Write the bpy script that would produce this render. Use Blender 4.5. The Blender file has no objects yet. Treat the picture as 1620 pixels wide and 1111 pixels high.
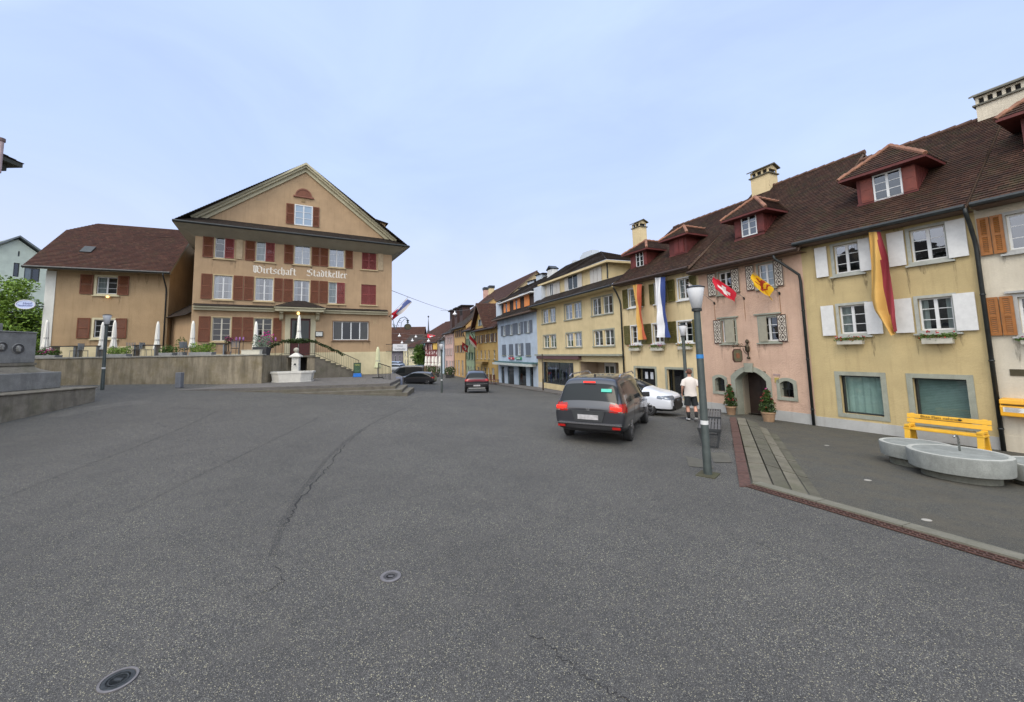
import bpy, math, random
import numpy as np
from mathutils import Vector, Matrix, geometry
random.seed(7)
R = math.radians
SC = bpy.context.scene
COL = SC.collection
# ------------------------------------------------------------------ camera
FPX, CX, CY, IW, IH = 625.0, 760.0, 500.0, 1620.0, 1111.0
PITCH, ROLL = math.atan(58/625), 0.017
CAM = Vector((0, 0, 2.5))
_f = Vector((0, math.cos(PITCH), math.sin(PITCH)))
_r0 = Vector((1, 0, 0)); _u0 = Vector((0, -math.sin(PITCH), math.cos(PITCH)))
_r = _r0*math.cos(ROLL) - _u0*math.sin(ROLL)
_u = _r0*math.sin(ROLL) + _u0*math.cos(ROLL)
cam = bpy.data.cameras.new('camera'); camo = bpy.data.objects.new('camera', cam); COL.objects.link(camo)
m = Matrix.Identity(4)
for i in range(3):
    m[i][0] = _r[i]; m[i][1] = _u[i]; m[i][2] = -_f[i]; m[i][3] = CAM[i]
camo.matrix_world = m
cam.sensor_fit = 'HORIZONTAL'; cam.sensor_width = 36; cam.lens = FPX/IW*36
cam.shift_x = (IW/2-CX)/IW; cam.shift_y = -(IH/2-CY)/IW
cam.clip_start = .05; cam.clip_end = 3000
SC.camera = camo
# ------------------------------------------------------------------ world and sun
SUN_EL, SUN_AZ = R(48), R(205)      # azimuth clockwise from +Y: the sun stands behind the camera, a little left
w = bpy.data.worlds.new('World'); SC.world = w; w.use_nodes = True
nt = w.node_tree; nt.nodes.clear()
def N(tree, t, **k):
    n = tree.nodes.new(t)
    for a, b in k.items():
        if a in ('inp',):
            for kk, vv in b.items(): n.inputs[kk].default_value = vv
        else: setattr(n, a, b)
    return n
out = N(nt, 'ShaderNodeOutputWorld'); bg = N(nt, 'ShaderNodeBackground'); bg.inputs[1].default_value = .145
sky = N(nt, 'ShaderNodeTexSky', sky_type='NISHITA', sun_disc=False, sun_elevation=SUN_EL, sun_rotation=SUN_AZ,
        air_density=1.0, dust_density=2.0, ozone_density=1.5)
tc = N(nt, 'ShaderNodeTexCoord')
mp = N(nt, 'ShaderNodeMapping'); mp.inputs['Scale'].default_value = (1.2, 1.2, 3.0); mp.inputs['Rotation'].default_value = (.3, .2, .5)
ns = N(nt, 'ShaderNodeTexNoise', inp={'Scale': 1.6, 'Detail': 6, 'Roughness': .55, 'Distortion': .6})
cr = N(nt, 'ShaderNodeValToRGB'); cr.color_ramp.elements[0].position = .30; cr.color_ramp.elements[1].position = .72
cr.color_ramp.elements[0].color = (.76, .76, .76, 1); cr.color_ramp.elements[1].color = (.97, .97, .97, 1)
# the veil of cloud is brightest round the hidden sun and low over the horizon
cl = N(nt, 'ShaderNodeValToRGB'); cl.color_ramp.interpolation = 'EASE'
geo = N(nt, 'ShaderNodeSeparateXYZ')
cl.color_ramp.elements[0].position = 0.0; cl.color_ramp.elements[0].color = (5.7, 6.1, 7.6, 1)
cl.color_ramp.elements[1].position = .45; cl.color_ramp.elements[1].color = (4.5, 5.65, 8.3, 1)
sd = Vector((math.sin(SUN_AZ)*math.cos(SUN_EL), math.cos(SUN_AZ)*math.cos(SUN_EL), math.sin(SUN_EL)))
dot = N(nt, 'ShaderNodeVectorMath', operation='DOT_PRODUCT'); dot.inputs[1].default_value = sd
mr = N(nt, 'ShaderNodeMapRange', inp={'From Min': -1.0, 'From Max': 1.0, 'To Min': 0.0, 'To Max': 1.0})
sc_ = N(nt, 'ShaderNodeVectorMath', operation='MULTIPLY')
gl_ = N(nt, 'ShaderNodeValToRGB'); gl_.color_ramp.elements[0].position = .62; gl_.color_ramp.elements[0].color = (1, 1, 1, 1); gl_.color_ramp.elements[1].position = 1; gl_.color_ramp.elements[1].color = (4.4, 3.7, 2.7, 1)
mx = N(nt, 'ShaderNodeMix', data_type='RGBA')
L = nt.links.new
L(tc.outputs['Generated'], mp.inputs[0]); L(mp.outputs[0], ns.inputs['Vector']); L(ns.outputs[0], cr.inputs[0])
L(tc.outputs['Generated'], geo.inputs[0]); L(geo.outputs['Z'], cl.inputs[0])
L(tc.outputs['Generated'], dot.inputs[0]); L(dot.outputs['Value'], mr.inputs[0])
L(cl.outputs[0], sc_.inputs[0]); L(mr.outputs[0], gl_.inputs[0]); L(gl_.outputs[0], sc_.inputs[1])
L(cr.outputs[0], mx.inputs[0]); L(sky.outputs[0], mx.inputs[6]); L(sc_.outputs[0], mx.inputs[7])
L(mx.outputs[2], bg.inputs[0]); L(bg.outputs[0], out.inputs[0])
sl = bpy.data.lights.new('sun', 'SUN'); sl.energy = 1.3; sl.angle = R(25); sl.color = (1, .86, .68)
so = bpy.data.objects.new('sun', sl); COL.objects.link(so)
so.rotation_euler = sd.to_track_quat('Z', 'Y').to_euler(); so.location = (-10, -20, 30)
vs = SC.view_settings; vs.view_transform = 'Standard'; vs.look = 'None'; vs.exposure = 0; vs.gamma = 1; vs.use_curve_mapping = False
SC.cycles.max_bounces = 6; SC.cycles.transparent_max_bounces = 12; SC.cycles.use_denoising = True
# ------------------------------------------------------------------ rays through the photograph's pixels (1620 x 1111)
def ray(px, py): return _f*FPX + _r*(px-CX) + _u*(CY-py)
def hy(px): return CY + (_f.z*FPX + _r.z*(px-CX))/_u.z
def dirx(px):
    v = ray(px, hy(px)); return Vector((v.x, v.y)).normalized()
def on_z(px, py, z):
    v = ray(px, py); t = (z-CAM.z)/v.z; return CAM + v*t
def at_depth(px, py, Y):
    v = ray(px, py); return CAM + v*(Y/v.y)
def isect(P, d, px):           # plan: from P along d, to the sight line of column px
    e = dirx(px); a = d.x*(-e.y) + d.y*e.x
    t = (P.x*e.y - P.y*e.x)/a
    return P + d*t
def chain(P, vp, px): return isect(P, dirx(vp), px)
def proj(p):
    v = Vector(p)-CAM; z = v.dot(_f); return CX + FPX*v.dot(_r)/z, CY - FPX*v.dot(_u)/z
# ------------------------------------------------------------------ materials
MATS = {}
def nodes_of(name):
    m = bpy.data.materials.new(name); m.use_nodes = True
    t = m.node_tree; b = t.nodes['Principled BSDF']; return m, t, b
def lk(t, a, b): t.links.new(a, b)
def mixc(t, fac, a, b, blend='MIX'):
    n = t.nodes.new('ShaderNodeMix'); n.data_type = 'RGBA'; n.blend_type = blend
    for i, v in ((0, fac), (6, a), (7, b)):
        if isinstance(v, (int, float)): n.inputs[i].default_value = v
        elif isinstance(v, (tuple, list)): n.inputs[i].default_value = tuple(v)[:3] + (1,)
        else: t.links.new(v, n.inputs[i])
    return n.outputs[2]
def ramp(t, src, stops, interp='LINEAR'):
    n = t.nodes.new('ShaderNodeValToRGB'); e = n.color_ramp.elements; n.color_ramp.interpolation = interp
    while len(e) < len(stops): e.new(.5)
    for i, (p, c) in enumerate(stops):
        e[i].position = p; e[i].color = (c, c, c, 1) if isinstance(c, (int, float)) else tuple(c)[:3]+(1,)
    t.links.new(src, n.inputs[0]); return n.outputs[0]
def noise(t, scale, detail=4, rough=.5, stretch=None, vec=None, dist=0):
    if vec is None:
        c = t.nodes.new('ShaderNodeTexCoord'); vec = c.outputs['Object']
    if stretch:
        mpn = t.nodes.new('ShaderNodeMapping'); mpn.inputs['Scale'].default_value = stretch; t.links.new(vec, mpn.inputs[0]); vec = mpn.outputs[0]
    n = t.nodes.new('ShaderNodeTexNoise'); n.inputs['Scale'].default_value = scale; n.inputs['Detail'].default_value = detail
    n.inputs['Roughness'].default_value = rough; n.inputs['Distortion'].default_value = dist
    t.links.new(vec, n.inputs['Vector']); return n.outputs[0]
def bump(t, b, h, strength, dist=.01):
    n = t.nodes.new('ShaderNodeBump'); n.inputs['Strength'].default_value = strength; n.inputs['Distance'].default_value = dist
    t.links.new(h, n.inputs['Height']); t.links.new(n.outputs[0], b.inputs['Normal'])
def mul(c, k): return tuple(min(1, max(0, x*k)) for x in c)
def plaster(name, c=(.5,.5,.5), stain=.35, bmp=.35, streak=(.3, .26, .2), big=1.0):
    if name in MATS: return MATS[name]
    m, t, b = nodes_of(name)
    n1 = noise(t, .9*big, 8, .6); n2 = noise(t, 30, 3, .6); n3 = noise(t, 1.0, 5, .6, (6, 6, .5))
    base = mixc(t, ramp(t, n1, [(.3, 0), (.7, 1)]), mul(c, .82), mul(c, 1.08))
    base = mixc(t, ramp(t, n3, [(.52, 0), (.76, stain*1.35)]), base, mul((c[0]*.6, c[1]*.58, c[2]*.55), 1))
    base = mixc(t, ramp(t, n2, [(.35, .16), (.65, 0)]), base, mul(c, .6))
    lk(t, base, b.inputs['Base Color']); b.inputs['Roughness'].default_value = .92; b.inputs['Specular IOR Level'].default_value = .2
    nb = noise(t, 14, 6, .7); bump(t, b, nb, bmp, .03)
    MATS[name] = m; return m
def simple(name, c=(.1,.1,.1), rough=.6, metal=0, var=.15, bmp=0, scale=6, spec=.5, emit=0):
    if name in MATS: return MATS[name]
    m, t, b = nodes_of(name)
    if var:
        n1 = noise(t, scale, 5, .6); lk(t, mixc(t, ramp(t, n1, [(.3, 0), (.7, 1)]), mul(c, 1-var), mul(c, 1+var)), b.inputs['Base Color'])
        n2 = noise(t, scale*2.3, 3); mrn = t.nodes.new('ShaderNodeMapRange'); mrn.inputs['To Min'].default_value = max(0, rough-.1); mrn.inputs['To Max'].default_value = min(1, rough+.1)
        lk(t, n2, mrn.inputs[0]); lk(t, mrn.outputs[0], b.inputs['Roughness'])
    else:
        b.inputs['Base Color'].default_value = c+(1,); b.inputs['Roughness'].default_value = rough
    b.inputs['Metallic'].default_value = metal; b.inputs['Specular IOR Level'].default_value = spec
    if bmp: bump(t, b, noise(t, scale*4, 5, .65), bmp, .01)
    if emit: b.inputs['Emission Color'].default_value = c+(1,); b.inputs['Emission Strength'].default_value = emit
    MATS[name] = m; return m
def stonem(name, c=(.3,.3,.3), var=.25, bmp=.4, moss=0, scale=3, mossc=(.06, .07, .03), dark=.5, lo=.5):
    if name in MATS: return MATS[name]
    m, t, b = nodes_of(name)
    n1 = noise(t, scale, 8, .65); n2 = noise(t, 45, 4, .7); n3 = noise(t, .8, 6, .65, (4, 4, .6)); n4 = noise(t, 1.3, 7, .7)
    base = mixc(t, ramp(t, n1, [(.3, 0), (.7, 1)]), mul(c, 1-var), mul(c, 1+var))
    base = mixc(t, ramp(t, n2, [(.3, .4), (.6, 0)]), base, mul(c, .5))
    base = mixc(t, ramp(t, n3, [(lo, 0), (lo+.25, dark)]), base, mul(c, .4))
    if moss: base = mixc(t, ramp(t, n4, [(.48, 0), (.7, moss)]), base, mossc)
    lk(t, base, b.inputs['Base Color']); b.inputs['Roughness'].default_value = .9; b.inputs['Specular IOR Level'].default_value = .25
    bump(t, b, noise(t, 25, 6, .7), bmp, .015); MATS[name] = m; return m
def tiles(name, cols, moss=.4, tw=.18, th=.16):
    if name in MATS: return MATS[name]
    m, t, b = nodes_of(name)
    uv = t.nodes.new('ShaderNodeUVMap'); uv.uv_map = 'UVMap'
    s = t.nodes.new('ShaderNodeSeparateXYZ'); lk(t, uv.outputs[0], s.inputs[0])
    def M(op, a, b_=None, c=None):
        n = t.nodes.new('ShaderNodeMath'); n.operation = op
        for i, v in enumerate((a, b_, c)):
            if v is None: continue
            if isinstance(v, (int, float)): n.inputs[i].default_value = v
            else: lk(t, v, n.inputs[i])
        return n.outputs[0]
    row = M('FLOOR', M('DIVIDE', s.outputs['Y'], th))
    uu = M('ADD', M('DIVIDE', s.outputs['X'], tw), M('MULTIPLY', M('MODULO', row, 2), .5))
    cx = M('FLOOR', uu); fr = M('FRACT', uu); fv = M('FRACT', M('DIVIDE', s.outputs['Y'], th))
    cb = t.nodes.new('ShaderNodeCombineXYZ'); lk(t, cx, cb.inputs[0]); lk(t, row, cb.inputs[1])
    wn = t.nodes.new('ShaderNodeTexWhiteNoise'); wn.noise_dimensions = '2D'; lk(t, cb.outputs[0], wn.inputs['Vector'])
    k = len(cols); col = ramp(t, wn.outputs['Value'], [(i/(k-1), c) for i, c in enumerate(cols)])
    n1 = noise(t, .5, 7, .65); n2 = noise(t, 1.7, 8, .7); n3 = noise(t, 22, 3, .6)
    col = mixc(t, ramp(t, n1, [(.35, .5), (.7, 0)]), col, mul(cols[0], .45))
    col = mixc(t, ramp(t, n2, [(.5, 0), (.72, moss)]), col, (.055, .06, .022))
    col = mixc(t, ramp(t, n3, [(.35, .35), (.6, 0)]), col, mul(cols[0], .4))
    edge = M('LESS_THAN', fr, .07); col = mixc(t, M('MULTIPLY', edge, .75), col, (.012, .01, .008))
    col = mixc(t, M('MULTIPLY', M('LESS_THAN', fv, .12), .45), col, (.015, .012, .01))
    lk(t, col, b.inputs['Base Color']); b.inputs['Roughness'].default_value = .85; b.inputs['Specular IOR Level'].default_value = .25
    hh = M('ADD', M('MULTIPLY', wn.outputs['Value'], .5), M('SUBTRACT', M('MULTIPLY', n3, .4), edge)); bump(t, b, hh, .7, .015)
    MATS[name] = m; return m
def glass(name='window_glass', tint=(.5, .56, .56), refl=.2):
    if name in MATS: return MATS[name]
    m = bpy.data.materials.new(name); m.use_nodes = True; t = m.node_tree; t.nodes.clear()
    o = t.nodes.new('ShaderNodeOutputMaterial'); g = t.nodes.new('ShaderNodeBsdfGlossy'); g.inputs['Roughness'].default_value = .02; g.inputs['Color'].default_value = (.9, .95, 1, 1)
    tr = t.nodes.new('ShaderNodeBsdfTransparent'); tr.inputs[0].default_value = tint+(1,)
    lw = t.nodes.new('ShaderNodeLayerWeight'); lw.inputs[0].default_value = .5
    mrn = t.nodes.new('ShaderNodeMapRange'); mrn.inputs['To Min'].default_value = refl*.4; mrn.inputs['To Max'].default_value = min(1, refl*2.6)
    lk(t, lw.outputs['Facing'], mrn.inputs[0])
    nb = noise(t, 1.8, 2); bm = t.nodes.new('ShaderNodeBump'); bm.inputs['Strength'].default_value = .25; bm.inputs['Distance'].default_value = .02; lk(t, nb, bm.inputs['Height'])
    lk(t, bm.outputs[0], g.inputs['Normal'])
    mxs = t.nodes.new('ShaderNodeMixShader'); lk(t, mrn.outputs[0], mxs.inputs[0]); lk(t, tr.outputs[0], mxs.inputs[1]); lk(t, g.outputs[0], mxs.inputs[2])
    lk(t, mxs.outputs[0], o.inputs[0]); MATS[name] = m; return m
def streakm():
    if 'water_streaks' in MATS: return MATS['water_streaks']
    m = bpy.data.materials.new('water_streaks'); m.use_nodes = True; t = m.node_tree; b = t.nodes['Principled BSDF']; o = t.nodes['Material Output']
    b.inputs['Base Color'].default_value = (.11, .09, .065, 1); b.inputs['Roughness'].default_value = .95; b.inputs['Specular IOR Level'].default_value = .1
    tr = t.nodes.new('ShaderNodeBsdfTransparent'); mxs = t.nodes.new('ShaderNodeMixShader'); lk(t, ramp(t, noise(t, 3, 6, .7, (9, 9, 1.2)), [(.42, .0), (.7, .5)]), mxs.inputs[0])
    lk(t, tr.outputs[0], mxs.inputs[1]); lk(t, b.outputs[0], mxs.inputs[2]); lk(t, mxs.outputs[0], o.inputs[0]); MATS['water_streaks'] = m; return m
def carpaint(name, c, metal=.35, rough=.3):
    if name in MATS: return MATS[name]
    m, t, b = nodes_of(name)
    n1 = noise(t, 3, 4, .6); lk(t, mixc(t, ramp(t, n1, [(.3, 0), (.8, .35)]), c, mul(c, .8)), b.inputs['Base Color'])
    b.inputs['Metallic'].default_value = metal; b.inputs['Roughness'].default_value = rough; b.inputs['Coat Weight'].default_value = .9; b.inputs['Coat Roughness'].default_value = .06
    MATS[name] = m; return m
def leafm(name, c1, c2):
    if name in MATS: return MATS[name]
    m, t, b = nodes_of(name)
    oi = t.nodes.new('ShaderNodeTexCoord'); n1 = noise(t, 2.2, 5, .7); n2 = noise(t, 18, 2, .5)
    c = mixc(t, ramp(t, n1, [(.35, 0), (.65, 1)]), c1, c2); c = mixc(t, ramp(t, n2, [(.4, 0), (.65, .5)]), c, mul(c2, 1.4))
    lk(t, c, b.inputs['Base Color']); b.inputs['Roughness'].default_value = .55; b.inputs['Specular IOR Level'].default_value = .3
    MATS[name] = m; return m
# ------------------------------------------------------------------ mesh building
class MB:
    def __init__(s): s.v = []; s.f = []; s.mi = []; s.uv = []; s.k = 0; s.has_uv = False
    def mat(s, k): s.k = k; return s
    def face(s, pts, uvs=None):
        n = len(s.v); s.v += [tuple(p) for p in pts]; s.f.append(tuple(range(n, n+len(pts)))); s.mi.append(s.k)
        if uvs: s.has_uv = True
        s.uv.append(uvs)
    def box(s, x0, x1, y0, y1, z0, z1):
        if x0 > x1: x0, x1 = x1, x0
        if y0 > y1: y0, y1 = y1, y0
        if z0 > z1: z0, z1 = z1, z0
        n = len(s.v); s.v += [(x0,y0,z0),(x1,y0,z0),(x1,y1,z0),(x0,y1,z0),(x0,y0,z1),(x1,y0,z1),(x1,y1,z1),(x0,y1,z1)]
        for f in ((0,3,2,1),(4,5,6,7),(0,1,5,4),(1,2,6,5),(2,3,7,6),(3,0,4,7)):
            s.f.append(tuple(n+i for i in f)); s.mi.append(s.k); s.uv.append(None)
        return s
    def obox(s, c, ax, ay, az):   # oriented box: centre, half-axis vectors
        c = Vector(c); n = len(s.v)
        for k in ((-1,-1,-1),(1,-1,-1),(1,1,-1),(-1,1,-1),(-1,-1,1),(1,-1,1),(1,1,1),(-1,1,1)):
            s.v.append(tuple(c + Vector(ax)*k[0] + Vector(ay)*k[1] + Vector(az)*k[2]))
        for f in ((0,3,2,1),(4,5,6,7),(0,1,5,4),(1,2,6,5),(2,3,7,6),(3,0,4,7)):
            s.f.append(tuple(n+i for i in f)); s.mi.append(s.k); s.uv.append(None)
        return s
    def bar(s, a, b, w, h=None, up=(0,0,1)):
        a = Vector(a); b = Vector(b); h = h or w; d = (b-a); l = d.length
        if l < 1e-6: return s
        d.normalize(); up = Vector(up)
        if abs(d.dot(up)) > .98: up = Vector((0, 1, 0))
        x = d.cross(up).normalized(); y = x.cross(d).normalized()
        return s.obox((a+b)/2, d*l/2, x*w/2, y*h/2)
    def prism(s, poly, a0, a1, ax='y'):   # poly in the plane across axis ax, extruded a0..a1
        def P(p, a): return (p[0], a, p[1]) if ax == 'y' else ((a, p[0], p[1]) if ax == 'x' else (p[0], p[1], a))
        n = len(s.v); k = len(poly); s.v += [P(p, a0) for p in poly] + [P(p, a1) for p in poly]
        fs = [tuple(n+i for i in range(k))[::-1], tuple(n+k+i for i in range(k))] + [(n+i, n+(i+1) % k, n+k+(i+1) % k, n+k+i) for i in range(k)]
        for f in fs: s.f.append(f); s.mi.append(s.k); s.uv.append(None)
        return s
    def tube(s, pts, r, n=8, cap=True, squash=1.0):
        pts = [Vector(p) for p in pts]; rs = r if isinstance(r, (list, tuple)) else [r]*len(pts); b0 = len(s.v); ref = None
        for i, p in enumerate(pts):
            d = (pts[min(i+1, len(pts)-1)] - pts[max(i-1, 0)]).normalized()
            if ref is None: ref = Vector((0, 0, 1)) if abs(d.z) < .9 else Vector((1, 0, 0))
            x = d.cross(ref).normalized(); y = x.cross(d).normalized(); ref = y
            for j in range(n):
                a = 2*math.pi*j/n; s.v.append(tuple(p + (x*math.cos(a) + y*math.sin(a)*squash)*rs[i]))
        for i in range(len(pts)-1):
            for j in range(n):
                s.f.append((b0+i*n+j, b0+i*n+(j+1) % n, b0+(i+1)*n+(j+1) % n, b0+(i+1)*n+j)); s.mi.append(s.k); s.uv.append(None)
        if cap:
            s.f.append(tuple(b0+j for j in range(n))[::-1]); s.mi.append(s.k); s.uv.append(None)
            s.f.append(tuple(b0+(len(pts)-1)*n+j for j in range(n))); s.mi.append(s.k); s.uv.append(None)
        return s
    def lathe(s, prof, c=(0, 0, 0), n=24, sx=1, sy=1, wob=None, cap=True):
        b0 = len(s.v); c = Vector(c)
        for r, z in prof:
            for j in range(n):
                a = 2*math.pi*j/n; k = 1 if wob is None else wob(a, z)
                s.v.append((c.x + r*sx*k*math.cos(a), c.y + r*sy*k*math.sin(a), c.z+z))
        for i in range(len(prof)-1):
            for j in range(n):
                s.f.append((b0+i*n+j, b0+i*n+(j+1) % n, b0+(i+1)*n+(j+1) % n, b0+(i+1)*n+j)); s.mi.append(s.k); s.uv.append(None)
        for i, rev in ((0, True), (len(prof)-1, False)):
            if cap and prof[i][0] > 1e-4:
                f = tuple(b0+i*n+j for j in range(n)); s.f.append(f[::-1] if rev else f); s.mi.append(s.k); s.uv.append(None)
        return s
    def slope(s, a, b, c, d, step=.16, lift=.028):
        """tiled roof slope: eave a-b, ridge d-c; stepped courses, UVs in metres"""
        a, b, c, d = map(Vector, (a, b, c, d)); e = (b-a).normalized(); mid0 = (a+b)/2; mid1 = (c+d)/2
        up = (mid1-mid0); up = (up - e*up.dot(e)); Ls = up.length; up.normalize(); nrm = e.cross(up).normalized()
        if nrm.z < 0: nrm = -nrm
        k = max(1, round(Ls/step)); o = a
        def U(p): return ((p-o).dot(e), (p-o).dot(up))
        for i in range(k):
            t0, t1 = i/k, (i+1)/k
            P0, P1 = a.lerp(d, t0), b.lerp(c, t0); Q0, Q1 = a.lerp(d, t1), b.lerp(c, t1); eps = up*.004
            k2 = max(1, int((b-a).length/1.3)) if step < .25 else 1
            def wv(p, e): return nrm*((.022*math.sin(p.x*.9+p.y*.7+1)+.016*math.sin(p.x*2.1-p.z*1.3)+.012*math.sin(p.z*2.7+p.x*.4))*(math.sin(math.pi*e)**.5 if 0 < e < 1 else 0))
            for m_ in range(k2):
                e0, e1 = m_/k2, (m_+1)/k2; v0, v1 = wv(P0.lerp(P1, e0), e0), wv(P0.lerp(P1, e1), e1); w0, w1 = wv(Q0.lerp(Q1, e0), e0), wv(Q0.lerp(Q1, e1), e1)
                if i == 0: v0 = v1 = nrm*0
                if i == k-1: w0 = w1 = nrm*0
                p0, p1, q0, q1 = P0.lerp(P1, e0)+v0, P0.lerp(P1, e1)+v1, Q0.lerp(Q1, e0)+w0, Q0.lerp(Q1, e1)+w1
                f0, f1 = p0 + nrm*lift, p1 + nrm*lift
                s.face([f0, f1, q1, q0], [U(f0+eps), U(f1+eps), U(q1-eps), U(q0-eps)])
                s.face([p0-nrm*.005, p1-nrm*.005, f1, f0], [U(p0+eps), U(p1+eps), U(f1+eps), U(f0+eps)])
        return s
    def build(s, name, mats, parent=None, smooth=False, bevel=0, kind=None, auto=None):
        me = bpy.data.meshes.new(name); me.from_pydata(s.v, [], s.f)
        if not isinstance(mats, (list, tuple)): mats = [mats]
        for m in mats: me.materials.append(m)
        me.polygons.foreach_set('material_index', s.mi)
        if s.has_uv:
            ul = me.uv_layers.new(name='UVMap'); i = 0
            for f, u in zip(s.f, s.uv):
                for j in range(len(f)):
                    if u: ul.data[i].uv = u[j]
                    i += 1
        if smooth: me.polygons.foreach_set('use_smooth', [True]*len(s.f))
        me.update(); me.validate()
        o = bpy.data.objects.new(name, me); COL.objects.link(o)
        if smooth and auto:
            try: me.set_sharp_from_angle(angle=R(auto))
            except Exception: pass
        if bevel:
            bv = o.modifiers.new('bevel', 'BEVEL'); bv.width = bevel; bv.segments = 2; bv.limit_method = 'ANGLE'; bv.angle_limit = R(40)
        if parent: o.parent = parent
        if kind: o['kind'] = kind
        return o
def tag(o, label, cat, group=None):
    o['label'] = label; o['category'] = cat
    if group: o['group'] = group
    return o
def thing(name, label, cat, loc=(0, 0, 0), rz=0, group=None, rot=None):
    o = bpy.data.objects.new(name, None); COL.objects.link(o); o.empty_display_size = .3
    o.location = loc; o.rotation_euler = rot or (0, 0, rz); return tag(o, label, cat, group)
def copy_tree(o, parent=None):
    c = o.copy(); COL.objects.link(c); c.parent = parent
    for ch in [x for x in bpy.data.objects if x.parent == o]: copy_tree(ch, c)
    return c
KIDS = {}
class Fr:      # a facade's frame: x along it (left to right as seen), y inward, z up
    def __init__(s, P0, P1):
        s.O = Vector((P0.x, P0.y)); s.d = (Vector((P1.x, P1.y))-s.O); s.L = s.d.length; s.d.normalize(); s.y = Vector((-s.d.y, s.d.x)); s.rz = math.atan2(s.d.y, s.d.x)
    def at(s, px, py, y=0):
        v = ray(px, py); o2 = Vector((CAM.x, CAM.y)); t = (y - (o2-s.O).dot(s.y))/Vector((v.x, v.y)).dot(s.y)
        p = CAM + v*t; return (Vector((p.x, p.y))-s.O).dot(s.d), p.z
    def U(s, px, y=0, py=None): return s.at(px, hy(px) if py is None else py, y)[0]
    def Z(s, px, py, y=0): return s.at(px, py, y)[1]
    def w(s, x, y, z): p = s.O + s.d*x + s.y*y; return Vector((p.x, p.y, z))
    def loc(s, p):
        q = Vector((p[0], p[1]))-s.O; return Vector((q.dot(s.d), q.dot(s.y), p[2]))
    def on_slope(s, px, py, y0, z0, y1, z1):     # where the sight line meets the roof slope through (y0,z0)-(y1,z1)
        v = ray(px, py); n2 = (z1-z0)/(y1-y0)
        cy = (Vector((CAM.x, CAM.y))-s.O).dot(s.y); vy = Vector((v.x, v.y)).dot(s.y)
        t = (z0 + (cy-y0)*n2 - CAM.z)/(v.z - vy*n2); p = CAM+v*t
        return s.loc(p)
    def rect(s, xl, xr, yt, yb, y=0):
        xc, yc = (xl+xr)/2, (yt+yb)/2
        return s.at(xl, yc, y)[0], s.at(xr, yc, y)[0], s.at(xc, yb, y)[1], s.at(xc, yt, y)[1]
# ------------------------------------------------------------------ the lie of the ground (metres, eye at 2.5)
GP = [(0,0,0),(-3,3,0),(0,-8,0),(8,-4,0),(-9,-3,.1),(4.9,7.1,0),(5.96,4.33,0),(3.3,11.2,.03),(7.3,13.7,.04),(7.8,17,-.18),(10.8,20.4,-.5),(9,24.8,-.6),
      (0,30,-.5),(-3.1,30,-.53),(-6.5,44,-.93),(-4.2,20.2,.44),(-13.8,18.3,.97),(-15.5,12.7,.4),(-9,19.2,.68),(-20,18,1.05),(5.4,36,-.78),(2,46,-1.1),
      (-2.5,60,-1.3),(-10,100,-1.9),(-22,26,1.0),(-6.5,27,.2),(-9,36,-.5),(-20,60,-.6),(20,60,-1.4),(-24,6,.6),(30,30,-.6),(20,5,0),(16,16,-.45),(-25,100,-2),(15,100,-2)]
_P = np.array(GP, float); _n = len(_P)
def _phi(r): return np.where(r > 1e-9, r*r*np.log(np.maximum(r, 1e-9)), 0)
_A = np.zeros((_n+3, _n+3)); _A[:_n, :_n] = _phi(np.hypot(_P[:, None, 0]-_P[None, :, 0], _P[:, None, 1]-_P[None, :, 1])) + np.eye(_n)*2.0
_A[:_n, _n] = 1; _A[:_n, _n+1:] = _P[:, :2]; _A[_n, :_n] = 1; _A[_n+1:, :_n] = _P[:, :2].T
_W = np.linalg.solve(_A, np.concatenate([_P[:, 2], np.zeros(3)]))
def gz(x, y):
    x = max(-40, min(40, x)); y = max(-15, min(110, y))
    return float(_phi(np.hypot(_P[:, 0]-x, _P[:, 1]-y)) @ _W[:_n] + _W[_n] + _W[_n+1]*x + _W[_n+2]*y)
def ground(px, py, z0=0):          # where a sight line meets the ground
    v = ray(px, py); z = z0
    for _ in range(25):
        p = CAM + v*((z-CAM.z)/v.z); z = z + .6*(gz(p.x, p.y)-z)
    return Vector((p.x, p.y, gz(p.x, p.y)))
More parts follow.
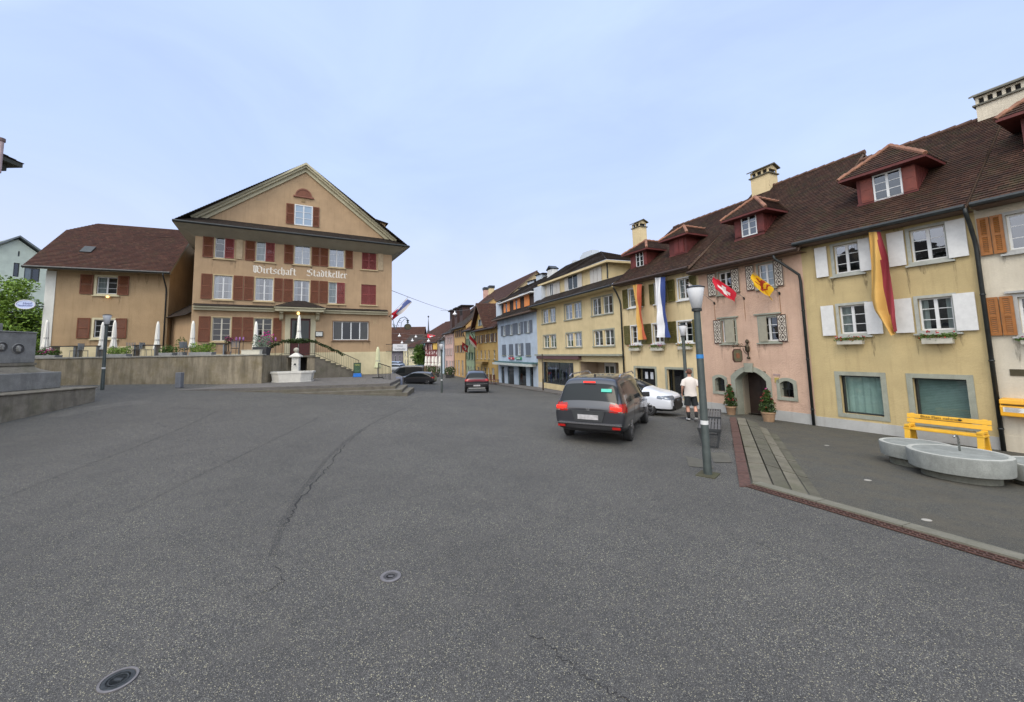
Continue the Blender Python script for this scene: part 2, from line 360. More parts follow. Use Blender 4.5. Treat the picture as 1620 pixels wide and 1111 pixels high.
# ------------------------------------------------------------------ house builder
def WM():
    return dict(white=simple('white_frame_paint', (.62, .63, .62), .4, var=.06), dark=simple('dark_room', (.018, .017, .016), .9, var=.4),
                glass=glass(), stone=stonem('sandstone_surround', (.30, .31, .25), .15, .2, dark=.35), curt=simple('white_curtain', (.55, .55, .53), .9, var=.12, scale=3),
                wood=simple('brown_shutter_wood', (.22, .09, .02), .6, var=.25), zinc=simple('dark_zinc', (.03, .034, .034), .45, .4, var=.3),
                copper=simple('dark_gutter', (.045, .028, .02), .5, .3, var=.3))
W = WM()
class House:
    def __init__(s, name, label, P0, P1, zb, cat='house', group=None, lod=0):
        s.F = Fr(P0, P1); s.zb = zb; s.lod = lod
        s.t = thing(name, label, cat, (P0.x, P0.y, zb), s.F.rz, group); s.holes = []; s.rev = .14; s.st = []
    def B(s, mb, name, mats, parent=None, **k):
        """mb is in facade coordinates with absolute z"""
        mb.v = [(a, b, c-s.zb) for a, b, c in mb.v]
        return mb.build(name, mats, parent or s.t, **k)
    def wall(s, mat, z1, depth=8, x0=0, x1=None, plinth=None, plinthm=None, gable=None, z0=None):
        x1 = s.F.L if x1 is None else x1; z0 = s.zb-.6 if z0 is None else z0
        mb = MB(); xs = sorted({x0, x1, *[h[0] for h in s.holes], *[h[1] for h in s.holes]}); zs = sorted({z0, z1, *[h[2] for h in s.holes], *[h[3] for h in s.holes]})
        xs = [x for x in xs if x0 <= x <= x1]; zs = [z for z in zs if z0 <= z <= z1]
        for i in range(len(xs)-1):
            for j in range(len(zs)-1):
                cx, cz = (xs[i]+xs[i+1])/2, (zs[j]+zs[j+1])/2
                if any(h[0] < cx < h[1] and h[2] < cz < h[3] for h in s.holes): continue
                mb.face([(xs[i], 0, zs[j]), (xs[i+1], 0, zs[j]), (xs[i+1], 0, zs[j+1]), (xs[i], 0, zs[j+1])])
        for a, b, c, d in s.holes:
            r = s.rev
            for q in ([(a,0,c),(b,0,c),(b,r,c),(a,r,c)], [(a,r,d),(b,r,d),(b,0,d),(a,0,d)], [(a,0,c),(a,r,c),(a,r,d),(a,0,d)], [(b,0,d),(b,r,d),(b,r,c),(b,0,c)]): mb.face(q)
        g = gable  # (yr, zr): ridge
        side = [(0, z0), (0, z1)] + ([(g[0], g[1])] if g else []) + [(depth, z1), (depth, z0)]
        for x in (x0, x1): mb.face([(x, a, b) for a, b in side])
        mb.face([(x0, depth, z0), (x1, depth, z0), (x1, depth, z1), (x0, depth, z1)])
        rs = random.Random(int(abs(x1)*100)); mb.mat(1)
        def strk(xa, w_, z, h): mb.face([(xa-w_/2, -.003, z), (xa+w_/2, -.003, z), (xa+w_*.32, -.003, z-h*.6), (xa, -.003, z-h), (xa-w_*.3, -.003, z-h*.6)])
        for a, b, z in s.st:
            for e in (a+.03, b-.03): strk(e+rs.uniform(-.02, .02), rs.uniform(.07, .14), z, rs.uniform(.35, 1.0))
            for _ in range(2): strk(rs.uniform(a, b), rs.uniform(.05, .3), z, rs.uniform(.2, .6))
        if s.st:
            for _ in range(int(x1-x0)): strk(rs.uniform(x0+.3, x1-.3), rs.uniform(.1, .4), z1-.15, rs.uniform(.4, 1.2))
        o = s.B(mb, 'wall', [mat, streakm()])
        if plinth:
            p = MB(); 
            segs = [(x0, x1)]
            for h in s.holes:
                if h[2] < plinth:
                    segs = [q for a, b in segs for q in ((a, min(b, h[0]-.01)), (max(a, h[1]+.01), b)) if q[1]-q[0] > .02]
            for a, b in segs: s.B(MB().box(a, b, -.025, -.001, z0, plinth), 'plinth', plinthm)
        return o
    def window(s, r, cas=2, rows=3, fm=None, sur=0, surm=None, sill=.04, curtain=None, rev=None, mt=.022, glassm=None, fr=.05, room=True, hole=True, name='window', lintel=0, parent=None):
        x0, x1, z0, z1 = r; rev = s.rev if rev is None else rev; fm = fm or W['white']
        if hole: s.holes.append(r)
        mb = MB(); y = rev-.05
        mb.box(x0, x0+fr, y, y+.06, z0, z1).box(x1-fr, x1, y, y+.06, z0, z1).box(x0+fr, x1-fr, y, y+.06, z0, z0+fr).box(x0+fr, x1-fr, y, y+.06, z1-fr, z1)
        wc = (x1-x0)/cas
        for i in range(1, cas): c = x0+wc*i; mb.box(c-fr*.8, c+fr*.8, y-.006, y+.05, z0+fr, z1-fr)
        if rows > 1 and mt:
            for i in range(cas):
                for j in range(1, rows):
                    z = z0 + (z1-z0)*j/rows; mb.box(x0+wc*i+fr*.9, x0+wc*(i+1)-fr*.9, y+.01, y+.035, z-mt/2, z+mt/2)
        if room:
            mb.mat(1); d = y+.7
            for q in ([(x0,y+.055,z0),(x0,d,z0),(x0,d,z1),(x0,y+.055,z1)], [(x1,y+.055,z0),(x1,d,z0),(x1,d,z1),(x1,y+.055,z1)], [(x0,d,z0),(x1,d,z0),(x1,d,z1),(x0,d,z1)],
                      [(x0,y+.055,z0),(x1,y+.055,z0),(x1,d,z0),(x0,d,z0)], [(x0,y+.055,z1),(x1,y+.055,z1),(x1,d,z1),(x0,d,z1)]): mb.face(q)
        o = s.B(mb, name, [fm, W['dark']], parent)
        sub = o if parent is None else parent
        def C(m, n, mt_): 
            return s.B(m, n, mt_, sub)
        g = MB(); g.face([(x0+fr, y+.02, z0+fr), (x1-fr, y+.02, z0+fr), (x1-fr, y+.02, z1-fr), (x0+fr, y+.02, z1-fr)]); C(g, 'pane', glassm or W['glass'])
        if curtain:
            c = MB(); yy = y+.09
            if curtain in ('sides', 'full', 'half'):
                spans = {'sides': [(x0, x0+(x1-x0)*.24), (x1-(x1-x0)*.24, x1)], 'full': [(x0, x1)], 'half': [(x0, x0+(x1-x0)*.46)]}[curtain]
                for a, b in spans:
                    k = max(4, int((b-a)/.06)); P = [(a+(b-a)*i/k, yy+.02*math.sin(i*1.9)) for i in range(k+1)]
                    for i in range(k): c.face([(P[i][0], P[i][1], z0), (P[i+1][0], P[i+1][1], z0), (P[i+1][0], P[i+1][1], z1), (P[i][0], P[i][1], z1)])
                C(c, 'curtain', W['curt'])
            elif curtain[:5] == 'blind':
                f = float(curtain[5:] or 1); zt = z1-(z1-z0)*f; k = int((z1-zt)/.05)
                for i in range(k): z = z1-.05*(i+1); c.face([(x0, yy, z), (x1, yy, z), (x1, yy+.02, z+.045), (x0, yy+.02, z+.045)])
                C(c, 'blind', simple('grey_blind', (.33, .35, .34), .6, var=.1))
        if sur:
            q = MB(); p = -.022; e = 0.0
            q.box(x0-sur, x0-e, p, .02, z0-sur, z1+sur).box(x1+e, x1+sur, p, .02, z0-sur, z1+sur).box(x0-e, x1+e, p, .02, z1+e, z1+sur).box(x0-e, x1+e, p, .02, z0-sur, z0-e)
            C(q, 'surround', surm or W['stone'])
        if sill:
            q = MB().box(x0-sur-.06, x1+sur+.06, -.1, rev-.055, z0-sur-.055, z0-sur-.002 if sur else z0-.002)
            if not sur: pass
            C(q, 'sill', surm or W['stone'])
        if sill and not s.lod: s.st.append((x0-sur-.06, x1+sur+.06, z0-sur-.06))
        if lintel:
            C(MB().box(x0-sur-.1, x1+sur+.1, -.09, -.001, z1+sur+.03, z1+sur+.09), 'lintel', surm or W['stone'])
        return o
    def shutter(s, x0, x1, z0, z1, mat, style='louver', y=-.03, th=.035, ang=0, label=None, pitch=.055):
        mb = MB(); b = .06; w_ = x1-x0; h = z1-z0
        if style == 'louver':
            mb.box(0, b, 0, th, 0, h).box(w_-b, w_, 0, th, 0, h).box(b, w_-b, 0, th, 0, b).box(b, w_-b, 0, th, h-b, h).box(b, w_-b, 0, th, h*.5-b/2, h*.5+b/2)
            k = max(2, int((h-2*b)/pitch))
            for i in range(k):
                z = b + (h-2*b)*(i+.5)/k
                if abs(z-h*.5) < b*.6: continue
                n = len(mb.v); mb.face([(b, th*.1, z-pitch*.42), (w_-b, th*.1, z-pitch*.42), (w_-b, th*.9, z+pitch*.42), (b, th*.9, z+pitch*.42)])
        elif style == 'board':
            k = max(2, round(w_/.13))
            for i in range(k): mb.box(w_*i/k+.003, w_*(i+1)/k-.003, 0, th*.8, 0, h)
            mb.box(.03, w_-.03, -.0+th*.8, th*1.2, h*.12, h*.2).box(.03, w_-.03, th*.8, th*1.2, h*.8, h*.88)
        else:
            mb.box(0, w_, 0, th, 0, h)
            if style == 'panel':
                for q in ((.07, w_-.07, .07, h*.48), (.07, w_-.07, h*.54, h-.07)):
                    mb.box(q[0], q[1], -.008, 0, q[2], q[3])
        # hardware pin
        ca, sa = math.cos(ang), math.sin(ang)
        yb = y-th if ang == 0 else y
        mb.v = [(x0 + a*ca - (bb)*sa, yb + a*sa + bb*ca, z0+c) for a, bb, c in mb.v]
        o = s.B(mb, 'shutter', mat)
        if label: o['label'] = label
        return o
    def shutters(s, r, mat, wl=None, wr=None, **k):
        x0, x1, z0, z1 = r; w_ = (x1-x0)/2
        if wl != 0: s.shutter(x0-(wl or w_)-.03, x0-.03, z0-.02, z1+.02, mat, **k)
        if wr != 0: s.shutter(x1+.03, x1+.03+(wr or w_), z0-.02, z1+.02, mat, **k)
    def roof(s, x0, x1, ze, ov, yr, zr, mat, step=.17, soffm=None, gutter=None, vl=.12, vr=.12, hipl=0, hipr=0, back=True, th=.14):
        """gable roof: eave edge at y=-ov z=ze, ridge at (yr, zr)"""
        mb = MB(); a = (x0-vl, -ov, ze); b = (x1+vr, -ov, ze); c = (x1+vr-hipr, yr, zr); d = (x0-vl+hipl, yr, zr)
        mb.slope(a, b, c, d, step)
        ys = 2*yr+ov
        if back: mb.slope((b[0], ys, ze), (a[0], ys, ze), d, c, .5)
        if hipl: mb.slope((a[0], ys, ze), a, d, d, step)
        if hipr: mb.slope(b, (b[0], ys, ze), c, c, step)
        mb.mat(1); n = Vector((0, -(zr-ze), yr+ov)).normalized()*th
        for (e, f, hip) in ((a, d, hipl), (b, c, hipr)):
            if hip: continue
            e2 = (e[0], e[1]+.0, e[2]-th); f2 = (f[0], f[1], f[2]-th)
            mb.face([e, f, f2, e2]); g2 = (e[0], ys, ze)
            mb.face([f, g2, (g2[0], ys, ze-th), f2])
        mb.face([(a[0], a[1], ze), (b[0], b[1], ze), (b[0], b[1], ze-th), (a[0], a[1], ze-th)])
        mb.face([(a[0], -ov, ze-th), (b[0], -ov, ze-th), (b[0], .0, ze-th), (a[0], .0, ze-th)])
        # capping tiles on the ridge
        mb.mat(0)
        s.rf = s.B(mb, 'roof', [mat, soffm or W['copper']])
        rb = MB(); k = max(1, int((c[0]-d[0])/.38))
        for i in range(k):
            xa = d[0]+(c[0]-d[0])*i/k; xb = d[0]+(c[0]-d[0])*(i+1)/k
            rb.tube([(xa, yr, zr-.02), (xb+.03, yr, zr-.005)], [.095, .115], 8)
        s.B(rb, 'ridge_tiles', ridge_old, s.rf)
        if gutter:
            g = MB(); g.tube([(a[0]+.02, -ov-.06, ze-.05), (b[0]-.02, -ov-.06, ze-.05)], .075, 8); s.B(g, 'gutter', gutter)
        return s.rf
    def pipe(s, x, z0, z1, ov, mat=None, top_x=None):
        p = MB(); tx = x if top_x is None else top_x
        p.tube([(tx, -ov-.06, z1-.1), (tx, -ov-.03, z1-.25), (tx+(x-tx)*.4, -ov*.7, z1-.55), (x, -.16, z1-1.0), (x, -.1, z1-1.25), (x, -.1, z0)], .05, 8)
        for z in np.arange(z0+.6, z1-1.3, 1.9): p.tube([(x, -.1, z), (x, -.1, z+.05)], .062, 8)
        s.B(p, 'downpipe', mat or W['zinc'], smooth=True)
    def chimney(s, x, y, z0, z1, w_=.55, d=.45, mat=None, cap='gable', windows=3, capm=None):
        """rendered chimney with a small tiled hood"""
        mb = MB(); mb.box(x-w_/2, x+w_/2, y-d/2, y+d/2, z0-1.2, z1-.28*0-.55)
        o = s.B(mb, 'chimney', mat, s.rf)
        h = MB(); hz = z1-.55
        h.box(x-w_/2-.07, x+w_/2+.07, y-d/2-.07, y+d/2+.07, hz, hz+.06)
        h.mat(1); k = windows+1; 
        for i in range(k): xx = x-w_/2+(w_-.08)*i/(k-1); h.box(xx, xx+.08, y-d/2, y-d/2+.07, hz+.06, hz+.28).box(xx, xx+.08, y+d/2-.07, y+d/2, hz+.06, hz+.28)
        h.box(x-w_/2, x+w_/2, y-d/2, y+d/2, hz+.28, hz+.36)
        h.mat(2); h.box(x-w_/2+.09, x+w_/2-.09, y-d/2+.09, y+d/2-.09, hz+.06, hz+.28)
        h.mat(0); e = .12
        h.prism([(y-d/2-e, hz+.34), (y, z1), (y+d/2+e, hz+.34), (y+d/2+e, hz+.40), (y, z1+.07), (y-d/2-e, hz+.40)], x-w_/2-e, x+w_/2+e, 'x')
        h.mat(1); h.prism([(y-d/2+.01, hz+.34), (y, z1), (y+d/2-.01, hz+.34)], x-w_/2, x+w_/2, 'x')
        s.B(h, 'chimney_hood', [capm or simple('mossy_lid', (.10, .09, .06), .9, var=.4), mat, W['dark']], s.rf)
    def dormer(s, x0, x1, yf, zb, zt, slope, wallm, roofm, win=None, shut=None, ov=.4, pitch=.75, closed=False, shm=None, hip=1):
        """slope: function y -> z of the main roof. Box dormer with hipped roof"""
        ysl = lambda z: (z-slope[1])/((slope[3]-slope[1])/(slope[2]-slope[0])) + slope[0]
        yb = ysl(zt); mb = MB()
        mb.face([(x0, yf, zb), (x1, yf, zb), (x1, yf, zt), (x0, yf, zt)])
        for x in (x0, x1): mb.face([(x, yf, zb-.1), (x, yf, zt), (x, yb+.3, zt), (x, yb, zt-.15)])
        k = max(2, int((yb-yf)/.14))
        for x, sg in ((x0, -1), (x1, 1)):
            for i in range(k):
                y = yf+(yb-yf)*(i+.5)/k; zs = slope[1]+(y-slope[0])*(slope[3]-slope[1])/(slope[2]-slope[0])
                if zt-zs > .05: mb.box(x, x+sg*.012, y-.008, y+.008, zs, zt)
        mb.box(x0-.03, x1+.03, yf-.03, yf+.02, zb-.02, zb+.05)
        d = s.B(mb, 'dormer', wallm)
        hw = (x1-x0)/2+ov; xc = (x0+x1)/2; e = hw*hip; zp = zt-.05+e*pitch/hip*1.0; yp = yf-ov+e; zl = zt-.05
        ybk = ysl(zp)+.1; ybe = ysl(zl)+.25
        r = MB(); A = (x0-ov, yf-ov, zl); Bq = (x1+ov, yf-ov, zl); Pk = (xc, yp, zp)
        r.slope(A, Bq, Pk, Pk, .15); r.slope(Bq, (x1+ov, ybe, zl), (xc, ybk, zp), Pk, .15); r.slope((x0-ov, ybe, zl), A, Pk, (xc, ybk, zp), .15)
        r.mat(1); th = .09
        r.face([A, Bq, (Bq[0], Bq[1], zl-th), (A[0], A[1], zl-th)]); r.face([Bq, (x1+ov, ybe, zl), (x1+ov, ybe, zl-th), (Bq[0], Bq[1], zl-th)]); r.face([A, (x0-ov, ybe, zl), (x0-ov, ybe, zl-th), (A[0], A[1], zl-th)])
        r.face([(A[0], A[1], zl-th), (Bq[0], Bq[1], zl-th), (x1+ov, ybe, zl-th), (x0-ov, ybe, zl-th)])
        s.B(r, 'dormer_roof', [roofm, wallm], d)
        rt = MB()
        for q0, q1 in ((A, Pk), (Bq, Pk), (Pk, (xc, ybk, zp))):
            q0 = Vector(q0); q1 = Vector(q1); k = max(2, int((q1-q0).length/.3))
            for i in range(k): rt.tube([q0.lerp(q1, i/k)+Vector((0, 0, .01)), q0.lerp(q1, (i+1)/k)+Vector((0, 0, .03))], [.07, .085], 7)
        s.B(rt, 'ridge_tiles', ridge_mat, d)
        if win:
            a, b, c, e2 = win
            w_ = MB(); fr = .05; y = yf-.03
            w_.box(a-.05, b+.05, y, yf-.002, c-.05, c).box(a-.05, b+.05, y, yf-.002, e2, e2+.05).box(a-.05, a, y, yf-.002, c, e2).box(b, b+.05, y, yf-.002, c, e2)
            w_.box((a+b)/2-.035, (a+b)/2+.035, y, yf-.004, c, e2)
            for j in (1, 2): z = c+(e2-c)*j/3; w_.box(a, b, y+.008, yf-.006, z-.011, z+.011)
            w_.mat(1).face([(a, yf-.012, c), (b, yf-.012, c), (b, yf-.012, e2), (a, yf-.012, e2)])
            w_.mat(2).face([(a, yf-.004, c), (b, yf-.004, c), (b, yf-.004, e2), (a, yf-.004, e2)])
            if not closed: s.B(w_, 'window', [W['white'], glass(), W['dark']], d)
            sw = (b-a)/2
            for q in ([(a-sw-.06, a-.06), (b+.06, b+sw+.06)] if not closed else [(a, (a+b)/2-.01), ((a+b)/2+.01, b)]):
                h = MB(); q0, q1 = q; hh = e2-c
                h.box(q0, q1, yf-.05, yf-.006, c, e2); h.box(q0+.05, q1-.05, yf-.058, yf-.05, c+.06, c+hh*.47).box(q0+.05, q1-.05, yf-.058, yf-.05, c+hh*.53, e2-.06)
                s.B(h, 'shutter', shm or wallm, d)
        return d
ridge_old = simple('old_ridge_tile', (.10, .05, .032), .85, var=.45, scale=2.5, bmp=.3)
ridge_mat = simple('terracotta_ridge_tile', (.22, .10, .058), .8, var=.45, scale=2.5, bmp=.3)
TILE_A = tiles('old_brown_roof_tiles', [(.050, .022, .014), (.082, .036, .021), (.036, .02, .014), (.115, .06, .038), (.062, .029, .019)], .55)
TILE_B = tiles('red_brown_roof_tiles', [(.070, .026, .017), (.095, .038, .024), (.05, .022, .016), (.12, .056, .036)], .3)
TILE_C = tiles('dark_grey_roof_tiles', [(.05, .038, .032), (.07, .05, .04), (.04, .034, .03), (.09, .065, .05)], .4)
RED_W = simple('oxblood_boards', (.10, .018, .014), .65, var=.3, scale=3, bmp=.2)
# ------------------------------------------------------------------ plan of the right-hand row, from near to far
P_b0 = Vector((13.27, 14.3)); 
P_bk = chain(P_b0, 465, 1569); P_bp = chain(P_b0, 465, 1281)      # beige house right end and left end
P_rr = P_b0 + (P_bk-P_b0).normalized()*9.5                         # far right end, out of frame
P_pw = chain(P_bp, 500, 1112.5); P_wc = chain(P_pw, 505, 987); P_cb = chain(P_wc, 550, 850.5)
P_bo = chain(P_cb, 577, 788); P_og = chain(P_bo, 565, 752); P_go = chain(P_og, 568, 737.5); P_op = chain(P_go, 572, 719)
P_pb = chain(P_op, 572, 704); P_bh = chain(P_pb, 575, 692)
# ------------------------------------------------------------------ ground sheets
def asphalt(name, c, speck=.5, big=1.0, warm=0):
    if name in MATS: return MATS[name]
    m, t, b = nodes_of(name); tcn = t.nodes.new('ShaderNodeTexCoord'); v = tcn.outputs['Object']
    def vor(scale, feat='F1', out_='Color'):
        n = t.nodes.new('ShaderNodeTexVoronoi'); n.inputs['Scale'].default_value = scale; n.feature = feat; t.links.new(v, n.inputs['Vector']); return n
    v1 = vor(230); v2 = vor(150); s1 = t.nodes.new('ShaderNodeSeparateColor'); lk(t, v1.outputs['Color'], s1.inputs[0])
    s2 = t.nodes.new('ShaderNodeSeparateColor'); lk(t, v2.outputs['Color'], s2.inputs[0])
    n1 = noise(t, .35, 6, .6); n2 = noise(t, 2.2, 7, .65); n3 = noise(t, 9, 4, .6)
    base = mixc(t, ramp(t, s1.outputs[0], [(0, 0), (1, 1)]), mul(c, .35), mul(c, 1.25))
    col = mixc(t, ramp(t, s1.outputs[1], [(.86, 0), (.92, 1)]), base, mul((.36, .35, .31), speck*2))
    col = mixc(t, ramp(t, s2.outputs[0], [(.95, 0), (.965, 1)]), col, mul((.58, .53, .36), speck*2))
    col = mixc(t, ramp(t, s2.outputs[1], [(.86, 0), (.9, .8)]), col, (.015, .015, .017))
    col = mixc(t, ramp(t, n1, [(.35, .0), (.68, .45)]), col, mul(c, .55))
    col = mixc(t, ramp(t, n2, [(.45, .0), (.72, .30)]), col, mul((c[0]*1.5, c[1]*1.45, c[2]*1.35), 1))
    col = mixc(t, ramp(t, n3, [(.55, .0), (.75, .2)]), col, mul(c, .5))
    n5 = noise(t, .9, 8, .75); col = mixc(t, ramp(t, n5, [(.60, .0), (.68, .32)]), col, mul(c, .38))
    if warm: col = mixc(t, ramp(t, n2, [(.4, 0), (.65, warm)]), col, (.09, .075, .05))
    lk(t, col, b.inputs['Base Color']); b.inputs['Roughness'].default_value = .88; b.inputs['Specular IOR Level'].default_value = .35
    bump(t, b, v1.outputs['Distance'], .55, .008); MATS[name] = m; return m
ROAD = asphalt('square_asphalt', (.080, .077, .073), .37)
PLAZA = asphalt('lower_plaza_asphalt', (.082, .079, .066), .22, warm=.45)
PAVE = asphalt('pavement_asphalt', (.14, .128, .12), .35)
KERB = stonem('kerb_granite', (.17, .16, .125), .2, .4, moss=.2, dark=.3)
STEP = stonem('step_stone', (.14, .125, .10), .25, .5, moss=.45, dark=.6, scale=2)
CONC = stonem('weathered_concrete', (.30, .255, .18), .3, .45, moss=.55, scale=1.2, dark=.85, mossc=(.13, .10, .035), lo=.42)
# lower plaza: its corner, the kerb line and the four steps down to the house doors
KB = on_z(1189, 768, 0); KE = on_z(1620, 893, 0); ld = Vector((KE.x-KB.x, KE.y-KB.y)).normalized(); nd = Vector((-ld.y, ld.x))
if nd.x < 0: nd = -nd
def plz(x, y):
    d = (Vector((x, y))-Vector((KB.x, KB.y))).dot(nd); return -.046*max(0, d)
def on_plz(px, py):
    z = -.3
    for _ in range(20):
        p = on_z(px, py, z); z = plz(p.x, p.y)
    return Vector((p.x, p.y, z))
ST = on_z(1164, 660.5, -.06)      # far end of the strip
stb = [on_z(1189, 768, 0), on_z(1223, 771, -.005), on_z(1251.5, 778, -.01), on_z(1280, 785, -.015), on_z(1303, 791.5, -.02)]
stt = [ST, on_z(1178.6, 662, -.07), on_z(1199, 674, -.17), on_z(1213.7, 683.5, -.27), on_z(1228.5, 690, -.36)]
stt = [s_ for s_ in stt]
wl = Fr(P_bp, P_bk); pl_poly = [KB, ST, Vector((P_pw.x+.3, P_pw.y+.3, 0)), Vector((P_rr.x+2, P_rr.y, 0)), Vector((KB.x+ld.x*16, KB.y+ld.y*16, 0))]
pts = []
xs = list(np.arange(-60, -20, 5)) + list(np.arange(-20, 14, 1.5)) + list(np.arange(14, 60, 5)); ys = list(np.arange(-16, 50, 1.5)) + list(np.arange(50, 140, 6))
def inside(p, poly):
    c = False; j = len(poly)-1
    for i in range(len(poly)):
        a, b_ = poly[i], poly[j]
        if (a.y > p[1]) != (b_.y > p[1]) and p[0] < (b_.x-a.x)*(p[1]-a.y)/(b_.y-a.y)+a.x: c = not c
        j = i
    return c
for x in xs:
    for y in ys:
        pts.append(Vector((x+random.uniform(-.01, .01), y+random.uniform(-.01, .01))))
bd = []
for i in range(len(pl_poly)):
    a, b_ = pl_poly[i], pl_poly[(i+1) % len(pl_poly)]; k = max(1, int((b_-a).length/1.2))
    for j in range(k): q = a.lerp(b_, j/k); bd.append(Vector((q.x, q.y)))
n0 = len(pts); pts += bd; eds = [(n0+i, n0+(i+1) % len(bd)) for i in range(len(bd))]
vo, eo, fo, _, _, _ = geometry.delaunay_2d_cdt(pts, eds, [], 0, 1e-5)
g = MB(); poly2 = bd
g.v = [(p.x, p.y, gz(p.x, p.y)) for p in vo]
def onb(p): return min((Vector(p)-q).length for q in bd) < 1e-4
for f in fo:
    cx = sum((vo[i] for i in f), Vector((0, 0)))/len(f)
    if inside(cx, poly2): continue
    g.f.append(tuple(f)); g.mi.append(0); g.uv.append(None)
# level the rim along the kerb
g.v = [(x, y, (z if not any(abs(x-q.x) < 1e-4 and abs(y-q.y) < 1e-4 for q in bd) else min(z, .0) if y < ST.y+.1 else z)) for x, y, z in g.v]
g.build('road', ROAD, kind='structure')
far = MB(); far.face([(-1500, -1500, -3.2), (1500, -1500, -3.2), (1500, 1500, -3.2), (-1500, 1500, -3.2)]); far.build('ground', simple('far_ground', (.09, .1, .07), .95), kind='structure')
p_ = MB(); nn = 26
def PL(u, v): 
    A = KB + (pl_poly[4]-KB)*u; Bv = Vector((P_pw.x+.5, P_pw.y+.6, 0)).lerp(Vector((P_rr.x+2.5, P_rr.y-1, 0)), u); q = Vector((A.x, A.y, 0)).lerp(Vector((Bv.x, Bv.y, 0)), v); return q
for i in range(nn):
    for j in range(nn):
        q = [PL((i+a)/nn, (j+b_)/nn) for a, b_ in ((0, 0), (1, 0), (1, 1), (0, 1))]
        p_.face([(k.x, k.y, plz(k.x, k.y)-.004) for k in q])
p_.build('lower_plaza', PLAZA, kind='structure')
# steps: each tread one slab
for i in range(4):
    q = MB(); a, b_, c, d = stb[i], stb[i+1], stt[i+1], stt[i]
    top = [(a.x, a.y, a.z), (b_.x, b_.y, a.z), (c.x, c.y, d.z if i == 0 else stt[i].z - (.1 if i else 0)*0), (d.x, d.y, stt[i].z)]
    zt = [stb[i].z, stb[i].z, stt[i].z-.0, stt[i].z]
    if i: zt = [stb[i].z, stb[i].z, stt[i].z, stt[i].z]
    P4 = [Vector((a.x, a.y, zt[0])), Vector((b_.x, b_.y, zt[1])), Vector((c.x, c.y, zt[2])), Vector((d.x, d.y, zt[3]))]
    n_ = 5
    gpx = (P4[1]-P4[0]).normalized()*.035; P4[0] = P4[0]+gpx; P4[3] = P4[3]+gpx
    for k in range(n_):   # joints between stones
        e0, e1 = k/n_+.003, (k+1)/n_-.003
        t = [P4[0].lerp(P4[3], e0), P4[1].lerp(P4[2], e0), P4[1].lerp(P4[2], e1), P4[0].lerp(P4[3], e1)]
        lo = [v-Vector((0, 0, .35)) for v in t]; q.face(t)
        for e in range(4): q.face([t[e], t[(e+1) % 4], lo[(e+1) % 4], lo[e]])
    q.build('step', stonem('step_stone_%s' % 'abab'[i], [(.155, .14, .105), (.105, .097, .072)][i % 2], .25, .5, moss=.4, dark=.6, scale=2), kind='structure', bevel=.012)  # treads alternate paler and darker: shading between steps put into the colour
def ribbon(name, path, w0, w1, z, mat, zf=None, kind='structure'):
    """flat strip along a path, from offset w0 to w1 on its right, following a height function"""
    q = MB(); L_ = []
    for i in range(len(path)):
        a = path[max(0, i-1)]; b_ = path[min(len(path)-1, i+1)]; d = Vector((b_[0]-a[0], b_[1]-a[1])).normalized(); n_ = Vector((d.y, -d.x)); p = Vector(path[i][:2])
        ww0 = w0[i] if isinstance(w0, list) else w0; ww1 = w1[i] if isinstance(w1, list) else w1
        u_, v_ = p+n_*ww0, p+n_*ww1; L_.append(((u_.x, u_.y, (zf or gz)(u_.x, u_.y)+z), (v_.x, v_.y, (zf or gz)(v_.x, v_.y)+z)))
    for i in range(len(L_)-1): q.face([L_[i][0], L_[i][1], L_[i+1][1], L_[i+1][0]])
    return q.build(name, mat, kind=kind)
RUST = simple('rusty_steel', (.085, .042, .031), .75, .1, var=.35, scale=12, bmp=.4)
zero = lambda x, y: 0.0
# drain: channel + slotted grate along the kerb, kerb stones, and the flat rusty strip beside the top step
kp = [KB + Vector((ld.x, ld.y, 0))*s_ for s_ in np.arange(-.02, 13, .5)]
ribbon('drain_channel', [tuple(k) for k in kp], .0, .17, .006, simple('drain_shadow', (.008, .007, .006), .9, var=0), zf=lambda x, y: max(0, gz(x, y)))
gr = MB(); 
nrm = Vector((-nd.x, -nd.y, 0)); l3 = Vector((ld.x, ld.y, 0))
for o_ in (.005, .085, .165): gr.bar(KB+nrm*o_+Vector((0, 0, .016)), KB+nrm*o_+l3*12.5+Vector((0, 0, .016)), .02, .014)
for k in range(178): p0 = KB+l3*(.02+.07*k)+Vector((0, 0, .017)); gr.bar(p0+nrm*.005, p0+nrm*.165, .013, .012)
go = gr.build('drain_grate', RUST); go['kind'] = 'structure'
kq = MB()
for k in range(13):
    a = KB + l3*(k*1.0+.006) + Vector((nd.x, nd.y, 0))*.01; b_ = KB + l3*((k+1)*1.0-.006) + Vector((nd.x, nd.y, 0))*.01; n3 = Vector((nd.x, nd.y, 0))*.26
    up = Vector((0, 0, .045)); dn = Vector((0, 0, -.2)); up2 = Vector((0, 0, .03))
    t = [a+up, b_+up, b_+n3+up2, a+n3+up2]; lo = [v+dn for v in t]; kq.face(t)
    for e in range(4): kq.face([t[e], t[(e+1) % 4], lo[(e+1) % 4], lo[e]])
kq.build('kerb', KERB, kind='structure', bevel=.012)
sq = MB(); a0 = on_z(1170, 770, .012); a1 = on_z(1189, 770, .012); b0 = on_z(1154, 660, -.04); b1 = on_z(1164, 660, -.04)
k_ = 10
for i in range(k_):
    e0, e1 = i/k_+.0015, (i+1)/k_-.0015; t = [a0.lerp(b0, e0), a1.lerp(b1, e0), a1.lerp(b1, e1), a0.lerp(b0, e1)]
    t = [Vector((v.x, v.y, max(v.z, gz(v.x, v.y)+.01))) for v in t]; lo = [v-Vector((0, 0, .05)) for v in t]; sq.face(t)
    for e in range(4): sq.face([t[e], t[(e+1) % 4], lo[(e+1) % 4], lo[e]])
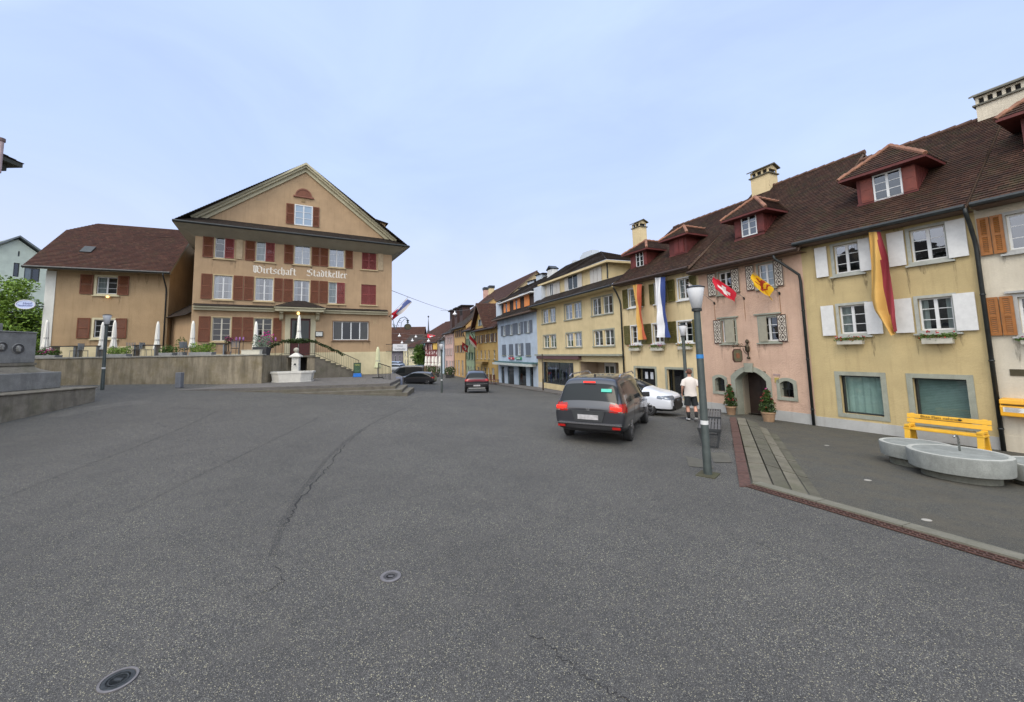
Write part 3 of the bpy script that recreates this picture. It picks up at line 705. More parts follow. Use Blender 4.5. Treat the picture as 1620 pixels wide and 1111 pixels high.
sq.build('rusty_strip', RUST, kind='structure')
# cracks, seams, patches
TAR = simple('crack_dark', (.018, .017, .017), .9, var=.3); SEAM = asphalt('worn_seam_asphalt', (.063, .061, .059), .3)  # cracks: thin strips in one dark tone
def pixpath(px, jit=.03, sub=6):
    g_ = [ground(*p) for p in px]; o = []
    for i in range(len(g_)-1):
        for k in range(sub): q = g_[i].lerp(g_[i+1], k/sub); d = (g_[i+1]-g_[i]).normalized(); n_ = Vector((d.y, -d.x, 0)); o.append(tuple(q+n_*random.uniform(-jit, jit)))
    o.append(tuple(g_[-1])); return o
def crack(px, w_, jit=.03, sub=7, mat=None, z=.005, name='road_crack'):
    p = pixpath(px, jit, sub); ww = [random.uniform(.25, 1)*w_ for _ in p]; ww[0] = ww[-1] = .001
    return ribbon(name, p, [-x/2 for x in ww], [x/2 for x in ww], z, mat or TAR)
crack([(548, 703), (536, 717), (520, 738), (508, 752), (497, 766), (478, 788), (463, 812), (452, 832)], .034, .05)
crack([(575, 680), (560, 692), (552, 700)], .02, .03)
crack([(436, 893), (447, 905), (448, 922), (430, 932), (408, 940), (385, 948)], .012, .03)
crack([(840, 1003), (866, 1020), (892, 1044), (925, 1070), (958, 1090), (994, 1111), (1030, 1135)], .013, .03)
crack([(1125, 905), (1150, 917), (1175, 914)], .008, .02); crack([(1140, 840), (1170, 848), (1215, 866), (1228, 880)], .006, .02)
ribbon('road_seam', pixpath([(655, 640), (600, 664), (556, 690), (515, 728), (478, 775), (452, 820), (430, 880)], .012, 6), -.05, .05, .003, SEAM)
ribbon('road_seam', pixpath([(505, 660), (470, 678), (400, 712), (300, 760), (200, 812)], .012, 6), -.04, .04, .003, SEAM)
ribbon('road_seam', pixpath([(345, 650), (300, 672), (220, 705), (100, 750), (0, 790)], .012, 6), -.04, .04, .003, SEAM)
ribbon('road_patch', pixpath([(70, 664), (120, 651), (190, 640), (240, 636)], .0, 3), -.5, .35, .0035, asphalt('light_asphalt', (.112, .106, .098), .3))
def cover(px, py, r, label, ring=.16, kind='cover'):
    p = ground(px, py); t = thing('manhole_cover', label, 'manhole cover', (p.x, p.y, p.z), random.uniform(0, 3))
    e = .004; gx = (gz(p.x+.3, p.y)-gz(p.x-.3, p.y))/.6; gy = (gz(p.x, p.y+.3)-gz(p.x, p.y-.3))/.6; t.rotation_euler = (math.atan(gy), -math.atan(gx), 0)
    MB().lathe([(r*(1-ring), e), (r*(1-ring), .012), (r, .012), (r, e)], n=40).build('rim', simple('cast_iron_rim', (.16, .15, .15), .6, .3, var=.3), t)
    q = MB().lathe([(r*(1-ring)-.004, e), (r*(1-ring)-.004, .008), (0, .008)], n=40)
    for rr in (.45, .62): q.lathe([(r*rr, .008), (r*rr, .0105), (r*(rr+.05), .0105), (r*(rr+.05), .008)], n=32)
    q.box(-.03, .03, -.012, .012, .008, .011)
    q.build('lid', simple('cast_iron_lid', (.045, .05, .052), .55, .4, var=.4, scale=20) if r != .115 else simple('worn_pale_lid', (.13, .125, .125), .6, .3, var=.3, scale=20), t)
    return t
cover(187, 1077, .125, 'dark round iron cover with a pale rim in the asphalt, nearest the camera', .14)
cover(618, 913, .115, 'small pale grey iron cover set in the asphalt in the middle of the square', .3)
cover(1087, 662, .36, 'large dark manhole cover beside the walking man', .08)
for (a, b_) in ((1466, 823), (1373, 760), (1308, 705)):
    p = on_plz(a, b_); q = MB().lathe([(.05, .002), (.045, .006), (0, .006)], (p.x, p.y, p.z), 12, 1.3, 1); q.build('pale_spot', simple('dried_gum', (.3, .28, .24), .8), kind='structure')
# grey slab patches round the lamp foot and beside the benches
for pp, mt in (([(1085, 722), (1122, 730), (1130, 742), (1090, 738)], 'mossy_slab'), ([(1123, 716), (1152, 717), (1158, 732), (1130, 732)], 'mossy_slab')):
    q = MB(); t = [ground(*x) for x in pp]; q.face([(v.x, v.y, v.z+.005) for v in t]); q.build('paving_slab', stonem(mt, (.105, .098, .08), .25, moss=.15), kind='structure')
# pavement edge in front of the cream and blue houses
e1 = [ground(905, 628), ground(845, 619), ground(800, 611.5), ground(775, 607)]
wq = MB(); w1_ = [Vector((P_wc.x-1.2, P_wc.y, 0)), Vector((P_cb.x, P_cb.y, 0)), Vector((P_bo.x, P_bo.y, 0)), Vector((P_og.x, P_og.y, 0))]
for i in range(3):
    a, b_, c, d = e1[i], e1[i+1], w1_[i+1], w1_[i]; H = .11
    A, B_, C_, D = [Vector((v.x, v.y, gz(v.x, v.y)+H)) for v in (a, b_, c, d)]
    wq.face([A, B_, C_, D]); wq.face([A, B_, B_-Vector((0, 0, .4)), A-Vector((0, 0, .4))]); wq.face([A, D, D-Vector((0, 0, .5)), A-Vector((0, 0, .5))])
wq.build('pavement', PAVE, kind='structure')
# ================================================================== right-hand row
F_ = None
PL_BEIGE = plaster('ochre_yellow_plaster', (.50, .395, .205), .35, .5)
PL_PINK = plaster('salmon_pink_plaster', (.56, .385, .285), .3, 1.0)
PL_CREAM = plaster('cream_plaster', (0.644, 0.520, 0.305), .3, .4)
PL_OFF = plaster('offwhite_plaster', (0.599, 0.542, 0.429), .25, .5)
PL_CREAM2 = plaster('pale_cream_plaster', (0.621, 0.508, 0.294), .2, .25)
PL_BLUE = plaster('pale_blue_plaster', (0.452, 0.531, 0.621), .2, .25)
PL_OCHRE = plaster('ochre_plaster', (0.407, 0.271, 0.096), .3, .3)
PL_GREEN = plaster('pale_green_plaster', (0.271, 0.339, 0.215), .3, .3)
PL_TAN = plaster('tan_plaster', (.43, .30, .18), .4, .6)
PLINTH = plaster('grey_plinth_plaster', (.42, .42, .40), .3, .3)
GREENSH = simple('olive_shutter_paint', (.085, .075, .015), .6, var=.3)
WHITESH = simple('white_shutter_paint', (.60, .60, .58), .6, var=.08)
BROWNSH = simple('orange_brown_shutter', (.27, .10, .018), .55, var=.25)
GREYSH = simple('slate_shutter_paint', (.10, .12, .15), .6, var=.15)
SOFF = simple('brown_soffit', (.13, .085, .06), .8, var=.2)
# ---- beige house
bb = House('townhouse', 'yellow-ochre three-storey house with white shutters, nearest on the right, behind the yellow bench', P_bp, P_bk, -.5, 'house')
F = bb.F; ov = .55
ze = (F.Z(1300, 376, -ov)+F.Z(1500, 330, -ov))/2
YR = 4.6; zr = (F.Z(1450, 227, YR)+F.Z(1571, 178, YR))/2
def slopeof(ze, ov, yr, zr): return (-ov, ze, yr, zr)
SB = slopeof(ze, ov, YR, zr)
r1 = F.rect(1319.5, 1359.5, 386, 432); r2 = F.rect(1440, 1497, 359.5, 411); zz = ((r1[2]+r2[2])/2, (r1[3]+r2[3])/2)
r1 = r1[:2]+zz; r2 = r2[:2]+zz
r3 = F.rect(1328.5, 1370, 482, 528); r4 = F.rect(1454, 1509, 471, 522); zz = ((r3[2]+r4[2])/2, (r3[3]+r4[3])/2); r3 = r3[:2]+zz; r4 = r4[:2]+zz
for r_, cu in ((r1, None), (r2, None), (r3, 'half'), (r4, 'sides')):
    bb.window(r_, 2, 3, curtain=cu, sur=.09, surm=simple('grey_window_stone', (.34, .35, .31), .85, var=.15), sill=1, glassm=glass('sky_reflecting_glass', (.4, .45, .5), .42) if r_ in (r1, r2) else None)
def px_sh(H, xl, xr, r_, mat, **k): H.shutter(H.F.U(xl, py=500 if False else None) if False else H.F.at(xl, k.pop('py'), 0)[0], H.F.at(xr, k.pop('py2'), 0)[0], r_[2]-.03, r_[3]+.03, mat, **k)
for r_, a, b_, yy in ((r1, 1292, 1311, 418), (r1, 1361, 1379, 405), (r2, 1406, 1433, 393), (r2, 1499, 1531, 375), (r3, 1302, 1322, 508), (r3, 1372, 1397, 507), (r4, 1417, 1446, 500), (r4, 1512, 1547, 495)):
    bb.shutter(F.at(a, yy)[0], F.at(b_, yy)[0], r_[2]-.05, r_[3]+.05, WHITESH, 'flat', y=-.06)
s1 = F.rect(1331, 1396, 595, 656.5); s2 = F.rect(1447, 1533, 600, 664); s2 = s2[:2]+s1[2:]
bb.rev = .25
for r_, cu in ((s1, 'full'), (s2, 'blind')):
    bb.holes.append(r_); bb.window(r_, 1, 1, curtain=cu, sur=.14, surm=W['stone'], sill=0, hole=False, fm=simple('dark_frame', (.03, .035, .035), .4), glassm=glass('greenish_shop_glass', (.6, .75, .72), .2), rev=.25)
bb.rev = .14
bb.wall(PL_BEIGE, ze+.1, 9.2, plinth=-.13, plinthm=PLINTH, gable=(YR, zr-.1))
bb.roof(0, F.L, ze, ov, YR, zr, TILE_A, .15, SOFF, W['zinc'], vl=.0, vr=.0)
bb.pipe(F.L-.02, -.5, ze, ov); 
d0 = F.on_slope(1405, 315, *SB); yf = d0.y; u0 = F.at(1356, 305, yf)[0]; u1 = F.at(1449, 280, yf)[0]; zt = (F.at(1354, 281, yf)[1]+F.at(1449, 251, yf)[1])/2; zb_ = F.at(1405, 314, yf)[1]
wr = (F.at(1385, 300, yf)[0], F.at(1425, 290, yf)[0], F.at(1405, 314.5, yf)[1]+.06, F.at(1405, 274, yf)[1])
bb.dormer(u0, u1, yf, zb_, zt, SB, RED_W, TILE_A, wr, ov=.38, pitch=.92, shm=simple('red_dormer_shutter', (.16, .035, .02), .6, var=.2))
bb.chimney(F.at(1592, 160, YR)[0], YR+.2, zr, F.Z(1592, 130, YR), 1.3, .7, PL_OFF, windows=6, capm=simple('grey_chimney_lid', (.13, .125, .10), .9, var=.3))
bc = bb
# ---- far-right house
rr = House('townhouse', 'off-white house with brown louvred shutters and a yellow letter box, cut by the right edge', P_bk, P_rr, -.5, 'house')
F = rr.F; zeR = F.Z(1580, 312, -ov)
q1 = F.rect(1593, 1660, 334, 392); q1 = (q1[0], q1[0]+1.15, q1[2], q1[3]); q2 = F.rect(1613, 1690, 467, 526); q2 = (q2[0], q2[0]+1.15, q2[2], q2[3])
for q in (q1, q2): rr.window(q, 2, 3, sur=.09, surm=PLINTH, sill=1, lintel=q is q2, glassm=glass('sky_reflecting_glass') if q is q1 else None)
sr1 = (F.at(1549, 370)[0], F.at(1589, 362)[0]); sr2 = (F.at(1562, 498)[0], F.at(1607, 498)[0])
for a, q in ((sr1, q1), (sr2, q2)):
    mm = (a[0]+a[1])/2
    rr.shutter(a[0], mm-.01, q[2]-.05, q[3]+.05, BROWNSH, 'louver', y=-.05); rr.shutter(mm+.01, a[1], q[2]-.05, q[3]+.05, BROWNSH, 'louver', y=-.05)
rr.wall(PL_OFF, zeR+.1, 9.2, plinth=-.05, plinthm=PL_OFF, gable=(YR, zr-.1))
rr.roof(0, F.L, zeR, ov, YR, zr-.02, TILE_A, .15, SOFF, W['zinc'], vl=-.06, vr=.1)
SR = slopeof(zeR, ov, YR, zr-.02)
ya = 1.5; dz = SR[1]+(ya-SR[0])*(SR[3]-SR[1])/(SR[2]-SR[0]); ul = F.at(1618, 215, ya)[0]
rr.dormer(ul, ul+1.7, ya, dz, dz+1.15, SR, RED_W, TILE_A, (ul+.5, ul+1.2, dz+.1, dz+1.0), ov=.38, pitch=.92)
pa = F.rect(1598, 1632, 584.5, 595)
rr.B(MB().box(pa[0], pa[1], -.02, -.001, pa[2], pa[3]), 'plaque', stonem('bronze_plaque', (.07, .06, .035), .3))
# ---- pink house
pk = House('townhouse', 'salmon-pink house with patterned shutters, arched doorway and two flags', P_pw, P_bp, -.5, 'house')
F = pk.F; ovp = .55; zep = (F.Z(1110, 428, -ovp)+F.Z(1240, 394, -ovp))/2; YP = 5.0; zrp = (F.Z(1250, 284, YP)+F.Z(1376, 237, YP))/2
SP = slopeof(zep, ovp, YP, zrp)
PATW = simple('cream_shutter_board', (.50, .46, .38), .7, var=.08); PATD = simple('dark_brown_pattern_paint', (.045, .022, .018), .7, var=.1)
def patterned(H, x0, x1, z0, z1, y=-.03):
    mb = MB(); w_ = x1-x0; h = z1-z0; mb.box(0, w_, -.03, 0, 0, h); mb.mat(1); t = .03
    mb.box(0, t, -.034, -.03, 0, h).box(w_-t, w_, -.034, -.03, 0, h).box(t, w_-t, -.034, -.03, 0, t).box(t, w_-t, -.034, -.03, h-t, h)
    n_ = 3; cw = w_*.5; ch = h/n_
    for k in range(n_):
        cz = ch*(k+.5); a, b_ = w_*.34, ch*.47
        for (p, q) in (((-a, 0), (0, b_)), ((0, b_), (a, 0)), ((a, 0), (0, -b_)), ((0, -b_), (-a, 0))):
            mb.bar((cw+p[0], -.033, cz+p[1]), (cw+q[0], -.033, cz+q[1]), .004, .032, up=(0, 0, 1)) if False else mb.bar((cw+p[0], -.033, cz+p[1]), (cw+q[0], -.033, cz+q[1]), .03, .005, up=(0, 1, 0))
        for sg in (-1, 1):      # corner darts
            mb.bar((cw+sg*a*1.1, -.033, cz+b_*.85), (cw+sg*a*.45, -.033, cz+b_*.95), .022, .005, up=(0, 1, 0)); mb.bar((cw+sg*a*1.1, -.033, cz-b_*.85), (cw+sg*a*.45, -.033, cz-b_*.95), .022, .005, up=(0, 1, 0))
        mb.box(cw-.055, cw+.055, -.036, -.03, cz-.018, cz+.018).box(cw-.018, cw+.018, -.036, -.03, cz-.06, cz+.06)
    mb.v = [(x0+a, y+b_, z0+c) for a, b_, c in mb.v]; o = H.B(mb, 'shutter', [PATW, PATD]); o['label'] = 'shutter painted with dark diamonds and crosses'; return o
u1r = F.rect(1137, 1157, 430, 463); u2r = F.rect(1200, 1224, 418, 454); zz = ((u1r[2]+u2r[2])/2, (u1r[3]+u2r[3])/2); u1r = u1r[:2]+zz; u2r = u2r[:2]+zz
for q in (u1r, u2r): pk.window(q, 2, 3, sur=.07, sill=1, curtain='full' if q is u2r else None)
for a, b_, yy in ((1121, 1134, 453), (1158, 1170.5, 446), (1181, 1194, 439), (1225.5, 1240, 433)): patterned(pk, F.at(a, yy)[0], F.at(b_, yy)[0], zz[0]-.08, zz[1]+.06)
l1 = F.rect(1142.5, 1164, 508, 542); l2 = F.rect(1202, 1231, 500, 539); zz = ((l1[2]+l2[2])/2, (l1[3]+l2[3])/2); l1 = l1[:2]+zz; l2 = l2[:2]+zz
for q in (l1, l2): pk.window(q, 2, 3, sur=.07, sill=1, lintel=1)
patterned(pk, F.at(1130.5, 525)[0], F.at(1142, 525)[0], zz[0]-.05, zz[1]+.05); patterned(pk, F.at(1231.5, 518)[0], F.at(1246, 518)[0], zz[0]-.05, zz[1]+.05)
LEAF = simple('grey_beige_shutter_back', (.30, .28, .21), .7, var=.1)
pk.shutter(F.at(1148, 525)[0], F.at(1163.5, 525)[0], zz[0]-.02, zz[1]+.02, LEAF, 'flat', y=-.04, ang=-.12, label='plain beige shutter leaf half closed'); pk.shutter(F.at(1201.5, 520)[0], F.at(1215, 520)[0], zz[0]-.02, zz[1]+.02, LEAF, 'flat', y=-.04, ang=-.15, label='plain beige shutter leaf half closed')
def arch_opening(H, r_, sw, rise, mat, keystone=False, rev=.25, name='arched_window', inside=True, proud=.03):
    """rectangular hole in the wall; a stone surround with segmental arch covers its corners"""
    x0, x1, z0, z1 = r_; H.holes.append((x0, x1, z0, z1)); mb = MB(); xc = (x0+x1)/2; hw = (x1-x0)/2; n_ = 14
    def arc(k, e, w_=0): 
        t = -1+2*k/n_; return (xc+(hw+e)*t, z1-rise+rise*math.sqrt(max(0, 1-t*t*.98)) + e)
    ins = [(xc+hw*(-1+2*k/n_), z1-rise*((-1+2*k/n_)**2)) for k in range(n_+1)]
    ex = [(xc+(hw+sw)*(-1+2*k/n_), z1+sw-rise*((-1+2*k/n_)**2)*1.1) for k in range(n_+1)]
    y0, y1 = -proud, rev
    for k in range(n_):
        a, b_, c, d = ins[k], ins[k+1], ex[k+1], ex[k]
        mb.face([(a[0], y0, a[1]), (b_[0], y0, b_[1]), (c[0], y0, c[1]), (d[0], y0, d[1])]); mb.face([(a[0], y0, a[1]), (a[0], y1, a[1]), (b_[0], y1, b_[1]), (b_[0], y0, b_[1])])
        mb.face([(d[0], y0, d[1]), (c[0], y0, c[1]), (c[0], 0.01, c[1]), (d[0], .01, d[1])])
        mb.face([(a[0], y1, a[1]), (b_[0], y1, b_[1]), (b_[0], y1, z1+.02), (a[0], y1, z1+.02)])
    zi = ins[0][1]; zo = ex[0][1]
    mb.box(x0-sw, x0, y0, .02, z0, zi); mb.box(x1, x1+sw, y0, .02, z0, zi)
    mb.face([(x0-sw, y0, zi), (x0, y0, zi), (x0-sw, y0, zo)]); mb.face([(x1+sw, y0, zi), (x1, y0, zi), (x1+sw, y0, zo)])
    mb.box(x0, x0+.004, 0.021, rev, z0, zi); mb.box(x1-.004, x1, .021, rev, z0, zi)
    if keystone: mb.prism([(xc-sw*.8, z1-.06), (xc+sw*.8, z1-.06), (xc+sw*1.0, z1+sw*1.7), (xc-sw*1.0, z1+sw*1.7)], y0-.05, y0+.01)
    else: mb.box(x0-sw, x1+sw, y0-.02, .02, z0-sw, z0)
    return H.B(mb, name, mat)
a1 = F.rect(1132, 1147, 597, 619); a2 = F.rect(1235, 1256, 603, 629); zz = ((a1[2]+a2[2])/2, (a1[3]+a2[3])/2); a1 = a1[:2]+zz; a2 = a2[:2]+zz
for q in (a1, a2):
    o = arch_opening(pk, q, .13, .12, W['stone']); x0, x1, z0, z1 = q
    pk.B(MB().box((x0+x1)/2-.012, (x0+x1)/2+.012, .1, .12, z0, z1).box(x0, x1, .1, .12, (z0+z1)/2-.012, (z0+z1)/2+.012), 'window_bars', W['zinc'], o)
    g_ = MB(); g_.face([(x0, .19, z0), (x1, .19, z0), (x1, .19, z1), (x0, .19, z1)]); pk.B(g_, 'pane', glass('shaded_glass', (.25, .25, .22), .15), o)
    g_ = MB(); g_.face([(x0, .5, z0), (x1, .5, z0), (x1, .5, z1), (x0, .5, z1)]); g_.box(x0-.01, x1+.01, .25, .5, z0-.02, z0-.01); pk.B(g_, 'interior', W['dark'], o)
dr = F.rect(1165, 1214, 586, 655); dr = (dr[0], dr[1], -.55, F.Z(1190, 587))
o = arch_opening(pk, dr, .2, .42, W['stone'], True, rev=.45, name='door_surround'); x0, x1, z0, z1 = dr
dm = MB(); dm.box(x0-.1, x1+.1, .8, .86, z0, z1+.05); 
for i in range(2): dm.box(x0+.08+(x1-x0)*.5*i, x0+(x1-x0)*.5*(i+1)-.06, .785, .8, z0+.3, z1-.25)
pk.B(dm, 'door', simple('dark_brown_door', (.028, .016, .012), .5, var=.3), o)
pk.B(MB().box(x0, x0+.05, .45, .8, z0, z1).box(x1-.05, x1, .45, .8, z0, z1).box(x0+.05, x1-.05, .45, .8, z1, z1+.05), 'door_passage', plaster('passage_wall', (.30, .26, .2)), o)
st = F.at(1246-24, 592)[0]; st2 = F.Z(1222, 592)
pk.B(MB().box(st+.04, st+.3, -.02, -.001, st2-.06, st2+.02), 'house_sign', simple('sign_pink', (.35, .25, .22), .6)); pk.B(MB().box(st+.08, st+.24, -.03, -.001, st2-.34, st2-.14), 'bell_plate', simple('yellow_bell_plate', (.38, .30, .08), .5))
pk.wall(PL_PINK, zep+.1, 10, plinth=-.5+.42, plinthm=PLINTH, gable=(YP, zrp-.1))
pk.roof(0, F.L, zep, ovp, YP, zrp, TILE_A, .15, SOFF, W['copper'], vl=.15, vr=.22)
pk.pipe(F.L-.05, -.5, zep, ovp, top_x=F.L-.65)
d0 = F.on_slope(1186, 376.5, *SP); yf = d0.y; u0 = F.at(1162, 365, yf)[0]; u1 = F.at(1207, 350, yf)[0]; zt = (F.at(1160, 348, yf)[1]+F.at(1206, 331, yf)[1])/2; zb_ = F.at(1186, 376, yf)[1]
wr = (F.at(1175, 358, yf)[0], F.at(1196, 354, yf)[0], F.at(1186, 373, yf)[1]+.05, F.at(1186, 342, yf)[1])
pk.dormer(u0, u1, yf, zb_, zt, SP, RED_W, TILE_A, wr, ov=.4, pitch=.92)
pk.chimney(F.at(1209, 290, YP)[0], YP, zrp, F.Z(1209, 265, YP), .95, .75, PL_CREAM)
# ---- cream house with olive shutters
wg = House('townhouse', 'cream house with olive-green shutters and two long banners, between pink house and corner shop', P_wc, P_pw, -.55, 'house')
F = wg.F; zeg = (F.Z(995, 446, -ovp)+F.Z(1095, 418, -ovp))/2; YG = 5.0; zrg = (F.Z(1060, 361, YG)+F.Z(1010, 381, YG))/2; SG = slopeof(zeg, ovp, YG, zrg)
U = [F.rect(995, 1005, 458, 487), F.rect(1036.5, 1049, 449, 480), F.rect(1073, 1091, 439.5, 470)]; z0 = sum(q[2] for q in U)/3; z1 = sum(q[3] for q in U)/3; U = [q[:2]+(z0, z1) for q in U]
U[0] = (U[0][0], F.at(1014, 470)[0])+U[0][2:]
for i, q in enumerate(U): wg.window(q, 2, 3, sur=.07, surm=W['white'], sill=1, curtain='sides')
for a, b_, yy in ((986.5, 994.3, 475), (1015, 1020, 470), (1028.5, 1036, 466), (1050, 1056, 461), (1057.5, 1068.5, 460), (1092, 1102.5, 450)): wg.shutter(F.at(a, yy)[0], F.at(b_, yy)[0], z0-.05, z1+.05, GREENSH, 'louver', y=-.05)
U = [F.rect(999, 1014, 516, 544), F.rect(1033, 1050, 512, 542), F.rect(1073, 1096, 508.5, 540)]; z0 = sum(q[2] for q in U)/3; z1 = sum(q[3] for q in U)/3; U = [q[:2]+(z0, z1) for q in U]; LWG = U
for i, q in enumerate(U): wg.window(q, 2, 3, sur=.07, surm=W['white'], sill=1, curtain='sides' if i == 2 else None)
for a, b_, yy in ((989, 997.5, 531), (1015.5, 1023.5, 529), (1024, 1031.5, 528), (1052, 1061, 526), (1061.5, 1071, 525), (1097.5, 1104, 523)): wg.shutter(F.at(a, yy)[0], F.at(b_, yy)[0], z0-.05, z1+.05, GREENSH, 'louver', y=-.05)
g1 = F.rect(1006, 1037, 582.5, 616); g2 = F.rect(1056, 1095, 585, 626); g1 = g1[:2]+(g2[2]+.1, g2[3]); g2 = g2
wg.rev = .3
for i, q in enumerate((g1, g2)):
    wg.holes.append(q); o = wg.window(q, 1, 1, sur=.12, surm=W['stone'], sill=0, hole=False, fm=W['zinc'], rev=.3, glassm=glass('shaded_glass'))
    if i == 0:
        for a in (.35, .62): wg.B(MB().box(q[0]+(q[1]-q[0])*a, q[0]+(q[1]-q[0])*(a+.14), .22, .225, q[3]-.62, q[3]-.22), 'notice', simple('paper_notice', (.5, .52, .55), .8), o)
wg.rev = .14
wg.wall(PL_CREAM, zeg+.1, 10, plinth=-.15, plinthm=PLINTH, gable=(YG, zrg-.1))
wg.roof(0, F.L, zeg, ovp, YG, zrg, TILE_A, .16, SOFF, W['copper'], vl=.1, vr=-.05)
wg.pipe(.03, -.55, zeg, ovp, top_x=.03)
for (bl, br, tl, tr, wn, cl) in (((997.5, 425.7), (1023.5, 420), (996, 401), (1023.6, 394.5), (1007, 1017, 399, 422), False), ((1058.8, 407), (1086, 399.7), (1058.8, 379.8), (1085.7, 369), (1068, 1083, 376, 403), True)):
    d0 = F.on_slope((bl[0]+br[0])/2, (bl[1]+br[1])/2, *SG); yf = d0.y
    u0 = F.at(bl[0], (bl[1]+tl[1])/2, yf)[0]; u1 = F.at(br[0], (br[1]+tr[1])/2, yf)[0]; zt = (F.at(*tl, yf)[1]+F.at(*tr, yf)[1])/2
    xm = (wn[0]+wn[1])/2; wr = (F.at(wn[0], 400, yf)[0], F.at(wn[1], 400, yf)[0], max(F.at(xm, wn[3], yf)[1], d0.z+.06), F.at(xm, wn[2], yf)[1])
    wg.dormer(u0, u1, yf, d0.z, zt, SG, RED_W, TILE_A, wr, ov=.38, pitch=.75, closed=cl, shm=simple('oxblood_shutter', (.14, .025, .02), .6))
wg.chimney(F.at(1012, 375, YG)[0], YG, zrg, F.Z(1012, 350, YG), .75, .7, PL_CREAM, windows=2)
# ---- corner shop: pale cream, three storeys and attic
cs = House('shop_building', 'pale cream building with display window and roller blinds, left of the olive-shuttered house', P_cb, P_wc, -.95, 'shop house')
F = cs.F; ovc = .75; zec = (F.Z(860, 479, -ovc)+F.Z(965, 451, -ovc))/2
rows = [((858, 878.5, 490, 511), (893.5, 919.5, 480, 504.5), (936.5, 969, 468.6, 497)), ((860, 879.5, 530.5, 550), (896, 920, 527.5, 548.5), (939.5, 971.5, 522, 547))]
for ri, row in enumerate(rows):
    U = [F.rect(*q) for q in row]; z0 = sum(q[2] for q in U)/3; z1 = sum(q[3] for q in U)/3
    for ci, q in enumerate(U):
        xm = (q[0]+q[1])/2; bl = {(0, 1): (0, 1), (0, 2): (1, 0), (1, 2): (1, 1)}.get((ri, ci), (0, 0))
        for k, (a, b_) in enumerate(((q[0], xm-.09), (xm+.09, q[1]))):
            cs.window((a, b_, z0, z1), 2, 2, sur=.0, sill=0, curtain=('blind.85' if ri else 'blind1') if bl[k] else 'sides')
        cs.B(MB().box(q[0]-.12, q[1]+.12, -.08, -.001, z0-.09, z0-.01), 'sill', W['stone']); 
        for xx in (q[0]-.1, q[1]+.0): cs.B(MB().box(xx, xx+.1, -.02, -.001, z0, z1), 'surround', W['stone'])
        cs.B(MB().box(q[0]-.1, q[1]+.1, -.02, -.001, z1, z1+.09), 'surround', W['stone'])
zc = F.Z(915, 561.5); sh = F.rect(858, 907.5, 573.5, 609); en = F.rect(917, 979.5, 573, 620); en = en[:2]+(-1.0, en[3])
cs.rev = .3
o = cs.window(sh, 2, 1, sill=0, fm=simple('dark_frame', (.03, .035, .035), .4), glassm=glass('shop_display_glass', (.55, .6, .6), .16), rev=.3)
rnd = random.Random(3)
for k in range(16):      # goods on display
    x = sh[0]+.2+(sh[1]-sh[0]-.4)*k/15; h = rnd.uniform(.3, 1.5); mt = simple('goods_%d' % (k % 4), [(.3, .3, .34), (.05, .07, .18), (.22, .25, .22), (.35, .2, .22)][k % 4], .7)
    q = MB().lathe([(.05, 0), (.09, h*.2), (.12, h*.6), (.05, h*.8), (.06, h)], (x, .55+rnd.uniform(-.12, .15), sh[2]+rnd.uniform(0, .5)), 8, 1, .6); cs.B(q, 'display_item', mt, o)
cs.holes.append(en); cs.rev = .12
cs.wall(PL_CREAM2, zec+.1, 9, plinth=-.2, plinthm=PL_OFF)
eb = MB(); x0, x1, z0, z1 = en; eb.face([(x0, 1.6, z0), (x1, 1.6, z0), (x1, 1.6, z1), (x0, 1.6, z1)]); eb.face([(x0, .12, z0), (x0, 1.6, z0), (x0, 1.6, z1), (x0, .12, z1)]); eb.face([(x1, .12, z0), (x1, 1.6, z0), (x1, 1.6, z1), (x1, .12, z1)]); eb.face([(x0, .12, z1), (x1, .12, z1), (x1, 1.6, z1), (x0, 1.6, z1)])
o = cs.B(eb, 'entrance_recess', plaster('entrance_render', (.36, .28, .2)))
dl = x0+(x1-x0)*.22; cs.B(MB().box(dl, dl+1.2, 1.5, 1.59, z0, z1-.12).mat(1).box(dl+.12, dl+.52, 1.48, 1.5, z0+.5, z1-.35).box(dl+.66, dl+1.08, 1.48, 1.5, z0+.5, z1-.35), 'door', [W['white'], simple('dark_pane', (.02, .03, .03), .1, var=0)], o)
cs.B(MB().box(0, F.L, -.32, -.001, zc-.07, zc+.05), 'cornice', W['stone']); ab = (F.at(853, 566)[0], F.at(920, 566)[0])
cs.B(MB().box(ab[0], ab[1], -.28, -.002, zc-.34, zc-.09), 'awning_box', simple('maroon_awning_box', (.10, .05, .05), .6))
# skirt roof over the second floor, attic storey set back, upper roof
za = F.Z(910, 442, .35)
zt_top = (F.Z(865, 445, -.0)+F.Z(955, 412, -.0))/2
ax0, ax1 = F.at(862, 468, .5)[0], F.at(963, 442, .5)[0]; zsk = (F.Z(866, 468, .5)+F.Z(960, 443, .5))/2
sk = MB(); sk.slope((-.1, -ovc, zec), (F.L+.12, -ovc, zec), (F.L+.12, .5, zsk), (-.1, .5, zsk), .17); sk.mat(1).box(-.1, F.L+.1, -ovc, -.001, zec-.16, zec-.02)
sk.mat(0); sk.face([(F.L+.12, -ovc, zec), (F.L+.12, .5, zsk), (F.L+.12, .5, zec-.1), (F.L+.12, -ovc, zec-.1)])
cs.rf = cs.B(sk, 'roof', [TILE_C, PL_CREAM2]); cs.B(MB().tube([(-.1, -ovc-.06, zec-.06), (F.L+.1, -ovc-.06, zec-.06)], .07), 'gutter', W['zinc'])
at_ = MB(); yb_ = 5.0; zA = zt_top
at_.face([(ax0, .5, zsk-.3), (ax1, .5, zsk-.3), (ax1, .5, zA), (ax0, .5, zA)])
for x in (ax0, ax1): at_.face([(x, .5, zsk-.3), (x, yb_, zsk-.3), (x, yb_, zA), (x, .5, zA)])
ob = cs.B(at_, 'attic_storey', PL_CREAM2)
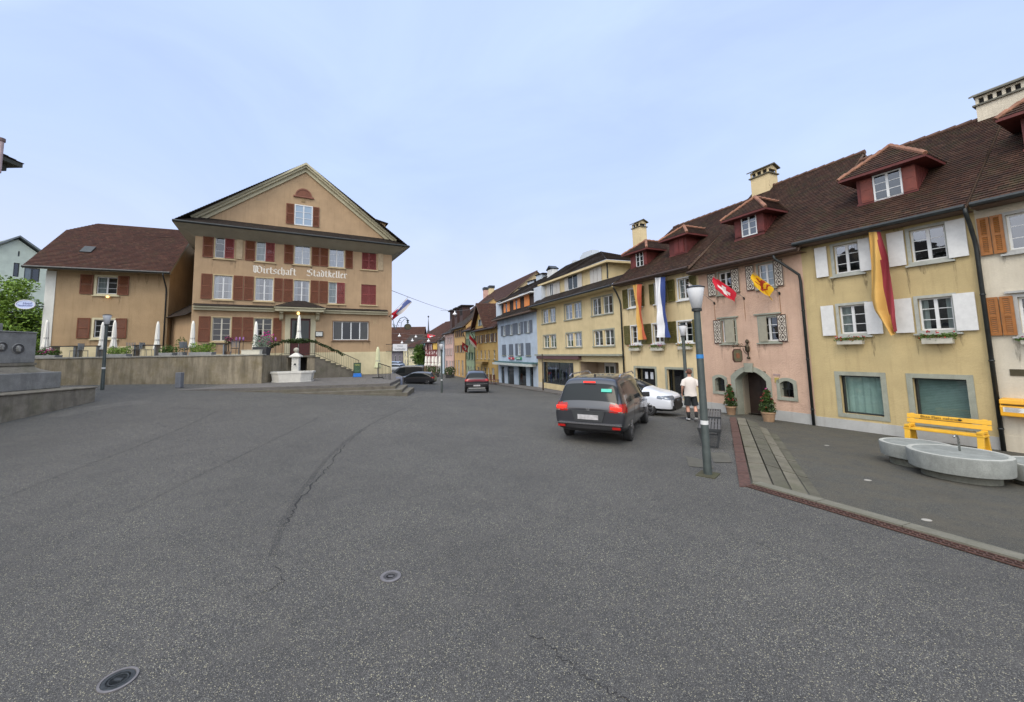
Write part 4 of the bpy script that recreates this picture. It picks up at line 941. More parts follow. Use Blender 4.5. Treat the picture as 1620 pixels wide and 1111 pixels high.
for (a, b_, c, d, kind) in ((871, 875.5, 449.5, 468, 'n'), (899.5, 914.5, 436.5, 457, 'o'), (934.5, 952, 424, 446, 'c')):
    xa, xb, z0, z1 = F.rect(a, b_, c, d, .5)
    if kind != 'c':
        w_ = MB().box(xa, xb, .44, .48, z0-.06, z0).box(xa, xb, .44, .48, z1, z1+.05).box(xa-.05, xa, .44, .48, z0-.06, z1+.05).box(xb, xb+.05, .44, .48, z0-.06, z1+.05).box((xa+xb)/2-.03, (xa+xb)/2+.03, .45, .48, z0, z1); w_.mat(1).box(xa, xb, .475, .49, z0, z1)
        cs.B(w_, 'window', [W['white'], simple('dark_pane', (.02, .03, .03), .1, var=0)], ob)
    sp = {'n': ((865, 870.5), (876.5, 881), (881.5, 886.5)), 'o': ((894, 899), (915, 921.5)), 'c': ((934.5, 940), (940.5, 946), (946.5, 952.5))}[kind]
    for p, q in sp: cs.B(MB().box(F.at(p, (c+d)/2, .5)[0], F.at(q, (c+d)/2, .5)[0], .43, .47, z0-.04, z1+.04), 'shutter', simple('pale_grey_shutter', (.48, .46, .42), .6, var=.06), ob)
o5 = .45; up = MB(); A = (ax0-.5, .5-o5, zA+.02); Bq = (ax1+o5, .5-o5, zA+.02); pk_y = 4.2
zpk = F.Z(950, 398, pk_y*.75); zl = zpk
upx1 = F.at(950, 398, pk_y*.75)[0]; C_ = (upx1, pk_y*.75, zpk); D_ = (ax0-.5, pk_y*.75, zpk)
up.slope(A, Bq, C_, D_, .17); up.slope(Bq, (Bq[0], 5.2, A[2]), C_, C_, .17); up.mat(1).box(A[0], Bq[0], A[1]+.01, A[1]+.4, A[2]-.17, A[2]-.02).box(Bq[0]-.35, Bq[0]-.01, A[1]+.41, 5.2, A[2]-.17, A[2]-.02)
up.face([(A[0]+.1, .0, A[2]-.1), (A[0]+.1, 6, A[2]-.1), D_]) 
ur = cs.B(up, 'upper_roof', [TILE_C, PL_CREAM2], ob)
cs.B(MB().tube([(ax1+.1, .35, zA-.15), (ax1+.0, .42, zA-.5), (ax1-.02, .42, zsk)], .045), 'downpipe', W['zinc'], ob)
for (a, b_, c, d) in ((917, 936, 399, 410), (903, 911, 413, 420)):
    yy = pk_y*.75+.6; xa, xb, z0, z1 = F.rect(a, b_, c, d, yy); cs.B(MB().prism([(xa, z0-.9), (xb, z0-.9), (xb, z1), (xa+(xb-xa)*.3, z1+.05), (xa, z1-.25)], yy, yy+.8), 'roof_box', simple('pale_metal_cheek', (.5, .55, .6), .5, var=.05), ob)
xa, xb, z0, z1 = F.rect(868.5, 876.5, 423, 435, 2.4)
hq = MB().box(xa, xb, 2.2, 2.8, z0-1.2, z1-.25).mat(1).prism([(xa-.08, z1-.2), ((xa+xb)/2, z1+.15), (xb+.08, z1-.2), (xb, z1-.28), ((xa+xb)/2, z1+.02), (xa, z1-.28)], 2.1, 2.9); cs.B(hq, 'chimney', [WHITESH, W['zinc']], ob)
# ---- blue house
bl = House('townhouse', 'pale blue house with slate-grey shutters and orange-brown attic shutters', P_bo, P_cb, -1.2, 'house')
F = bl.F; ovb = .7; zeb = (F.Z(792, 503, -ovb)+F.Z(842, 489, -ovb))/2
gs = [(796, 800, 515, 531), (807, 811.3, 512.5, 530), (819.4, 823.8, 511, 528.5), (833.7, 838, 508.5, 526)]; U = [F.rect(*q) for q in gs]; z0 = sum(q[2] for q in U)/4; z1 = sum(q[3] for q in U)/4
for q in U:
    q = q[:2]+(z0, z1); bl.window(q, 2, 3, mt=.03, fr=.06, sill=.04); bl.shutters(q, GREYSH, .62, .62, style='flat')
gs = [(795, 800.6, 545, 562), (806, 812, 544.5, 562), (819.7, 824.3, 544, 562), (832.5, 839.5, 543, 562)]; U = [F.rect(*q) for q in gs]; z0 = sum(q[2] for q in U)/4; z1 = sum(q[3] for q in U)/4
for i, q in enumerate(U):
    q = q[:2]+(z0, z1)
    if i == 2: bl.window(q, 2, 3, mt=.03, fr=.06); bl.shutters(q, GREYSH, .62, .62, style='flat')
    else: xm = (q[0]+q[1])/2; bl.shutter(q[0], xm-.01, z0, z1, GREYSH, 'flat'); bl.shutter(xm+.01, q[1], z0, z1, GREYSH, 'flat'); bl.B(MB().box(q[0]-.08, q[1]+.08, -.1, -.001, z0-.1, z0-.02), 'sill', W['stone'])
for a, b_ in ((792.7, 798), (802.6, 813), (819.6, 832.2), (837.2, 843.5)):
    q = (F.at(a, 590)[0], F.at(b_, 590)[0], -1.15, F.Z((a+b_)/2, 580)); bl.window(q, 1, 1, sill=0, fm=simple('teal_frame', (.03, .09, .10), .5), glassm=glass('shaded_glass'), rev=.14)
bl.wall(PL_BLUE, zeb+.1, 9)
zc = F.Z(818, 573.5); bl.B(MB().box(0, F.L, -.5, -.001, zc-.06, zc+.08), 'cornice', simple('teal_cornice', (.06, .13, .14), .6)); bl.B(MB().box(.2, F.L-.3, -.8, -.02, zc-.3, zc-.08), 'awning', simple('pale_awning', (.45, .48, .45), .8))
zsn = F.Z(805, 567); bl.B(MB().box(F.at(806, 567)[0], F.at(814, 567)[0], -.12, -.02, zsn-.1, zsn+.1).mat(1).box(F.at(810, 567)[0], F.at(811, 567)[0], -.125, -.119, zsn-.09, zsn+.09), 'shop_sign', [simple('red_sign', (.45, .03, .04), .5), W['white']]); bl.B(MB().box(F.at(817, 568)[0], F.at(826, 568)[0], -.12, -.02, zsn-.08, zsn+.14).mat(1).box(F.at(819, 568)[0], F.at(824, 568)[0], -.13, -.119, zsn-.02, zsn+.08), 'shop_sign', [simple('green_sign', (.05, .25, .12), .5), W['white']])
zsb = (F.Z(795, 494, .3)+F.Z(838, 484, .3))/2-.15; sk = MB(); sk.slope((-.2, -ovb, zeb), (F.L+.2, -ovb, zeb), (F.L+.2, .3, zsb), (-.2, .3, zsb), .17); sk.mat(1).box(-.2, F.L+.2, -ovb, -.001, zeb-.14, zeb-.02); sk.mat(0).face([(-.2, -ovb, zeb), (-.2, .3, zsb), (-.2, .3, zeb)])
bl.rf = bl.B(sk, 'roof', [TILE_C, SOFF]); zat = (F.Z(790, 478, -.2)+F.Z(843, 461, -.2))/2
BW = simple('dark_attic_boards', (.05, .03, .02), .8, var=.3); xa, xb = F.at(794, 490, .3)[0], F.at(845, 478, .3)[0]
q = MB(); q.face([(xa, .3, zsb-.2), (xb, .3, zsb-.2), (xb, .3, zat+.05), (xa, .3, zat+.05)]); ob = bl.B(q, 'attic_storey', BW)
ORG = simple('bright_orange_shutters', (.80, .27, .06), .6, var=.15)
for a, b_, c, d in ((797.5, 807, 478.5, 494), (813, 823.5, 472.5, 489), (830, 838, 466.5, 484.5)):
    x0, x1, z0, z1 = F.rect(a, b_, c, d, .3); w_ = (x1-x0)
    if a < 829:
        bl.B(MB().box(x0, x0+w_*.32, .24, .28, z0, z1), 'shutter', ORG, ob); bl.B(MB().box(x1-w_*.42, x1, .24, .28, z0, z1), 'shutter', ORG, ob); bl.B(MB().box(x0+w_*.33, x1-w_*.43, .26, .29, z0, z1), 'window', simple('dark_pane', (.02, .03, .03), .1, var=0), ob)
    else: bl.B(MB().box(x0, x0+w_*.49, .24, .28, z0, z1), 'shutter', ORG, ob); bl.B(MB().box(x0+w_*.51, x1, .24, .28, z0, z1), 'shutter', ORG, ob)
zrb = (F.Z(848, 440, 3.8)+F.Z(815, 462, 3.8))/2; r_ = MB(); r_.slope((xa-.4, -.2, zat+.05), (xb+.4, -.2, zat+.05), (xb+.4, 3.8, zrb), (xa-.4, 3.8, zrb), .2).slope((xb+.4, 8, zat), (xa-.4, 8, zat), (xa-.4, 3.8, zrb), (xb+.4, 3.8, zrb), .5); r_.mat(1).box(xa-.4, xb+.4, -.21, .3, zat-.12, zat-.0)
bl.B(r_, 'upper_roof', [TILE_C, WHITESH], ob)
CH = simple('pale_metal_cheek')if False else MATS['pale_metal_cheek']
for a, b_, c, d in ((786, 793, 478, 498), (846, 858, 454, 475)):
    x0, x1, z0, z1 = F.rect(a, b_, c, d, .2); bl.B(MB().box(x0, x1, .1, 3, z0-.3, z1), 'dormer_cheek', CH, ob)
for a, b_, c, d in ((848, 857, 434.5, 445), (834.5, 845, 444.5, 454), (820.5, 829, 455.5, 462)):
    x0, x1, z0, z1 = F.rect(a, b_, c, d, 3.4); bl.B(MB().prism([(x0, z0-.7), (x1, z0-.7), (x1, z1-.1), (x0, z1)], 3.4, 4.2).mat(1).prism([(x0-.1, z1), (x1+.5, z1-.1), (x1+.5, z1-.02), (x0-.1, z1+.1)], 3.3, 4.3), 'roof_dormer', [CH, TILE_B], ob)
# ================================================================== inn on the left of the street
RED_SH = simple('brick_red_shutters', (.145, .042, .015), .6, var=.22)
DKRED = simple('dull_red_closed_shutters', (.20, .04, .035), .65, var=.15)
CORN = plaster('cream_cornice', (.50, .46, .32), .3, .1)
PL_TAN2 = plaster('cream_base_plaster', (.62, .54, .34), .25, .3)
sp0 = Vector((-13.2, 28.0)); dS = dirx(1970)
P_s0 = isect(sp0, dS, 299.5); P_s1 = isect(sp0, dS, 619.5)
zpl = 1.0
sk_ = House('inn', 'large tan inn with red shutters, a pedimented gable and white blackletter lettering', P_s0, P_s1, zpl, 'inn')
F = sk_.F; OV = 1.05
zes = (F.Z(265, 347, -OV)+F.Z(641, 388.5, -OV))/2
def avg(L_): 
    z0 = sum(q[2] for q in L_)/len(L_); z1 = sum(q[3] for q in L_)/len(L_); return [q[:2]+(z0, z1) for q in L_]
def sh(H, a, b_, q, mat, F=None, st='louver', **k):
    F = F or H.F; ym = .5*(k.pop('ya')+k.pop('yb')); H.shutter(F.at(a, ym)[0], F.at(b_, ym)[0], q[2]-.02, q[3]+.04, mat, st, **k)
RW = [[(340.5, 370, 374.6, 407.5), (405.6, 434, 381, 414), (466, 491, 387.5, 419), (521, 544.6, 393.2, 422.7), (572.5, 595.5, 398, 427)],
      [(338.4, 367.3, 437, 473), (404, 432, 440.5, 476), (465, 489.5, 444.5, 478), (520, 544.6, 447, 480), (571.5, 595, 449.5, 482.5)]]
TANW = simple('tan_window_trim', (.48, .38, .22), .8, var=.1)
for ri, row in enumerate(RW):
    U = avg([F.rect(*q) for q in row])
    for i, q in enumerate(U):
        a, b_, c, d = row[i]
        if i == 4:
            sk_.holes.append(q); xm = (q[0]+q[1])/2; sk_.rev = .14
            for e0, e1 in ((q[0]+.02, xm-.01), (xm+.01, q[1]-.02)): sk_.shutter(e0, e1, q[2]+.02, q[3]-.02, DKRED, 'louver', y=.09)
            sk_.B(MB().box(q[0]-.12, q[1]+.12, -.1, -.001, q[2]-.09, q[2]-.01), 'sill', TANW); continue
        if (ri, i) in ((0, 0), (0, 1), (1, 3)):
            sk_.window(q, 2, 3, sur=.07, surm=TANW, sill=1, curtain=None if (ri, i) == (0, 0) else 'full'); xm = (q[0]+q[1])/2
            sk_.shutter(xm+.02, q[1]+.03, q[2], q[3]+.02, DKRED, 'louver', y=-.03)
        else: sk_.window(q, 2, 3, sur=.07, surm=TANW, sill=1, curtain='full' if ri == 0 else 'sides', glassm=glass('sky_reflecting_glass'))
    SH = [[(321, 338), (388, 404), (449.5, 464.2), (493, 505.4), (506.4, 519.3), (546.3, 558)], [(318, 335.5), (369, 384.5), (386, 401), (433.5, 447.2), (448.6, 463.2), (491, 504), (505.2, 518.7)]][ri]
    yy = [lambda x: 390+(x-330)*.085, lambda x: 454+(x-330)*.045][ri]
    for a, b_ in SH: sk_.shutter(F.at(a, yy(a))[0], F.at(b_, yy(b_))[0], U[0][2]-.03, U[0][3]+.05, RED_SH, 'louver')
    if ri == 0: PAL = simple('faded_tan_leaf', (.38, .29, .18), .8); sk_.shutter(F.at(598, 413)[0], F.at(606, 413)[0], U[0][2], U[0][3], PAL, 'flat', label='blind tan leaf painted like the wall'); sk_.shutter(F.at(374, 392)[0], F.at(384, 392)[0], U[0][2], U[0][3], PAL, 'flat')
U = avg([F.rect(335.6, 364.4, 503, 539), F.rect(402, 430, 503.5, 540)])
for q in U: sk_.window(q, 2, 4, sur=.07, surm=TANW, sill=1, glassm=glass('shaded_glass'), fm=simple('cream_frame', (.55, .52, .42), .5, var=.05))
for a, b_ in ((314, 332.5), (367, 382.5), (384, 400.5), (432, 445.3)): sk_.shutter(F.at(a, 522)[0], F.at(b_, 522)[0], U[0][2]-.04, U[0][3]+.05, RED_SH, 'louver')
q4 = F.rect(527, 583, 509, 538); sk_.window(q4, 4, 1, sur=.05, surm=simple('brown_trim', (.16, .10, .06), .7), sill=1, curtain='sides', glassm=glass('shaded_glass'))
DLs = 2.52      # landing height
dq = (F.at(459, 530)[0], F.at(491, 530)[0], DLs, F.Z(475, 504)); sk_.holes.append(dq)
sk_.wall(PL_TAN, zes+.35, 14, plinth=F.Z(560, 557), plinthm=PL_TAN2)
dm = MB().box(dq[0], dq[1], .13, .19, dq[2], dq[3]).mat(1); xm = (dq[0]+dq[1])/2
for a, b_ in ((dq[0]+.1, xm-.05), (xm+.05, dq[1]-.1)): dm.box(a, b_, .12, .13, dq[2]+.9, dq[3]-.15)
sk_.B(dm, 'door', [simple('dark_red_door', (.07, .012, .01), .5, var=.2), simple('dark_pane', (.02, .03, .03), .1, var=0)])
sk_.B(MB().box(dq[0]-.34, dq[0]-.0, -.05, -.001, DLs, dq[3]+.25).box(dq[1], dq[1]+.34, -.05, -.001, DLs, dq[3]+.25).box(dq[0]-.001, dq[1]+.001, -.05, -.001, dq[3], dq[3]+.25), 'door_surround', CORN)
zc0 = F.Z(450, 494); xl, xr_ = F.at(306, 490)[0], F.at(612, 497)[0]; c0, c1 = F.at(435, 490, -.5)[0], F.at(512, 492, -.5)[0]
for a, b_ in ((xl, c0), (c1, xr_)):
    cm = MB(); cm.box(a, b_, -.22, -.001, zc0-.02, zc0+.14).box(a-.0, b_+.0, -.36, -.001, zc0+.14, zc0+.24); cm.mat(1).slope((a, -.42, zc0+.25), (b_, -.42, zc0+.25), (b_, -.002, zc0+.42), (a, -.002, zc0+.42), .2); cm.mat(0); sk_.B(cm, 'cornice', [CORN, TILE_C])
pm = MB().box(c0, c1, -.9, -.001, zc0+.0, zc0+.2).box(c0-.08, c1+.08, -1.0, -.001, zc0+.2, zc0+.27); xm = (c0+c1)/2
pm.mat(1).slope((c0-.1, -1.02, zc0+.28), (c1+.1, -1.02, zc0+.28), (xm+.3, -.003, zc0+.85), (xm-.3, -.003, zc0+.85), .16).slope((c1+.1, -1.02, zc0+.28), (c1+.1, -.002, zc0+.28), (xm+.3, -.002, zc0+.85), (xm+.3, -.003, zc0+.85), .16).slope((c0-.1, -.002, zc0+.28), (c0-.1, -1.02, zc0+.28), (xm-.3, -.003, zc0+.85), (xm-.3, -.002, zc0+.85), .16)
por = sk_.B(pm, 'porch_roof', [CORN, TILE_C])
for x in (c0+.28, c1-.5):
    sk_.B(MB().prism([(-.002, zc0), (-.7, zc0), (-.66, zc0-.14), (-.4, zc0-.2), (-.25, zc0-.5), (-.002, zc0-.62)], x, x+.24, 'x'), 'console', CORN, por)
lm = simple('lit_lamp_glow', (1, .62, .22), .5, var=0, emit=2.5); sk_.B(MB().lathe([(0, -.1), (.08, -.06), (.1, .02), (.05, .1), (0, .12)], (xm-.1, -.55, zc0-.12), 12), 'porch_lamp', lm)
mb_ = F.rect(498.5, 511, 524.5, 533); sk_.B(MB().box(mb_[0], mb_[1], -.1, -.001, mb_[2], mb_[3]).mat(1).box(mb_[0]+.05, mb_[1]-.05, -.106, -.1, mb_[2]+.05, mb_[3]-.05), 'menu_case', [W['zinc'], simple('paper', (.55, .56, .52), .8)])
hn = F.rect(591, 597, 507, 513); hm = MB()
for k in range(3): hm.box(hn[0]+.09*k, hn[0]+.09*k+.02, -.012, -.001, hn[2], hn[3])
hm.box(hn[0], hn[0]+.2, -.014, -.001, hn[2]+.1, hn[2]+.12); sk_.B(hm, 'house_number', TANW)
pq = F.rect(611, 617, 566, 569); sk_.B(MB().box(pq[0], pq[1], -.02, -.001, pq[2], pq[3]), 'street_plate', simple('grey_plate', (.3, .3, .28), .5))
# skirt roof, gable wall, raking cornices, tiled main roof
zsk = F.Z(467, 360, .02); ze_ = zes; Lf = F.L
gx0 = F.at(321, 341, 0)[0]; gx1 = F.at(613, 381, 0)[0]
zgl = (F.at(321, 341, 0)[1]+F.at(613, 381, 0)[1])/2
sk = MB(); a, b_ = (-OV, -OV, ze_), (Lf+OV, -OV, ze_); sk.slope(a, b_, (Lf-.2, .0, zgl), (.2, .0, zgl), .17)
apx, apz = F.at(481, 258, -.25)
D = 14.0
la, lb = Vector((-OV, -OV, ze_)), Vector((Lf+OV, -OV, ze_))
# side slopes start at the eave corners and run up to the ridge
pkz = apz; xpk = Lf/2
wy = -.35
sk.slope((Lf+OV, -OV, ze_), (Lf+OV, D+OV, ze_), (Lf*.5+.0, D+OV, pkz), (xpk, wy, pkz), .17).slope((-OV, D+OV, ze_), (-OV, -OV, ze_), (xpk, wy, pkz), (xpk, D+OV, pkz), .17)
sk.mat(1); th = .12
sk.face([(-OV, -OV, ze_), (Lf+OV, -OV, ze_), (Lf+OV, -OV, ze_-th), (-OV, -OV, ze_-th)])
z_w = ze_-.62      # boxed soffit slopes down to the wall
for q in ([(-OV, -OV, ze_-th), (Lf+OV, -OV, ze_-th), (Lf, 0, z_w), (0, 0, z_w)], [(Lf+OV, -OV, ze_-th), (Lf+OV, D, ze_-th), (Lf, D, z_w), (Lf, 0, z_w)], [(-OV, D, ze_-th), (-OV, -OV, ze_-th), (0, 0, z_w), (0, D, z_w)],
          [(Lf+OV, -OV, ze_), (Lf+OV, D, ze_), (Lf+OV, D, ze_-th), (Lf+OV, -OV, ze_-th)], [(-OV, -OV, ze_), (-OV, D, ze_), (-OV, D, ze_-th), (-OV, -OV, ze_-th)]): sk.face(q)
sk_.rf = sk_.B(sk, 'roof', [TILE_C, plaster('grey_soffit', (.34, .32, .25), .2, .1)])
sk_.B(MB().tube([(-OV, -OV-.05, ze_-.04), (Lf+OV, -OV-.05, ze_-.04)], .08), 'gutter', W['zinc'])
sk_.B(MB().tube([(Lf+OV+.05, -OV, ze_-.04), (Lf+OV+.05, D, ze_-.04)], .08), 'gutter', W['zinc'])
# gable (tympanum) with moulded raking cornice; its roof verge tops the side slopes
gm = MB(); gi0 = -.3; gi1 = Lf+.3
def rake(t, e): return None
gw = F.rect(467.5, 493, 326.5, 356); zb_g = zgl-.4
gm.face([(gi0+.9, 0, zgl-.3), (gw[0], 0, zgl-.3), (gw[0], 0, pkz-.75), (xpk, 0, pkz-.55)] if False else [(gi0+.2, .0, zgl-.3), (gi1-.2, .0, zgl-.3), (gi1-.2, .0, zgl-.2), (xpk, .0, pkz-.5), (gi0+.2, .0, zgl-.2)])
gb = sk_.B(gm, 'gable_wall', PL_TAN)
rk = MB()
for sg, xe in ((-1, -OV), (1, Lf+OV)):
    A = Vector((xe, 0, ze_)); P = Vector((xpk, 0, pkz)); d = (P-A).normalized(); n_ = Vector((-d.z, 0, d.x)); n_ = n_ if n_.z < 0 else -n_
    A2 = A + d*.95
    for t0, t1, y0 in ((.0, .13, -.42), (.13, .26, -.3), (.26, .48, -.12)):
        # strip between offsets t0,t1 below the roof line
        def pt(base, t): 
            return base+n_*t
        a, b_ = pt(A2, t0), pt(A2, t1); c = Vector((xpk, 0, pkz - t1/abs(n_.z))); e = Vector((xpk, 0, pkz - t0/abs(n_.z)))
        q = [(a.x, a.z), (b_.x, b_.z), (c.x, c.z), (e.x, e.z)]; rk.prism(q, y0, -.002 if sg < 0 else -.003)
sk_.B(rk, 'raking_cornice', CORN)
sk_.window(gw, 2, 3, sur=.07, surm=W['white'], sill=1, rev=.0, hole=False, glassm=glass('sky_reflecting_glass')) if False else None
wm = MB(); x0, x1, z0, z1 = gw; t = .07
wm.box(x0-t, x1+t, -.04, -.004, z0-t, z0).box(x0-t, x1+t, -.04, -.004, z1, z1+t).box(x0-t, x0, -.04, -.004, z0, z1).box(x1, x1+t, -.04, -.004, z0, z1).box((x0+x1)/2-.04, (x0+x1)/2+.04, -.035, -.004, z0, z1)
for j in (1, 2): wm.box(x0, x1, -.03, -.004, z0+(z1-z0)*j/3-.015, z0+(z1-z0)*j/3+.015)
wm.mat(1).box(x0, x1, -.012, -.003, z0, z1); sk_.B(wm, 'window', [W['white'], simple('pale_sky_pane', (.25, .33, .42), .08, var=0)], gb)
for a, b_ in ((452.5, 465), (495, 505)): sk_.shutter(F.at(a, 341)[0], F.at(b_, 341)[0], z0-.05, z1+.05, RED_SH, 'louver')
lu = F.rect(469, 492, 301, 311.5); lm_ = MB(); n_ = 14; xc = (lu[0]+lu[1])/2; hw = (lu[1]-lu[0])/2; hz = lu[3]-lu[2]
lm_.prism([(xc+hw*math.cos(math.pi*k/n_), lu[2]+hz*math.sin(math.pi*k/n_)) for k in range(n_+1)], -.05, -.004); lm_.mat(1).box(xc-hw-.2, xc+hw+.2, -.12, -.004, lu[2]-.1, lu[2]-.0)
for k in range(n_): a0, a1 = math.pi*k/n_, math.pi*(k+1)/n_; lm_.prism([(xc+hw*math.cos(a0), lu[2]+hz*math.sin(a0)), (xc+hw*1.16*math.cos(a0), lu[2]+hz*1.2*math.sin(a0)), (xc+hw*1.16*math.cos(a1), lu[2]+hz*1.2*math.sin(a1)), (xc+hw*math.cos(a1), lu[2]+hz*math.sin(a1))], -.08, -.004)
sk_.B(lm_, 'lunette', [RED_SH, simple('brick_lunette', (.2, .08, .05), .8)], gb)
oq = F.rect(477, 483, 315, 320); sk_.B(MB().box(oq[0], oq[1], -.05, -.004, oq[2], oq[3]), 'stone_emblem', simple('weathered_emblem', (.25, .17, .08), .8), gb)
# small dormer on the right slope
sdx = F.at(598, 352, 3)[0]; sdz = F.at(605, 352, 3)[1]
q = MB().box(sdx-.8, sdx+.55, 2.6, 4.2, sdz-1.6, sdz-.15); q.mat(1).prism([(sdx-1.2, sdz+.1), (sdx+.75, sdz-.28), (sdx+.75, sdz-.2), (sdx-1.2, sdz+.2)], 2.4, 4.4); sk_.B(q, 'dormer', [PL_TAN, TILE_C], sk_.rf)
# ---- blackletter lettering drawn with a broad pen
GL = {  # strokes on a grid: x 0..w, y 0..10 (x-height 6.6, ascender 10)
 'W': (9.6, [((0,9.2),(1.6,10)),((1,9.6),(1,2)),((1,2),(2.4,.3)),((2.4,.3),(4.6,2)),((4.6,2),(4.6,8.6)),((2.9,9.8),(2.9,1.2)),((2.9,9.8),(4.6,8.6)),((4.6,8.6),(6.2,9.9)),((6.2,9.9),(8.8,7.6)),((8.8,7.6),(8.8,2.2)),((8.8,2.2),(6.8,.2)),((6.8,.2),(4.6,2)),((5.6,6.2),(8,7))]),
 'i': (2.4, [((0,5.8),(1.2,6.8)),((1.2,6.5),(1.2,.9)),((1.2,.9),(2.2,.3)),((.7,8.6),(1.7,9.4))]),
 'r': (3.4, [((0,5.8),(1.2,6.8)),((1.2,6.5),(1.2,.9)),((1.2,.9),(2.2,.3)),((1.3,5.8),(2.6,6.9)),((2.6,6.9),(3.5,6))]),
 't': (3.1, [((1.2,9),(1.2,1)),((1.2,1),(2.8,.3)),((.1,6.2),(2.8,6.5))]),
 's': (3.8, [((3.5,6.1),(2.3,7)),((2.3,7),(.9,5.8)),((.9,5.8),(.9,4.2)),((.9,4.2),(3.1,3)),((3.1,3),(3.1,1.2)),((3.1,1.2),(1.6,.1)),((1.6,.1),(.3,1))]),
 'c': (3.2, [((3.1,5.9),(2.1,6.9)),((2.1,6.9),(.9,5.8)),((.9,5.8),(.9,1.2)),((.9,1.2),(2,.1)),((2,.1),(3.1,1))]),
 'h': (4.3, [((1,9.8),(1,.8)),((1,.8),(1.9,.2)),((1,5.6),(2.7,6.9)),((2.7,6.9),(3.6,5.8)),((3.6,5.8),(3.6,.6)),((3.6,.6),(2.6,-1))]),
 'a': (4.2, [((.9,5.9),(2.3,6.9)),((2.3,6.9),(3.3,5.9)),((3.3,5.9),(3.3,1)),((3.3,1),(4.1,.3)),((3.3,3.8),(.9,3)),((.9,3),(.9,1.1)),((.9,1.1),(1.9,.2)),((1.9,.2),(3.3,1.3))]),
 'f': (3.2, [((3.2,8.9),(2.2,9.9)),((2.2,9.9),(1.1,8.8)),((1.1,8.8),(1.1,.2)),((0,6.2),(2.9,6.5))]),
 'S': (6.6, [((6,8.9),(4.2,10)),((4.2,10),(1.2,8.4)),((1.2,8.4),(1.2,6.2)),((1.2,6.2),(5.6,4.4)),((5.6,4.4),(5.6,1.6)),((5.6,1.6),(3.4,.1)),((3.4,.1),(.3,1.4)),((3.1,8.6),(3.1,6.2))]),
 'd': (4.2, [((.6,9.4),(3.4,6.9)),((3.4,6.9),(3.4,1.2)),((3.4,1.2),(2.2,.1)),((2.2,.1),(.9,1.2)),((.9,1.2),(.9,5.6)),((.9,5.6),(2,6.6))]),
 'k': (4.0, [((1,9.8),(1,.4)),((1,5),(2.5,6.9)),((2.5,6.9),(3.4,5.8)),((3.4,5.8),(1.2,4)),((1.2,4),(3,3.2)),((3,3.2),(3,1)),((3,1),(3.9,.3))]),
 'e': (3.5, [((.9,5.7),(2.1,6.9)),((2.1,6.9),(3,5.6)),((3,5.6),(.9,3.6)),((.9,5.7),(.9,1.2)),((.9,1.2),(2,.1)),((2,.1),(3.3,1.1))]),
 'l': (2.2, [((1,9.8),(1,1)),((1,1),(2,.3))]), ' ': (4.6, [])}
def blackletter(H, text, x0, x1, z0, hgt, mat, y=-.006):
    tot = sum(GL[c][0]+.55 for c in text); s_ = (x1-x0)/tot; v = hgt/10; mb = MB(); x = x0; k = 0
    nx, nz = s_*.62, v*.42
    for c in text:
        w_, st = GL[c]
        for (a, b_), (c2, d) in st:
            ax, az, bx, bz = x+a*s_, z0+b_*v, x+c2*s_, z0+d*v; yy = y-.0012*(k % 5); k += 1
            mb.face([(ax-nx, yy, az-nz*.7), (ax+nx, yy, az+nz*.7), (bx+nx, yy, bz+nz*.7), (bx-nx, yy, bz-nz*.7)])
            for (cx, cz) in ((ax, az), (bx, bz)): mb.face([(cx-nx, yy-.0004, cz), (cx, yy-.0004, cz-nz), (cx+nx, yy-.0004, cz), (cx, yy-.0004, cz+nz)])
        x += (w_+.55)*s_
    return mb
WL = simple('white_letter_paint', (.72, .68, .60), .8, var=.12)
t1 = F.at(400, 432)[0]; t2 = F.at(469, 437)[0]; zt0 = (F.Z(401, 431.5)+F.Z(467, 436))/2; hh = F.Z(401, 420)-F.Z(401, 431.5)
lt = blackletter(sk_, 'Wirtschaft', t1, t2, zt0, hh, WL); sk_.B(lt, 'lettering', WL)
t1 = F.at(485, 437)[0]; t2 = F.at(549, 440)[0]; zt0 = (F.Z(486, 437)+F.Z(547, 440.3))/2
lt = blackletter(sk_, 'Stadtkeller', t1, t2, zt0, hh, WL); sk_.B(lt, 'lettering', WL)
# ---- landing, stairs and railings
def tread_run(mb, x0, x1, y0, y1, zt, zb, n_, sgn):
    for k in range(n_):
        xa = x0+(x1-x0)*k/n_; xb = x0+(x1-x0)*(k+1)/n_; z = zt+(zb-zt)*(k+1)/(n_+1); mb.box(xa, xb, y0, y1, zb-.4, z)
        mb.box(min(xa, xb)-.02, max(xa, xb)+.02, y0-.03, y1+.01, z, z+.035)
YL = -2.5       # front edge of landing and stairs
xl0 = F.at(446, 561, YL)[0]; xl1 = F.at(498, 561, YL)[0]; xr1 = F.at(572, 600, YL)[0]
ym0 = -1.25
lm_ = MB(); e0, e1 = F.at(455, 575, YL)[0], F.at(486, 575, YL)[0]
lm_.box(xl0, e0, YL, -.001, zpl-.4, DLs-.12).box(e1, xl1, YL, -.001, zpl-.4, DLs-.12).box(e0, e1, -1.2, -.001, zpl-.4, DLs-.12); lm_.mat(1).box(xl0-.05, xl1+.05, YL-.06, -.001, DLs-.12, DLs)
land = sk_.B(lm_, 'landing', [CONC, STEP]); dk = MB().box(e0+.001, e1-.001, -1.25, -1.21, zpl-.2, DLs-.14); sk_.B(dk, 'cellar_shade_sheet', simple('cellar_shade', (.02, .018, .016), .9), land)  # dark sheet in the doorway; the cellar's shade is put into its colour
rs = MB(); tread_run(rs, xl1, xr1, YL, YL+1.3, DLs, zpl+.02, 9, 1); sk_.B(rs, 'stair_flight', [STEP]); 
xl2 = xl0-1.9; ls = MB(); tread_run(ls, xl0, xl2, YL, YL+1.3, DLs, zpl+.35, 7, -1); sk_.B(ls, 'stair_flight', [STEP])
